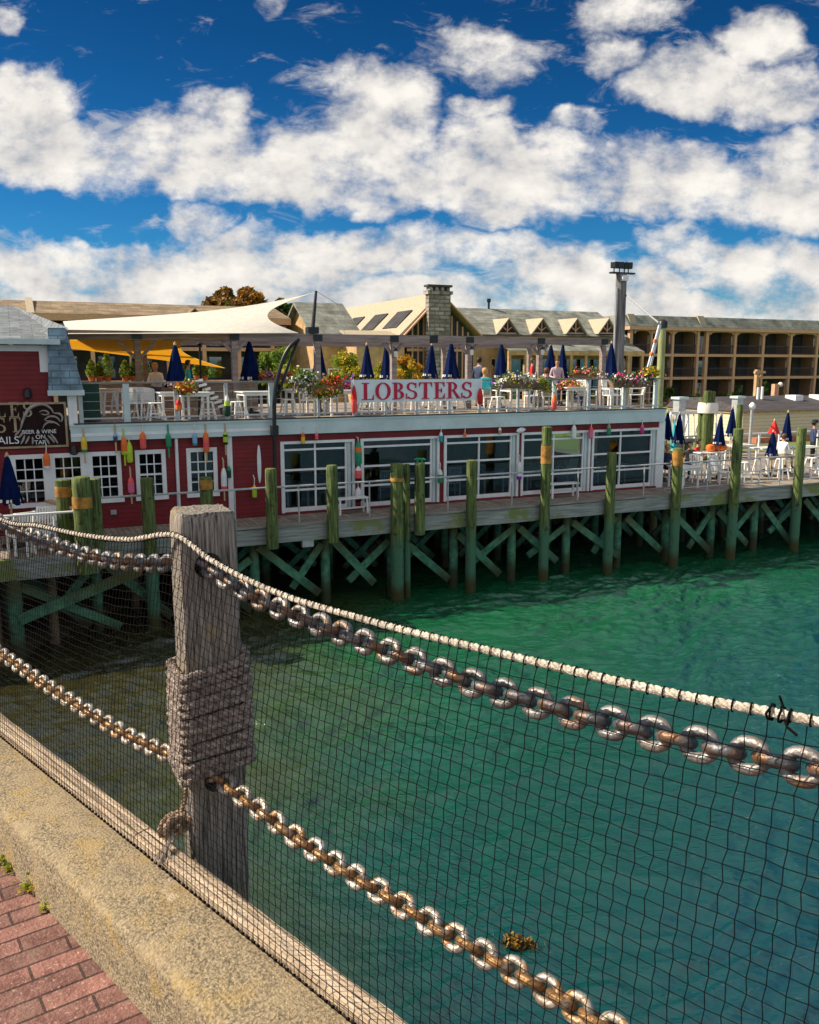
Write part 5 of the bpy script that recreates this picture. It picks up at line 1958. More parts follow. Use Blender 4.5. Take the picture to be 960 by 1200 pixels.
def place_furniture():
    Z2 = Z_DECK
    put('stool', 182, .55, 5, 'white metal stool between the green bin and the big navy parasol')
    put('stool', 243, .55, -8, 'white metal stool between the two deck tables left of the davit')
    put('stool', 279, .5, 12, 'white metal stool nearest left of the black davit')
    put('table', 203, .95, 2, 'white deck table just under the big navy parasol')
    put('table', 226, .55, 0, 'white deck table below the orange flower crate')
    put('table', 297, .6, 3, 'white deck table immediately left of the black davit')
    put('barrel_chair', 169, 1.5, 200, 'pale curved back chair behind the leftmost white stool')
    put('barrel_chair', 156, 1.5, 150, 'curved back chair half hidden by the thick rail post at left')
    put('stool', 129, 3.6, 0, 'white stool far back beside the dark green bin, left of two', sc=(1, 1, 1.5))
    put('stool', 141, 3.9, 20, 'white stool far back beside the dark green bin, right of two', sc=(1, 1, 1.5))
    put('table', 132, 5.0, 0, 'white table deep on the deck under the potted shrubs')
    put('table', 352, 2.2, 0, 'white deck table behind the rail right of the davit')
    put('stool', 338, 1.3, 0, 'white stool just right of the black davit')
    put('chair', 362, 1.2, 150, 'white chair below the left end of the bushy basket')
    put('table', 397, .75, 0, 'white deck table between the bushy basket and the banner')
    put('chair', 384, 1.9, 30, 'white chair behind the bushy green basket')
    for x, d, rz, w in ((428, .8, 0, 'letter L'), (443, 1.8, 20, 'letter O'), (465, .9, -10, 'letter B'), (484, 2.0, 10, 'first letter S'), (505, .8, 5, 'letter T'), (521, 1.0, -6, 'letter E'), (536, 2.1, 15, 'letter R')):
        put('stool', x, d, rz, 'white stool under the banner below its ' + w)
    put('table', 455, 2.7, 0, 'white table behind the left half of the banner')
    put('table', 512, 2.6, 0, 'white table behind the right half of the banner')
    put('chair', 571, 1.1, 175, 'white chair turned away beside the right end of the banner')
    put('stool', 584, .6, 10, 'white stool under the left of the white and purple basket')
    put('table', 603, .75, 0, 'white table beneath the white and purple flower basket')
    put('chair', 626, 1.5, 100, 'white chair in shade right of the white and purple basket')
    put('chair', 640, 1.2, 172, 'white chair of the diner in the blue shirt')
    put('table', 668, .8, 0, 'white table carrying orange and pink flowers')
    put('chair', 688, .9, -80, 'white chair between the flower table and the slatted chair')
    put('chair', 717, .8, 180, 'white slatted chair seen from behind, left of the last flower box')
    put('chair', 713, 2.1, 185, 'white slatted chair further back by the tall pole')
    put('chair', 746, .9, 60, 'white chair under the last flower box near the deck corner')
    # on the pier in front of the glass bays
    put('bench', 411, -.55, 4, 'small white bench in front of the leftmost glass bay', Z2)
    put('bench', 663, -.5, -2, 'white bench in front of the fourth glass bay', Z2, sc=(1.1, 1, 1))
    # inside the dining room, seen through the glass
    for x, d, k, lab in ((340, 1.2, 'table', 'white table just inside the leftmost bay'), (388, 1.6, 'chair', 'white chair inside the right half of the leftmost bay'), (452, 1.3, 'chair', 'white chair inside the second glass bay'),
                         (478, 1.6, 'table', 'white table inside the second glass bay'), (530, 1.2, 'chair', 'white chair inside the middle glass bay'), (575, 1.5, 'table', 'white table inside the middle glass bay'),
                         (622, 1.2, 'table', 'white table inside the fourth glass bay'), (667, 1.8, 'chair', 'white chair inside the fourth glass bay'), (720, 1.5, 'table', 'white table inside the rightmost glass bay')):
        put(k, x, d, random.uniform(-20, 20), lab, Z2 + .006, 'white furniture inside the dining room')
    # right-hand dining deck
    put('bar_table', 835, .9, 3, 'tall white bar table topped with orange gourds', Z2)
    put('chair', 848, -.1, 185, 'white slatted chair before the gourd table', Z2)
    put('table', 806, -.35, 0, 'low white table behind the orange topped piling', Z2)
    put('chair', 822, .6, 150, 'white chair between the low table and the gourd table', Z2)
    put('bar_stool', 877, -.35, 8, 'tall white bar stool immediately right of the tall plain piling', Z2)
    put('bar_stool', 897, .2, -5, 'tall white bar stool below the red and navy parasols', Z2)
    put('bar_stool', 921, -.1, 12, 'tall white bar stool under the white shirted diner', Z2)
    put('bar_table', 905, 1.2, 0, 'tall white bar table in front of the cream shed', Z2)
    put('bar_stool', 957, -.3, 0, 'tall white bar stool cut by the right edge', Z2)
    put('bar_table', 948, .9, 0, 'tall white bar table behind the piling nearest the right edge', Z2)
    put('bar_table', 868, 2.6, 0, 'tall white bar table far back by the pale lamp post', Z2)
    # platform at the left
    zp = Z2 + .013
    put('chair', 12, DJ + .45, 20, 'white slatted chair at the bottom left behind the net', zp)
    put('chair', 40, DJ + .6, 160, 'white slatted chair right of the first behind the net at left', zp)
    put('table', 52, DJ + 1.6, 5, 'white table under the triple window at the left', zp)
place_furniture()

def place_props():
    # dark green bin, ledge with potted shrubs
    a, b = sx(95, .5, 480), sx(118, .5, 480)
    t = thing('cabinet', 'dark green upright cabinet at the left end of the deck rail', 'cabinet', W((a + b) / 2, .8, Z_ROOF + .001), TH)
    w = (b - a) / 2
    MB().box(-w, w, -.28, .28, .04, 1.0).build('body', 'dark_green', t, bevel=.01)
    mb = MB()
    for i in range(1, 4):
        mb.box(-w + w * 2 * i / 4 - .006, -w + w * 2 * i / 4 + .006, -.292, -.281, .06, .98)
    mb.build('batten', 'dark_green', t)
    MB().box(-w - .03, w + .03, -.32, .32, 1.001, 1.04).build('lid', 'black_metal', t)
    t = thing('planter_wall', 'low pale timber wall at the back of the deck under the potted shrubs', 'wall', W(0, 0), TH)
    MB().box(sx(86, 6.8, 440), sx(300, 6.8, 440), 6.6, 6.75, Z_ROOF + .002, 6.02).build('boards', 'grey_wood', t)
    MB().box(sx(86, 6.8, 440), sx(300, 6.8, 440), 6.52, 6.95, 6.022, 6.08).build('ledge', 'pale_wood', t)
    Gs = 'potted cone shrubs on the deck ledge'
    names = ['rounded potted shrub at the left end of the ledge', 'slim potted shrub second from the left on the ledge', 'tallest pointed potted shrub on the ledge in a terracotta pot',
             'neat potted cone shrub left of the brown pergola post', 'dark open potted shrub just left of the brown pergola post', 'broad potted shrub right of the brown pergola post',
             'potted shrub left of the black lamp pole behind the big parasol', 'potted shrub right of the black lamp pole on the ledge']
    for i, (x, yt, wpx) in enumerate(((107.5, 422, 13), (117, 425, 8), (126, 413, 13), (147, 423, 13), (157, 419, 9), (171, 421, 13), (231, 423, 10), (239, 425, 10))):
        d = 6.72
        s = sx(x, d, 440)
        z0 = 6.082
        zt = fx(x, yt, d)[1]
        t = thing('potted_shrub', names[i], 'potted shrub', W(s, d, z0), TH, Gs)
        MB().lathe([(.09, 0), (.12, .13), (.135, .135), (.135, .165), (.11, .165)], 0, 0, 10).build('pot', 'terracotta', t, smooth=True)
        mb = MB()
        h = zt - z0 - .12
        r = wpx / mpp(x, d) / 2 * 1.15
        for k in range(420):
            f = random.random()
            rr = r * (math.sin(math.pi * min(1, (f * .85 + .15))) ** .6) * (1.1 - f * .55) * math.sqrt(random.random())
            a = random.random() * 6.28
            mb.leaf((rr * math.cos(a), rr * math.sin(a), .13 + h * f), random.uniform(.03, .06), random.choice((0, 1, 1)))
        mb.build('foliage', ['leaf', 'leaf_lime'] if i != 4 else ['leaf_dark', 'leaf'], t)
    # black lamp pole behind the rail
    s, z = fx(234, 404, 4.2)
    t = thing('lamp_pole', 'thin black lamp pole standing on the deck under the yellow sail', 'lamp pole', W(s, 4.2, Z_ROOF), TH)
    MB().tube([(0, 0, 0), (0, 0, z - Z_ROOF)], .035, 8).build('pole', 'black_metal', t, smooth=True)
    MB().lathe([(.05, z - Z_ROOF - .02), (.11, z - Z_ROOF + .03), (.05, z - Z_ROOF + .09)], 0, 0, 10).build('lamp_head', 'black_metal', t, smooth=True)
    # striped folding screen
    t = thing('folding_chair', 'striped slatted folding chair leaning behind the first table', 'folding chair', W(sx(243, 1.6, 465), 1.6, Z_ROOF), TH)
    mb = MB()
    for i in range(7):
        f = i / 6
        mb.bar((-.38 + .62 * f, -.25, 1.0 - .72 * f), (-.16 + .62 * f, -.25, 1.06 - .72 * f), .05, .07)
    mb.build('slats', 'furn', t)
    MB().bar((-.30, -.2, 1.08), (.38, -.2, .22), .04).bar((.38, -.2, .0), (.30, -.2, .30), .05).bar((-.3, -.2, 0), (-.24, -.2, 1.0), .05).build('frame', 'black_metal', t)
    # buoys and a crate on the rail
    for x, y0, y1, cols, lab in ((209, 468, 481, ('red', 'orange'), 'rust-red buoy hung on the roof rail below the flower crate'), (266, 463, 488, ('white', 'lime', 'dark_green'), 'long white and lime buoy on the roof rail by the third table'),
                                 (650, 462, 480, ('orange', 'coral'), 'orange buoy on the roof rail beside the diner in blue'), (415, 452, 484, ('red', 'coral'), 'red buoy at the left end of the banner'),
                                 (563, 455, 474, ('red', 'red'), 'red buoy at the right end of the banner')):
        d = -.14
        s, z1 = fx(x, y0, d)
        z0 = fx(x, y1, d)[1]
        h = z1 - z0
        t = thing('buoy', lab, 'buoy', W(s, d, z0), TH, 'lobster buoys on the roof rail')
        shape = [(.6, 0), (1, .08), (1, .5), (.8, .75), (.4, .95), (.2, 1)]
        ms = [min(len(cols) - 1, int((1 - (shape[k][1] + shape[k + 1][1]) / 2) * len(cols))) for k in range(5)]
        MB().lathe([(.085 * a, h * b) for a, b in shape], 0, 0, 10, ms=ms).build('body', list(cols), t, smooth=True)
        MB().tube([(0, 0, h), (0, .05, h + .2)], .01, 5).build('cord', 'white_cloth', t)
    # lanterns / gourds on tables of the right deck
    for i, (x, d, lab) in enumerate(((832, .8, 'leftmost orange gourd on the tall table'), (839, .95, 'middle orange gourd on the tall table'), (846, .8, 'rightmost orange gourd on the tall table, under the parasol'), (862, 2.5, 'orange gourd on the far table by the lamp post'))):
        mb = MB()
        n, r = 14, .17
        prof = [(.3, 0), (.8, .05), (1, .14), (.85, .24), (.35, .28), (.1, .25)]
        for (a, z) in prof:
            for j in range(n):
                an = 2 * math.pi * j / n
                rr = r * a * (1 + .05 * math.cos(an * 7))
                mb.v.append(Vector((rr * math.cos(an), rr * math.sin(an), z)))
        for k in range(5):
            for j in range(n):
                mb.f.append([k * n + j, k * n + (j + 1) % n, (k + 1) * n + (j + 1) % n, (k + 1) * n + j]); mb.m.append(0)
        t = thing('gourd', lab, 'gourd', W(sx(x, d, 535), d, Z_DECK + 1.042), TH + i, 'orange gourds on the pier tables')
        mb.build('fruit', 'orange', t, smooth=True)
        MB().tube([(0, 0, .25), (.02, 0, .33)], [.025, .015], 6).build('stem', 'leaf_dark', t)
place_props()

# ================================================================== flowers on the rail
def flower_box(x0, x1, yt, yb, d, label, cols, hang=.25, green=('leaf', 'leaf_lime', 'leaf_dark'), dens=1.0, trough=True, zf=None, name='flower_box'):
    s0, z1 = fx(x0, yt, d)
    s1, z0 = fx(x1, yb, d)
    w, h = s1 - s0, z1 - z0
    cx, base = (s0 + s1) / 2, z0
    t = thing(name, label, 'flower box' if trough else 'flowers', W(cx, d, base), TH, 'flower displays round the deck')
    mid = h * (.45 if trough else .2)
    if trough:
        MB().prism([(-.15, mid * .45), (.15, mid * .45), (.18, mid), (-.18, mid)], 'x', -w * .42, w * .42).build('trough', 'brown_wood', t)
    else:
        MB().lathe([(.08, 0), (.12, mid), (.10, mid)], 0, 0, 10).build('pot', 'terracotta', t, smooth=True)
    g, fl = MB(), MB()
    rn = random.Random(int(x0 * 3))
    clumps = [(rn.uniform(-.45, .45) * w, rn.uniform(-.12, .12), mid + rn.uniform(-.35 * hang / .25, .5) * (h - mid) * .9, rn.uniform(.10, .2)) for _ in range(int(9 + w * 6))]
    for (cx_, cy, cz, cr) in clumps:
        for k in range(int(75 * dens)):
            p = (cx_ + rn.gauss(0, cr * .6), cy + rn.gauss(0, .09), max(.02, cz + rn.gauss(0, cr * .5)))
            g.leaf(p, rn.uniform(.022, .05), rn.randrange(3))
        c = rn.randrange(len(cols))
        for k in range(int(34 * dens)):
            a = rn.gauss(0, cr * .62)
            p = (cx_ + a, cy - abs(rn.gauss(0, .12)), max(.05, cz + abs(rn.gauss(0, cr * .5)) * (1 if rn.random() < .7 else -1)))
            fl.leaf(p, rn.uniform(.032, .058), c if rn.random() < .75 else rn.randrange(len(cols)))
    g.build('foliage', list(green), t)
    fl.build('blooms', list(cols), t)
def build_flowers():
    flower_box(341, 368, 431, 461, -.22, 'hanging basket of white blooms over dark leaves right of the davit', ['white_flower', 'white_flower', 'leaf_lime'], green=('leaf_dark', 'leaf_dark', 'leaf'), hang=.2)
    flower_box(358, 404, 428, 470, -.28, 'bushy lime hanging basket with red and orange blooms left of the banner', ['yellow', 'red', 'coral', 'leaf_lime', 'leaf_lime'], green=('leaf_lime', 'leaf', 'leaf_lime'), hang=.4, dens=1.3)
    flower_box(578, 634, 431, 461, -.28, 'large flower basket of white and purple blooms right of the banner', ['white_flower', 'white_flower', 'purple', 'yellow', 'white_flower'], dens=1.2, hang=.2)
    flower_box(636 - 9, 652 - 12, 436, 462, -.3, 'lime foliage spilling at the right end of the white and purple basket', ['leaf_lime', 'leaf_gold'], green=('leaf_lime', 'leaf_lime', 'leaf'), hang=.3, dens=.7)
    flower_box(712, 764, 431, 459, -.26, 'mixed pink and cream flower box at the right corner of the deck', ['white_flower', 'magenta', 'leaf', 'white_flower'], green=('leaf_dark', 'leaf', 'leaf_dark'), dens=1.1, hang=.2)
    flower_box(752, 766, 431, 441, -.1, 'golden yellow flower clump on the deck corner', ['yellow', 'leaf_gold'], dens=.8, trough=False)
    flower_box(668, 704, 430, 446, 1.6, 'yellow and white flowers on the rail behind the flower table', ['yellow', 'white_flower', 'coral'], dens=.7)
    flower_box(656, 678, 444, 457, .75, 'orange and pink flowers on the white table', ['orange', 'red', 'pink', 'yellow'], dens=.8, trough=False, name='flower_pot')
    flower_box(303, 345, 434, 449, 2.6, 'orange, red and purple flowers behind the rail at the black davit', ['orange', 'yellow', 'coral', 'purple', 'red'], dens=.9)
    flower_box(400, 421, 434, 458, 1.2, 'small red flowers left of the banner', ['red', 'coral', 'purple'], dens=.7, trough=False, name='flower_pot')
    flower_box(207, 226, 448, 463, -.12, 'orange flower crate on the roof rail beside the big parasol', ['orange', 'red', 'yellow'], dens=.6)
build_flowers()

# ================================================================== people
def person_mesh(pose):
    """one continuous skinned figure; joints laid out for the pose, facing -y"""
    if pose == 'stand':
        J = {'pel': (0, 0, .95), 'sp': (0, .01, 1.15), 'ch': (0, .01, 1.34), 'nk': (0, 0, 1.47), 'h0': (0, -.015, 1.56), 'h1': (0, -.02, 1.66), 'h2': (0, -.015, 1.73),
             'lh': (.10, 0, .90), 'lk': (.11, -.02, .50), 'la': (.11, .02, .10), 'lt': (.12, -.13, .04), 'rh': (-.10, 0, .90), 'rk': (-.11, -.01, .50), 'ra': (-.11, .03, .10), 'rt': (-.12, -.12, .04),
             'ls': (.18, .01, 1.40), 'le': (.24, .02, 1.13), 'lw': (.22, -.12, .92), 'lf': (.21, -.17, .84), 'rs': (-.18, .01, 1.40), 're': (-.25, .03, 1.13), 'rw': (-.16, -.20, 1.08), 'rf': (-.10, -.27, 1.10)}
    else:
        J = {'pel': (0, .02, .10), 'sp': (0, .04, .30), 'ch': (0, .02, .49), 'nk': (0, -.01, .62), 'h0': (0, -.03, .71), 'h1': (0, -.04, .81), 'h2': (0, -.035, .88),
             'lh': (.10, -.02, .08), 'lk': (.13, -.44, .09), 'la': (.13, -.42, -.34), 'lt': (.13, -.56, -.40), 'rh': (-.10, -.02, .08), 'rk': (-.12, -.43, .09), 'ra': (-.12, -.46, -.34), 'rt': (-.12, -.60, -.40),
             'ls': (.18, .02, .55), 'le': (.25, -.04, .29), 'lw': (.15, -.27, .28), 'lf': (.09, -.35, .30), 'rs': (-.18, .02, .55), 're': (-.25, -.05, .29), 'rw': (-.12, -.28, .27), 'rf': (-.06, -.36, .29)}
    rad = {'pel': .135, 'sp': .12, 'ch': .14, 'nk': .052, 'h0': .066, 'h1': .092, 'h2': .062, 'lh': .085, 'lk': .06, 'la': .04, 'lt': .035, 'ls': .062, 'le': .043, 'lw': .03, 'lf': .034}
    E = [('pel', 'sp'), ('sp', 'ch'), ('ch', 'nk'), ('nk', 'h0'), ('h0', 'h1'), ('h1', 'h2')]
    for q in 'lr':
        E += [('pel', q + 'h'), (q + 'h', q + 'k'), (q + 'k', q + 'a'), (q + 'a', q + 't'), ('ch', q + 's'), (q + 's', q + 'e'), (q + 'e', q + 'w'), (q + 'w', q + 'f')]
    names = list(J)
    me = bpy.data.meshes.new('figure')
    me.from_pydata([J[n] for n in names], [(names.index(a), names.index(b)) for a, b in E], [])
    o = bpy.data.objects.new('figure', me)
    COL.objects.link(o)
    sk = o.modifiers.new('skin', 'SKIN')
    sk.use_smooth_shade = True
    for i, n in enumerate(names):
        r = rad.get(n, rad.get('l' + n[1:], .05))
        me.skin_vertices[0].data[i].radius = (r * (1.25 if n in ('ch', 'pel', 'sp') else 1), r * (.82 if n in ('ch', 'sp') else 1))
        me.skin_vertices[0].data[i].use_root = n == 'pel'
    ss = o.modifiers.new('sub', 'SUBSURF')
    ss.levels = ss.render_levels = 2
    bpy.context.view_layer.update()
    out = bpy.data.meshes.new_from_object(o.evaluated_get(bpy.context.evaluated_depsgraph_get()))
    bpy.data.objects.remove(o)
    # material zones: 0 skin, 1 shirt, 2 trousers, 3 shoes
    nk = J['nk'][2]
    for p in out.polygons:
        c = p.center
        if pose == 'stand':
            m = 0 if c.z > nk - .01 else (3 if c.z < .09 else (2 if c.z < .93 and abs(c.x) < .20 and not (c.y < -.10 and c.z > .75) else 1))
            if c.z < 1.0 and abs(c.x) > .185 and c.z > .75:
                m = 0
            if c.y < -.13 and c.z > .9 and c.z < 1.3:
                m = 0
        else:
            m = 0 if c.z > nk - .01 else (3 if c.z < -.30 else (2 if c.z < .17 else 1))
            if c.y < -.20 and c.z > .2 and c.z < .5:
                m = 0
        p.material_index = m
        p.use_smooth = True
    return out, J['h1']
FIG = {p: person_mesh(p) for p in ('stand', 'sit')}
def person(pose, loc, rz, shirt, trousers, hair, label, hat=None, scale=1.0):
    me, hd = FIG[pose]
    me = me.copy()
    for m in ('skin', shirt, trousers, 'black'):
        me.materials.append(MAT[m])
    t = thing('person', label, 'person', loc, TH + R(rz), 'people on the decks')
    t.scale = (scale,) * 3
    b = bpy.data.objects.new('body', me)
    COL.objects.link(b)
    b.parent = t
    mb = MB()
    prof = [(.085, -.075), (.108, -.02), (.112, .03), (.098, .08), (.06, .112), (.01, .12)]
    for a, z in prof:
        for j in range(14):
            an = 2 * math.pi * j / 14
            f = 1 if math.sin(an) > -.35 or z > .035 else .55
            mb.v.append(Vector((a * f * math.cos(an) * .92, a * f * math.sin(an) + .012, z)))
    for k in range(len(prof) - 1):
        for j in range(14):
            mb.f.append([k * 14 + j, k * 14 + (j + 1) % 14, (k + 1) * 14 + (j + 1) % 14, (k + 1) * 14 + j]); mb.m.append(0)
    mb.build('hair', hair, t, loc=hd, smooth=True)
    if hat:
        MB().lathe([(.20, .035), (.195, .05), (.12, .055), (.115, .13), (.06, .155), (.004, .158)], 0, 0, 16).build('hat', hat, t, loc=hd, smooth=True)
    return t
def place_people():
    def at(x, d, z):
        return W(sx(x, d, 470), d, z)
    person('stand', at(561, 3.3, Z_ROOF), 120, 'denim', 'khaki', 'hair_dark', 'person in a navy top standing above the right end of the banner', scale=.98)
    person('sit', at(568, 1.35, Z_ROOF + .46), 160, 'cyan', 'khaki', 'hair_fair', 'seated fair-haired person in a teal top beside the banner')
    person('stand', at(623, 4.2, Z_ROOF), 60, 'red', 'denim', 'hair_brown', 'person in a bright red top behind the white and purple basket', scale=.98)
    person('sit', at(640, 1.05, Z_ROOF + .46), 170, 'denim', 'khaki', 'hair_brown', 'seated person in a blue shirt in a white chair by the flower basket')
    person('stand', at(652, 2.4, Z_ROOF), -20, 'plaid', 'denim', 'hair_brown', 'person in a pink checked shirt standing between parasols', scale=.95)
    person('sit', at(674, 1.7, Z_ROOF + .30), 10, 'black', 'denim', 'hair_dark', 'seated person in dark clothes behind the flower table', scale=.9)
    person('stand', at(222, 5.4, Z_ROOF), 90, 'cyan', 'khaki', 'hair_dark', 'person in a pale teal top at the deck back right of the big parasol', scale=.92)
    person('sit', at(184, 5.2, Z_ROOF + .62), -30, 'white', 'denim', 'hair_fair', 'seated fair-haired person in white far back left of the big parasol')
    Z2 = Z_DECK
    person('sit', at(785, .3, Z2 + .55), 100, 'denim', 'denim', 'hair_fair', 'seated fair-haired person in navy by the restaurant corner')
    person('sit', at(812, 1.2, Z2 + .50), -60, 'black', 'denim', 'hair_dark', 'seated person in black left of the gourd table')
    person('sit', at(821, 1.9, Z2 + .50), 30, 'red', 'black', 'hair_dark', 'seated person in dark red beside the gourd table')
    person('sit', at(922, -.05, Z2 + .77), 100, 'white', 'khaki', 'hair_brown', 'diner in a white shirt on a tall white stool')
    person('stand', at(957, 1.2, Z2 + .25), 60, 'denim', 'black', 'hair_dark', 'person in a dark brimmed hat and navy jacket at the right edge', hat='black', scale=1.0)
    person('sit', at(745, 1.8, Z2 + .47), 60, 'black', 'denim', 'hair_brown', 'brown-haired diner seated inside the rightmost glass bay')
place_people()

# ================================================================== beyond the restaurant: hotel, lodge, trees
ZG = 2.33
def px_z(x, y, d):
    return fx(x, y, d)[1]
def build_hotel_right():
    d = 53.0
    t = thing('hotel_wing', 'three storey hotel wing with tan balcony frames and a grey shingled parapet roof', 'building', W(0, 0), TH)
    s0, s1 = sx(733, d, 420), sx(1040, d, 420)
    ze = px_z(830, 387, d)
    z2, z1 = px_z(830, 416.5, d), px_z(830, 443, d)
    zr = px_z(830, 371.5, d)
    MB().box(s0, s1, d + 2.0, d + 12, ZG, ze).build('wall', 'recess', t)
    MB().prism([(d - .5, ze + .25), (d + 12, ze + .25), (d + 12, zr), (d + .45, zr)], 'x', s0, s1).build('roof', 'hotel_roof_grey', t)
    MB().box(s0, s1, d - .55, d + 2.0, ze - .12, ze + .24).build('eaves', 'tan_frame', t)
    for z in (z2, z1):
        MB().box(s0, s1, d - .12, d + 1.99, z - .14, z + .16).build('floor_slab', 'tan_frame', t)
    MB().box(s0, s1, d + .05, d + 1.98, ZG, ZG + .12).build('floor_slab', 'tan_frame', t)
    for x, w in ((738, .42), (762, .22), (787, .30), (816.5, .30), (827, .42), (860, .34), (893, .34), (925, .34), (956, .34), (987, .34), (1018, .34)):
        s = sx(x, d, 420)
        MB().box(s - w / 2, s + w / 2, d - .16, d + .25, ZG, ze - .121).build('column', 'tan_frame', t)
    for x in (741, 823):
        s = sx(x, d, 380)
        w = .45
        MB().prism([(d - .62, ze - .1), (d + 3.0, ze - .1), (d + 3.0, zr + .12), (d + .30, zr + .12)], 'x', s - w, s + w).build('roof_divider', 'cream', t)
    bays = [(741, 762), (763, 787), (788, 816), (829, 860), (861, 893), (894, 925), (926, 956), (957, 987), (988, 1018)]
    rn = random.Random(9)
    for (a, b) in bays:
        sa, sb = sx(a, d, 420) + .25, sx(b, d, 420) - .22
        for lv, (zl, zh) in enumerate(((z2, ze), (z1, z2), (ZG + .1, z1))):
            zf = zl + .165
            # door glass and curtains at the back of the balcony
            f = MB().box(sa, sa + (sb - sa) * .62, d + 1.93, d + 1.995, zf, zh - .5).build('balcony_door', 'black_metal', t)
            MB().box(sa + .08, sa + (sb - sa) * .58, d + 1.905, d + 1.925, zf + .1, zh - .6).build('door_glass', 'dark_glass', f)
            if rn.random() < .8:
                w0 = rn.uniform(.08, .35)
                MB().box(sa + (sb - sa) * w0, sa + (sb - sa) * (w0 + rn.uniform(.08, .22)), d + 1.88, d + 1.90, zf + .1, zh - .6).build('curtain', 'curtain', f)
            # arched head under the beam
            n = 10
            pl = [(sa - .12, zh - .141), (sa - .12, zh - .50)]
            for k in range(n + 1):
                u = k / n
                pl.append((sa + (sb - sa) * u, zh - .50 + .30 * (math.sin(math.pi * u) ** .22)))
            pl += [(sb + .10, zh - .50), (sb + .10, zh - .141)]
            if lv == 0:
                pl.reverse()
                MB().prism(pl, 'y', d - .05, d + .08).build('arch', 'tan_frame', t)
            if lv < 2:
                mb = MB()
                mb.box(sa - .1, sb + .08, d + .0, d + .05, zf + .92, zf + 1.0).box(sa - .1, sb + .08, d + .01, d + .04, zf + .08, zf + .13)
                k = int((sb - sa) / .16)
                for i in range(k + 1):
                    s = sa + (sb - sa) * i / k
                    mb.box(s - .015, s + .015, d + .01, d + .04, zf + .131, zf + .919)
                mb.build('balcony_railing', 'balcony', t)
            # partition catching a slant of light
            MB().box(sb - .06, sb, d + .3, d + 1.9, zf, zh - .16).build('partition', 'brown_wood', t)
build_hotel_right()

def dormer(t, s, d, zb, zt, w, mroof='cream'):
    """small gabled dormer: cream cheeks, truss in the gable"""
    h = zt - zb
    dep = 3.5
    r = MB()
    for sg in (-1, 1):
        r.add([(s, d - .25, zt), (s, d + dep, zt), (s + sg * w, d + dep, zb), (s + sg * w, d - .25, zb),
               (s, d - .25, zt + .12), (s, d + dep, zt + .12), (s + sg * (w + .1), d + dep, zb + .05), (s + sg * (w + .1), d - .25, zb + .05)],
              [(0, 1, 2, 3), (4, 5, 6, 7), (0, 3, 7, 4), (1, 5, 6, 2), (3, 2, 6, 7), (0, 4, 5, 1)])
    o = r.build('dormer', mroof, t)
    MB().prism([(s - w + .15, zb + .05), (s + w - .15, zb + .05), (s, zt - .12)], 'y', d + .15, d + .25).build('gable', 'recess', o)
    q = MB()
    q.bar((s - w * .8, d + .06, zb + .14), (s + w * .8, d + .06, zb + .14), .12, .14, up=(0, 1, 0))
    q.bar((s, d + .05, zb + .2), (s, d + .05, zt - .2), .1, .12, up=(0, 1, 0))
    for sg in (-1, 1):
        q.bar((s, d + .07, zb + h * .25), (s + sg * w * .42, d + .07, zb + h * .5), .1, .1, up=(0, 1, 0))
    q.build('truss', 'tan_frame', o)

def build_hotel_mid():
    d = 53.0
    t = thing('hotel_range', 'low hotel range with four gabled dormers between chimney and tall pole', 'building', W(0, 0), TH)
    s0, s1 = sx(545, d, 400), sx(732, d, 400)
    ze = (px_z(600, 393, d) + px_z(700, 394, d)) / 2
    zr = (px_z(580, 362, d + 5) + px_z(720, 366, d + 5)) / 2
    MB().box(s0, s1, d, d + 11, ZG, ze).build('wall', 'gold_wall', t)
    MB().add([(s0, d - .6, ze), (s1, d - .6, ze), (s1, d + 5, zr), (s0, d + 5, zr), (s0, d + 11, ze), (s1, d + 11, ze)],
             [(0, 1, 2, 3), (3, 2, 5, 4), (0, 3, 4), (1, 5, 2)]).build('roof', 'hotel_roof_grey', t)
    for x in (595, 635, 675, 712):
        s = sx(x, d - .4, 385)
        dormer(t, s, d - .4, px_z(x, 392, d - .4), px_z(x, 374, d - .4), 1.28)
    # porch roof and glazed porch below
    zp0, zp1 = px_z(640, 411, d - 3), px_z(640, 402, d)
    MB().add([(s0 + 3, d - 3.4, zp0), (s1, d - 3.4, zp0), (s1, d - .01, zp1 + .4), (s0 + 3, d - .01, zp1 + .4)], [(0, 1, 2, 3)]).build('porch_roof', 'hotel_roof_grey', t)
    MB().box(s0 + 3, s1, d - 3.4, d - 3.2, zp0 - .45, zp0 - .02).build('porch_beam', 'gold_wall', t)
    k = 9
    for i in range(k + 1):
        s = s0 + 3.2 + (s1 - s0 - 3.4) * i / k
        MB().box(s - .15, s + .15, d - 3.38, d - 3.1, ZG, zp0 - .452).build('column', 'gold_wall', t)
    for i in range(k):
        s = s0 + 3.2 + (s1 - s0 - 3.4) * (i + .5) / k
        w = MB().box(s - 1.2, s + 1.2, d - .08, d - .002, ZG + .6, zp0 - .7).build('window', 'tan_frame', t)
        MB().box(s - 1.08, s + 1.08, d - .12, d - .082, ZG + .72, zp0 - .82).build('pane', 'dark_glass', w)
        MB().box(s - 1.05, s + 1.05, d - .081, d - .0805, ZG + .75, zp0 - .85).build('blind', 'recess', w)
    # end post of the roof and vent
    s, z = fx(573, 350, d + 5)
    MB().lathe([(.12, zr - .2), (.12, z - .4), (.22, z - .35), (.22, z)], s, d + 5, 8).build('roof_vent', 'black_metal', t)
build_hotel_mid()

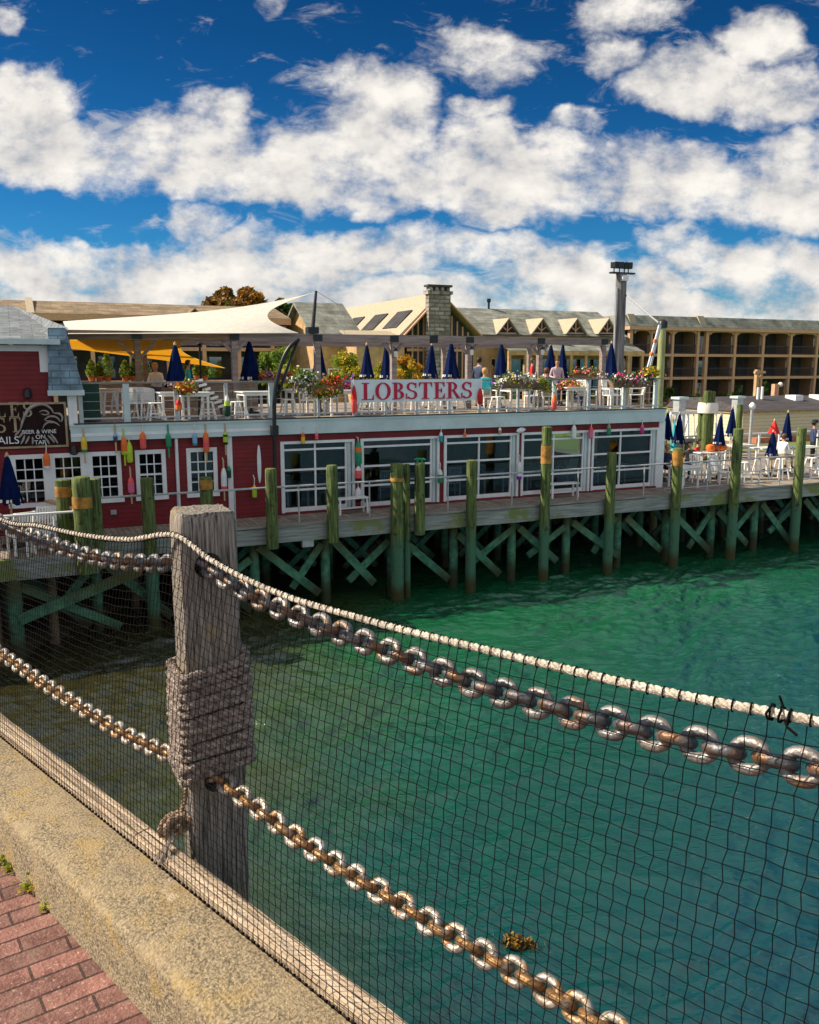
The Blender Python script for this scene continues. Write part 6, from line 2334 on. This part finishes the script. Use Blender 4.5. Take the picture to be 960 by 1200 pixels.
def build_lodge():
    d = 46.0
    t = thing('lodge', 'cream lodge with a steep skylit roof and glazed gable behind the deck', 'building', W(0, 0), TH)
    sp, zp = fx(513, 346, d)
    sl, zl = fx(470, 394, d)
    sr = sx(560, d, 394)
    zb = ZG
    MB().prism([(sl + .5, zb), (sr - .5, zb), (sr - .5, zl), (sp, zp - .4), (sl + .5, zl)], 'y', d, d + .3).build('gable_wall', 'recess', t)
    # ridge runs away from us; the left slope catches the sun
    D1 = d + 24
    mb = MB()
    for sg, se in ((-1, sl - .4), (1, sr + .4)):
        mb.add([(sp, d - .6, zp), (sp, D1, zp), (se, D1, zl - .3), (se, d - .6, zl - .3), (sp, d - .6, zp + .25), (sp, D1, zp + .25), (se - .1, D1, zl), (se - .1, d - .6, zl)],
               [(0, 1, 2, 3), (4, 5, 6, 7), (0, 3, 7, 4), (1, 5, 6, 2), (3, 2, 6, 7)])
    rf = mb.build('roof', 'cream', t)
    MB().box(sl, sl + .3, d + .3, D1 - .2, zb, zl - .3).build('side_wall', 'gold_wall', t)
    MB().box(sr - .3, sr, d + .3, D1 - .2, zb, zl - .3).build('side_wall', 'gold_wall', t)
    # skylights on the left slope
    u = (Vector((sl - .4, 0, zl - .3)) - Vector((sp, 0, zp)))
    nrm = Vector((u.z, 0, -u.x)).normalized()
    if nrm.z < 0:
        nrm = -nrm
    for (da, db) in ((1.7, 4.9), (7.2, 10.4), (13.2, 16.4)):
        a, b = .40, .80
        mb = MB()
        cs = []
        for (dd, f) in ((da, a), (db, a), (db, b), (da, b)):
            p = Vector((sp, d + dd, zp + .25)) + u * f
            cs.append(p)
        mb.add([c + nrm * .04 for c in cs] + [c + nrm * .16 for c in cs], [(0, 1, 2, 3), (7, 6, 5, 4), (0, 4, 5, 1), (1, 5, 6, 2), (2, 6, 7, 3), (3, 7, 4, 0)])
        mb.build('skylight', 'recess', t)
    # barge boards and gable timbers
    mb = MB()
    for se in (sl - .3, sr + .3):
        mb.bar((sp, d - .72, zp + .05), (se, d - .72, zl - .2), .12, .42, up=(0, 1, 0))
    mb.build('bargeboard', 'tan_frame', t)
    for i in range(1, 12):
        s = sl + .5 + (sr - sl - 1) * i / 12
        zt = zl + (zp - .4 - zl) * (1 - abs((s - sp) / ((sr - sl) / 2)))
        MB().box(s - .07, s + .07, d - .12, d - .002, zb, zt - .2).build('mullion', 'tan_frame', t)
    for z in (zl - .2, zb + 3.0, zb + 5.6):
        MB().box(sl + .5, sr - .5, d - .16, d - .122, z - .12, z + .12).build('transom', 'tan_frame', t)
    # chimney
    a, b = fx(501.5, 345, d - 1.2)[0], fx(527, 345, d - 1.2)[0]
    zc = px_z(513, 345, d - 1.2)
    ch = MB().box(a, b, d - 1.4, d - .75, zb, zc).build('chimney', 'stone', t)
    MB().box(a - .15, b + .15, d - 1.55, d - .6, zc + .001, zc + .28).build('coping', 'stone', ch)
    for k in range(4):
        s = a + .2 + (b - a - .4) * k / 3
        MB().box(s - .12, s + .12, d - 1.4, d - .75, zc + .282, zc + .62).build('cap_pillar', 'stone', ch)
    MB().box(a - .12, b + .12, d - 1.52, d - .63, zc + .622, zc + .80).build('cap_slab', 'tar', ch)
    # left block with its ridge along the front
    d2 = 47.5
    sA, sB = sx(344, d2 + 5, 360) + .2, sx(425, d2, 400)
    ze, zr = px_z(375, 392, d2), px_z(375, 358, d2 + 5)
    m2 = thing('lodge_wing', 'left lodge wing with grey shingled roof and sunlit cream walls', 'building', W(0, 0), TH)
    MB().prism([(d2, ZG), (d2 + 10, ZG), (d2 + 10, ze), (d2 + 5, zr), (d2, ze)], 'x', sA + .4, sB).build('wall', 'gold_wall', m2)
    mb = MB()
    for sg in (-1, 1):
        y0 = d2 - .7 if sg < 0 else d2 + 10.7
        mb.add([(sA - .2, d2 + 5, zr), (sB, d2 + 5, zr), (sB, y0, ze - .6), (sA - .2, y0, ze - .6), (sA - .2, d2 + 5, zr + .25), (sB, d2 + 5, zr + .25), (sB, y0, ze - .35), (sA - .2, y0, ze - .35)],
               [(0, 1, 2, 3), (4, 5, 6, 7), (0, 3, 7, 4), (1, 5, 6, 2), (3, 2, 6, 7)])
    mb.build('roof', 'hotel_roof_grey', m2)
    for i, x in enumerate((356, 372, 392, 410)):
        s = sx(x, d2, 420)
        w = MB().box(s - .6, s + .6, d2 - .1, d2 - .002, ZG + 2.2, ZG + 4.0).build('window', 'white', m2)
        MB().box(s - .5, s + .5, d2 - .14, d2 - .102, ZG + 2.3, ZG + 3.9).build('pane', 'dark_glass', w)
        MB().box(s - .49, s + .49, d2 - .1015, d2 - .101, ZG + 2.31, ZG + 3.89).build('blind', 'recess', w)
    # lower sunlit block between wing and lodge
    d3 = 44.0
    m3 = thing('lodge_annex', 'low golden annex wall under the skylit roof, left of the chimney', 'building', W(0, 0), TH)
    a, b = sx(418, d3, 420), sx(474, d3, 420)
    zt = px_z(446, 402, d3)
    MB().box(a, b, d3, d3 + 3.2, ZG, zt).build('wall', 'gold_wall', m3)
    MB().add([(a - .3, d3 - .4, zt), (b, d3 - .4, zt), (b, d3 + 3.2, zt + 1.0), (a - .3, d3 + 3.2, zt + 1.0), (a - .3, d3 - .4, zt + .15), (b, d3 - .4, zt + .15), (b, d3 + 3.2, zt + 1.15), (a - .3, d3 + 3.2, zt + 1.15)],
             [(3, 2, 1, 0), (4, 5, 6, 7), (0, 1, 5, 4), (1, 2, 6, 5), (3, 0, 4, 7), (2, 3, 7, 6)]).build('roof', 'cream', m3)
build_lodge()

def build_hotel_left():
    d = 53.0
    t = thing('hotel_block', 'long brown roofed hotel block with timber galleries behind the shade sails', 'building', W(0, 0), TH)
    s0, s1 = sx(-60, d, 380), sx(338, d, 380)
    ze = (px_z(60, 367, d - .8) + px_z(220, 370.5, d - .8)) / 2
    zr = (px_z(40, 352.5, d + 5) + px_z(250, 358, d + 5)) / 2
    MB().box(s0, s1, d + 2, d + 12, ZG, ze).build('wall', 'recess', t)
    MB().add([(s0, d - .8, ze), (s1, d - .8, ze), (s1, d + 5, zr), (s0, d + 5, zr), (s0, d + 12, ze), (s1, d + 12, ze)],
             [(0, 1, 2, 3), (3, 2, 5, 4), (0, 3, 4), (1, 5, 2), (0, 4, 5, 1)]).build('roof', 'hotel_roof', t)
    MB().box(s0, s1, d - .85, d - .5, ze - .55, ze - .02).build('eaves', 'tan_frame', t)
    MB().box(s0, s1, d - .2, d + 1.99, ZG + 5.5, ZG + 5.8).build('floor_slab', 'tan_frame', t)
    MB().box(s0, s1, d - .2, d + 1.99, ZG + 2.7, ZG + 3.0).build('floor_slab', 'tan_frame', t)
    MB().box(s0, s1, d - .1, d - .04, ZG + 6.6, ZG + 6.75).build('balcony_railing', 'tan_frame', t)
    s = s0 + 1.2
    while s < s1:
        MB().box(s - .16, s + .16, d - .25, d + .05, ZG, ze - .551).build('column', 'tan_frame', t)
        for z in (ZG + 3.1, ZG + 5.9):
            w = MB().box(s + .5, s + 2.0, d + 1.93, d + 1.998, z, z + 2.0).build('window', 'black_metal', t)
            MB().box(s + .6, s + 1.9, d + 1.9, d + 1.925, z + .1, z + 1.9).build('pane', 'dark_glass', w)
            if random.random() < .6:
                MB().box(s + .6 + random.random() * .5, s + 1.2 + random.random() * .6, d + 1.926, d + 1.9285, z + .1, z + 1.9).build('curtain', 'curtain', w)
        s += 3.05
    for x in (228, 262):
        dormer(t, sx(x, d - .5, 370), d - .5, px_z(x, 376, d - .5), px_z(x, 363, d - .5), 1.05, 'hotel_roof')
    s = sx(35, d, 355)
    MB().prism([(d - .9, ze), (d + 5, ze), (d + 5, zr + .25), (d + 4.7, zr + .25)], 'x', s - .28, s + .28).build('roof_divider', 'cream', t)
build_hotel_left()

def tree(name, label, s, d, zt, crown_w, crown_h, mats, n=3500, leaf=.16, group='trees round the hotel', trunk=.2, seed=1, lobes=9):
    rn = random.Random(seed)
    t = thing(name, label, 'tree', W(s, d, ZG), TH, group)
    h = zt - ZG
    tr = MB()
    base = max(.3, h - crown_h)
    tr.tube([(0, 0, -.1), (.05 * h * .1, .02, base * .6), (0, 0, base + crown_h * .35), (.1, 0, base + crown_h * .7)], [trunk, trunk * .8, trunk * .5, trunk * .2], 7)
    L = []
    for k in range(lobes):
        a = rn.random() * 6.28
        f = rn.random()
        z = base + crown_h * (.18 + .72 * f)
        rr = crown_w * .5 * (.30 + .45 * math.sin(math.pi * (.2 + .75 * f))) * rn.uniform(.6, 1.1)
        L.append(Vector((rr * math.cos(a), rr * math.sin(a), z)))
        tr.tube([(0, 0, base + crown_h * .15), L[-1] * .6 + Vector((0, 0, (base + crown_h * .2) * .4)), L[-1]], [trunk * .35, trunk * .2, .02], 5)
    tr.build('trunk', 'bark', t)
    mb = MB()
    big = 1.5 if 'shrub' in name else 1.0
    for k in range(n):
        c = L[k % lobes]
        lr = min(crown_w, crown_h) * rn.uniform(.14, .25) * big
        v = Vector((rn.gauss(0, 1), rn.gauss(0, 1), rn.gauss(0, .85)))
        v = v.normalized() * lr * (rn.random() ** .45)
        mb.leaf(c + v, leaf * rn.uniform(.6, 1.25), (k % lobes + (rn.random() < .3)) % len(mats))
    mb.build('crown', mats, t)
def build_trees():
    def T(x, yt, d, wpx, hpx, *a, **k):
        s, z = fx(x, yt, d)
        m = mpp(x, d)
        tree(a[0], a[1], s, d, z, wpx / m, hpx / m, a[2], **k)
    T(277, 339, 78, 78, 44, 'autumn_tree', 'rust brown autumn tree showing above the hotel roof behind the sail', ['leaf_brown', 'leaf_orange', 'leaf', 'leaf_brown'], n=7000, leaf=.34, seed=2, trunk=.4, lobes=22)
    T(330, 350, 62, 34, 55, 'autumn_tree', 'dark green and brown tree between the sail and the lodge wing', ['leaf_dark', 'leaf_brown', 'leaf'], n=2600, leaf=.28, seed=3, trunk=.35)
    T(617, 372, 90, 20, 18, 'autumn_tree', 'scrap of brown tree top beyond the dormers', ['leaf_brown', 'leaf'], n=500, leaf=.3, seed=13, trunk=.3)
    G = 'shrubs on the lawn behind the deck'
    T(328, 403, 30, 30, 48, 'yellow_shrub', 'lime green shrub behind the parasol left of the davit', ['leaf_lime', 'leaf', 'leaf_lime'], n=2200, leaf=.11, seed=4, trunk=.08, group=G)
    T(312, 412, 32, 22, 40, 'green_shrub', 'dark green shrub left of the lime one beyond the deck', ['leaf', 'leaf_lime'], n=1400, leaf=.11, seed=5, trunk=.08, group=G)
    T(405, 412, 28, 34, 44, 'yellow_shrub', 'yellow-green shrub beyond the rail above the red flowers', ['leaf_lime', 'leaf_gold', 'leaf_lime'], n=2200, leaf=.11, seed=6, trunk=.08, group=G)
    T(474, 414, 28, 26, 44, 'golden_shrub', 'golden orange shrub behind the middle of the banner', ['leaf_gold', 'leaf_orange', 'leaf_lime'], n=2200, leaf=.11, seed=7, trunk=.08, group=G)
    T(521, 417, 26, 8, 40, 'golden_shrub', 'narrow yellow shrub between the chimney and a parasol', ['leaf_gold', 'leaf_lime'], n=700, leaf=.10, seed=8, trunk=.06, group=G)
    T(250, 430, 24, 22, 44, 'green_shrub', 'green shrub seen under the tip of the yellow sail', ['leaf', 'leaf_lime'], n=1400, leaf=.10, seed=9, trunk=.06, group=G)
    T(444, 424, 30, 18, 40, 'yellow_shrub', 'thin yellow shrub between two parasols over the banner', ['leaf_gold', 'leaf_lime'], n=900, leaf=.11, seed=10, trunk=.06, group=G)
    T(416, 420, 27, 24, 44, 'yellow_shrub', 'gold and green shrub just above the small red flowers', ['leaf_gold', 'leaf_lime', 'leaf'], n=1500, leaf=.11, seed=31, trunk=.07, group=G)
    T(486, 421, 27, 18, 44, 'golden_shrub', 'orange shrub left of the leaning parasol by the chimney', ['leaf_orange', 'leaf_gold'], n=1200, leaf=.11, seed=32, trunk=.07, group=G)
    T(341, 416, 29, 20, 44, 'yellow_shrub', 'bright lime shrub behind the curve of the black davit', ['leaf_lime', 'leaf_gold'], n=1300, leaf=.11, seed=33, trunk=.07, group=G)
    for i, (x, yt, w, lab) in enumerate(((783, 454, 14, 'dark green bush at the foot of the hotel by the green piling'), (865, 448, 12, 'upright green bush before the hotel left of the timber post'), (898, 446, 10, 'narrow dark bush beside the timber lamp post'), (812, 461, 26, 'low green hedge in front of the hotel balconies'), (850, 462, 22, 'low hedge left of the cream shed'))):
        T(x, yt, 49, w, 20 if i < 3 else 10, 'bush', lab, ['leaf_dark', 'leaf'], n=700, leaf=.14, seed=20 + i, trunk=.06, group='bushes at the hotel foot')
build_trees()

def build_right_side():
    # tall old pole with a fish-hawk platform
    d = 8.9
    s, zt = fx(728.5, 321, d)
    t = thing('tall_pole', 'tall weathered pole with floodlights on a crossarm behind the roof deck', 'pole', W(s, d, 2.25), TH)
    h = zt - 2.25
    r = 6.6 / mpp(728, d)
    MB().tube([(0, 0, 0), (0, 0, h * .5), (0, 0, h)], [r * 1.05, r, r * .93], 12).build('shaft', M('grey_pole', (.16, .155, .16), .85, var=.45, scale=5, stretch=(2, 2, .15), bump=.5), t, smooth=True)
    MB().tube([(-r * 1.15, -r * .3, 0), (-r * 1.15, -r * .3, h * .93)], r * .14, 8).build('conduit', 'grey_rail', t, smooth=True)
    MB().box(-r * 2.3, r * 2.6, -.12, .12, h + .002, h + .07).build('crossarm', 'black_metal', t)
    MB().box(-r * .6, r * .6, -r - .05, -r * .8, h - .32, h - .08).build('plate', 'white', t)
    for dx, a in ((-1.7, 20), (-.5, -10), (.6, 15), (1.5, -25)):
        mb = MB()
        mb.box(-.16, .16, -.16, .10, .16, .44).box(-.025, .025, -.025, .025, 0, .16)
        o = mb.build('floodlight', 'black_metal', t, loc=(dx * r * .95, 0, h + .071), rz=R(a), bevel=.02)
    MB().tube([P3(733, 345, d) - Vector((s, d, 2.25)), P3(757, 366, 5.5) - Vector((s, d, 2.25)), P3(773, 379, 3.0) - Vector((s, d, 2.25))], .035, 5).build('cable', 'grey_rail', t)
    # green piling by the corner with the boom
    d = 3.0
    s, zt = fx(777, 378, d)
    t = thing('corner_piling', 'tall pale green piling rising past the deck corner', 'piling', W(s, d, -1.2), TH)
    r = 4.6 / mpp(777, d)
    mb = MB().tube([(0, 0, 0), (0, 0, (zt + 1.2) * .5), (0, 0, zt + 1.2)], [r * 1.1, r, r * .9], 12)
    mb.build('shaft', M('pale_green_pile', (.22, .24, .10), .85, scale=5, col2=(.42, .44, .20), stretch=(2, 2, .2), bump=.4), t, smooth=True)
    MB().lathe([(r * 1.15, zt + 1.0), (r * 1.2, zt + 1.22), (r * .5, zt + 1.32)], 0, 0, 12).build('cap', 'black_metal', t, smooth=True)
    t = thing('boom', 'white and orange double boom leaning down from the pale green piling', 'boom', W(0, 0), TH)
    for off, m in ((0, 'white'), (.16, 'grey_rail')):
        a, b = P3(773 + off * 8, 381, 2.75 + off), P3(758 + off * 18, 436, 2.75 + off)
        MB().bar(a, b, .075, .05).build('spar', m, t)
    a, b = P3(773, 381, 2.7), P3(758, 436, 2.7)
    for f in (.34, .62, .93):
        c = a + (b - a) * f
        MB().bar(c - (b - a) * .035, c + (b - a) * .022, .12, .10).build('orange_band', 'orange', t)
    # white railed gangway
    t = thing('gangway', 'white railed gangway sloping behind the parasols right of the restaurant', 'gangway', W(0, 0), TH)
    d = 9.5
    a, b = P3(786, 484, d), P3(846, 484, d)
    a0, b0 = P3(786, 516, d), P3(846, 516, d)
    MB().bar(a, b, .10, .12).bar(a + Vector((0, 1.4, 0)), b + Vector((0, 1.4, 0)), .10, .12).build('handrail', 'white', t)
    MB().bar(a0, b0, .12, .20).build('stringer', 'grey_wood', t)
    MB().bar(a0 + Vector((0, .7, -.02)), b0 + Vector((0, .7, -.02)), 1.35, .06).build('deck', 'planks', t)
    n = 9
    for i in range(n + 1):
        p, q = a0 + (b0 - a0) * i / n, a + (b - a) * i / n
        MB().bar(p + Vector((0, 0, .1)), q - Vector((0, 0, .06)), .09 if i % 3 == 0 else .055).build('baluster', 'white', t)
    for i in range(0, n, 2):
        p, q = a0 + (b0 - a0) * i / n, a + (b - a) * (i + 1) / n
        MB().bar(p + Vector((0, -.06, .1)), q + Vector((0, -.06, -.06)), .05).build('diagonal', 'white', t)
    for f in (.05, .5, .95):
        p = a0 + (b0 - a0) * f + Vector((0, .7, -.05))
        MB().tube([(p.x, p.y, 2.32), p], .10, 8).build('support', 'grey_wood', t)
    # cluster of piles with a white wrap
    d = 6.3
    t = thing('dolphin', 'cluster of greenish mooring piles bound by a white wrap behind the gourd table', 'mooring cluster', W(sx(832, d, 490), d, -1), TH)
    m = mpp(832, d)
    for dx, dy, tp, top in ((-5.5, 0, -2, 458), (3.5, .1, 2.2, 459), (-1, .45, 0, 466), (9, .4, 4, 470)):
        z = px_z(832, top, d) + 1
        MB().tube([((dx - tp) / m * 1.25, dy, 0), ((dx) / m, dy, z)], [5.2 / m, 4.3 / m], 10).build('pile', 'pile', t, smooth=True)
    z0, z1 = px_z(832, 484, d) + 1, px_z(832, 472, d) + 1
    MB().lathe([(11.5 / m, z0), (11.8 / m, (z0 + z1) / 2), (11 / m, z1)], 0, .15, 16).build('wrap', 'white_cloth', t, smooth=True)
    # capped grey posts
    for i, (x, yt, w, lab) in enumerate(((797, 465, 17, 'grey capped pier post left of the mooring cluster'), (865, 464, 15, 'grey capped pier post right of the mooring cluster, by the shed'))):
        d = 10.5
        s, z = fx(x, yt, d)
        m = mpp(x, d)
        t = thing('capped_post', lab, 'post', W(s, d, 2.305), TH, 'capped posts behind the deck')
        h = z - 2.305
        MB().box(-w * .30 / m, w * .30 / m, -w * .30 / m, w * .30 / m, 0, h - .12).build('shaft', 'grey_rail', t)
        MB().box(-w * .42 / m, w * .42 / m, -w * .42 / m, w * .42 / m, h - .119, h).build('cap', 'fascia', t)
    # ochre pile next to the second capped post
    d = 7.0
    s, z = fx(867.5, 474, d)
    t = thing('back_piling', 'ochre piling standing behind the far parasol near the shed', 'piling', W(s, d, -1), TH)
    MB().tube([(0, 0, 0), (0, 0, z + 1)], .15, 10).build('shaft', 'pile', t, smooth=True)
    # lamp post
    d = 4.6
    s, z = fx(882, 474, d)
    t = thing('lamp_post', 'pale lamp post with a round head in front of the cream shed', 'lamp post', W(s, d, Z_DECK), TH)
    h = z - Z_DECK
    MB().tube([(0, 0, 0), (0, 0, h - .2)], .065, 8).build('pole', 'grey_rail', t, smooth=True)
    MB().lathe([(.07, h - .22), (.14, h - .14), (.15, h - .05), (.09, h + .05), (.02, h + .10)], 0, 0, 12).build('lamp_head', 'white', t, smooth=True)
    # cream shed with a dark roof
    d = 13.0
    t = thing('shed', 'long cream clapboard shed with a flat dark roof at the right', 'shed', W(0, 0), TH)
    s0, s1 = sx(870, d, 500), sx(1010, d, 500)
    zt = (px_z(890, 481, d) + px_z(950, 481, d)) / 2
    zr = (px_z(890, 464, d + 3) + px_z(950, 464.5, d + 3)) / 2
    MB().box(s0, s1, d, d + 6, 2.29, zt - .11).build('wall', 'shed', t)
    MB().box(s0 - .1, s1, d - .12, d + 6.1, zt - .108, zt + .02).build('fascia', 'pale_wood', t)
    MB().add([(s0 - .2, d - .3, zt + .022), (s1, d - .3, zt + .022), (s1, d + 3, zr), (s0 + .6, d + 3, zr), (s0 + .6, d + 6.2, zr - .1), (s1, d + 6.2, zr - .1), (s1, d + 6.2, zt + .022), (s0 - .2, d + 6.2, zt + .022)],
             [(0, 1, 2, 3), (3, 2, 5, 4), (0, 3, 4, 7), (1, 6, 5, 2), (4, 5, 6, 7), (0, 7, 6, 1)]).build('roof', 'tar', t)
    for x, yt in ((889, 454), (894, 453)):
        s, z = fx(x, yt, d + 2.4)
        MB().tube([(s, d + 2.4, zr - .5), (s, d + 2.4, z)], .08, 8).build('vent_pipe', 'white', t, smooth=True)
    for x, w in ((931, 17), (957, 10)):
        s, z = fx(x, 464, d + 2.2)
        MB().box(s - w / 2 / 26, s + w / 2 / 26, d + 1.8, d + 2.6, zr - .4, zr + .10).build('roof_hatch', 'white', t)
    mb = MB()
    MB().box(sx(880, d - .6, 520), s1, d - 1.0, d - .4, 2.3, px_z(920, 511, d - .6)).build('base_ledge', M('rust_brick_ledge', (.38, .15, .08), .85, var=.3), t)
    # timber post with bracket arm
    d = 20.0
    s, z = fx(887.5, 433, d)
    t = thing('timber_post', 'golden timber post with a bracket arm before the hotel', 'post', W(s, d, 2.3), TH)
    h = z - 2.3
    MB().box(-.11, .11, -.11, .11, 0, h).build('shaft', 'gold_wall', t)
    MB().box(-.22, .72, -.08, .08, h - .26, h - .10).build('arm', 'gold_wall', t)
    MB().bar((.12, 0, h - .72), (.52, 0, h - .28), .09, .08).build('strut', 'gold_wall', t)
    s, z = fx(909, 450, d)
    t = thing('garden_lamp', 'short tan bollard with a round white lamp above the shed roof', 'lamp', W(s, d, 2.3), TH)
    MB().box(-.20, .20, -.15, .15, 0, z - 2.3).build('bollard', 'tan_frame', t)
    MB().lathe([(.05, z - 2.5), (.16, z - 2.42), (.17, z - 2.3), (.10, z - 2.2), (.01, z - 2.17)], .36, -.1, 12).build('globe', 'white_cloth', t, smooth=True)
    # low white rail at the far side of the dining deck
    t = thing('far_railing', 'white railing along the far side of the dining deck', 'railing', W(0, 0), TH)
    d = 7.2
    a, b = sx(790, d, 520), sx(1000, d, 520)
    MB().box(a, b, d - .04, d + .04, 3.34, 3.40).build('top_rail', 'white', t)
    k = 9
    for i in range(k + 1):
        s = a + (b - a) * i / k
        MB().box(s - .04, s + .04, d - .035, d + .035, Z_DECK + .001, 3.339).build('rail_post', 'white', t)
build_right_side()
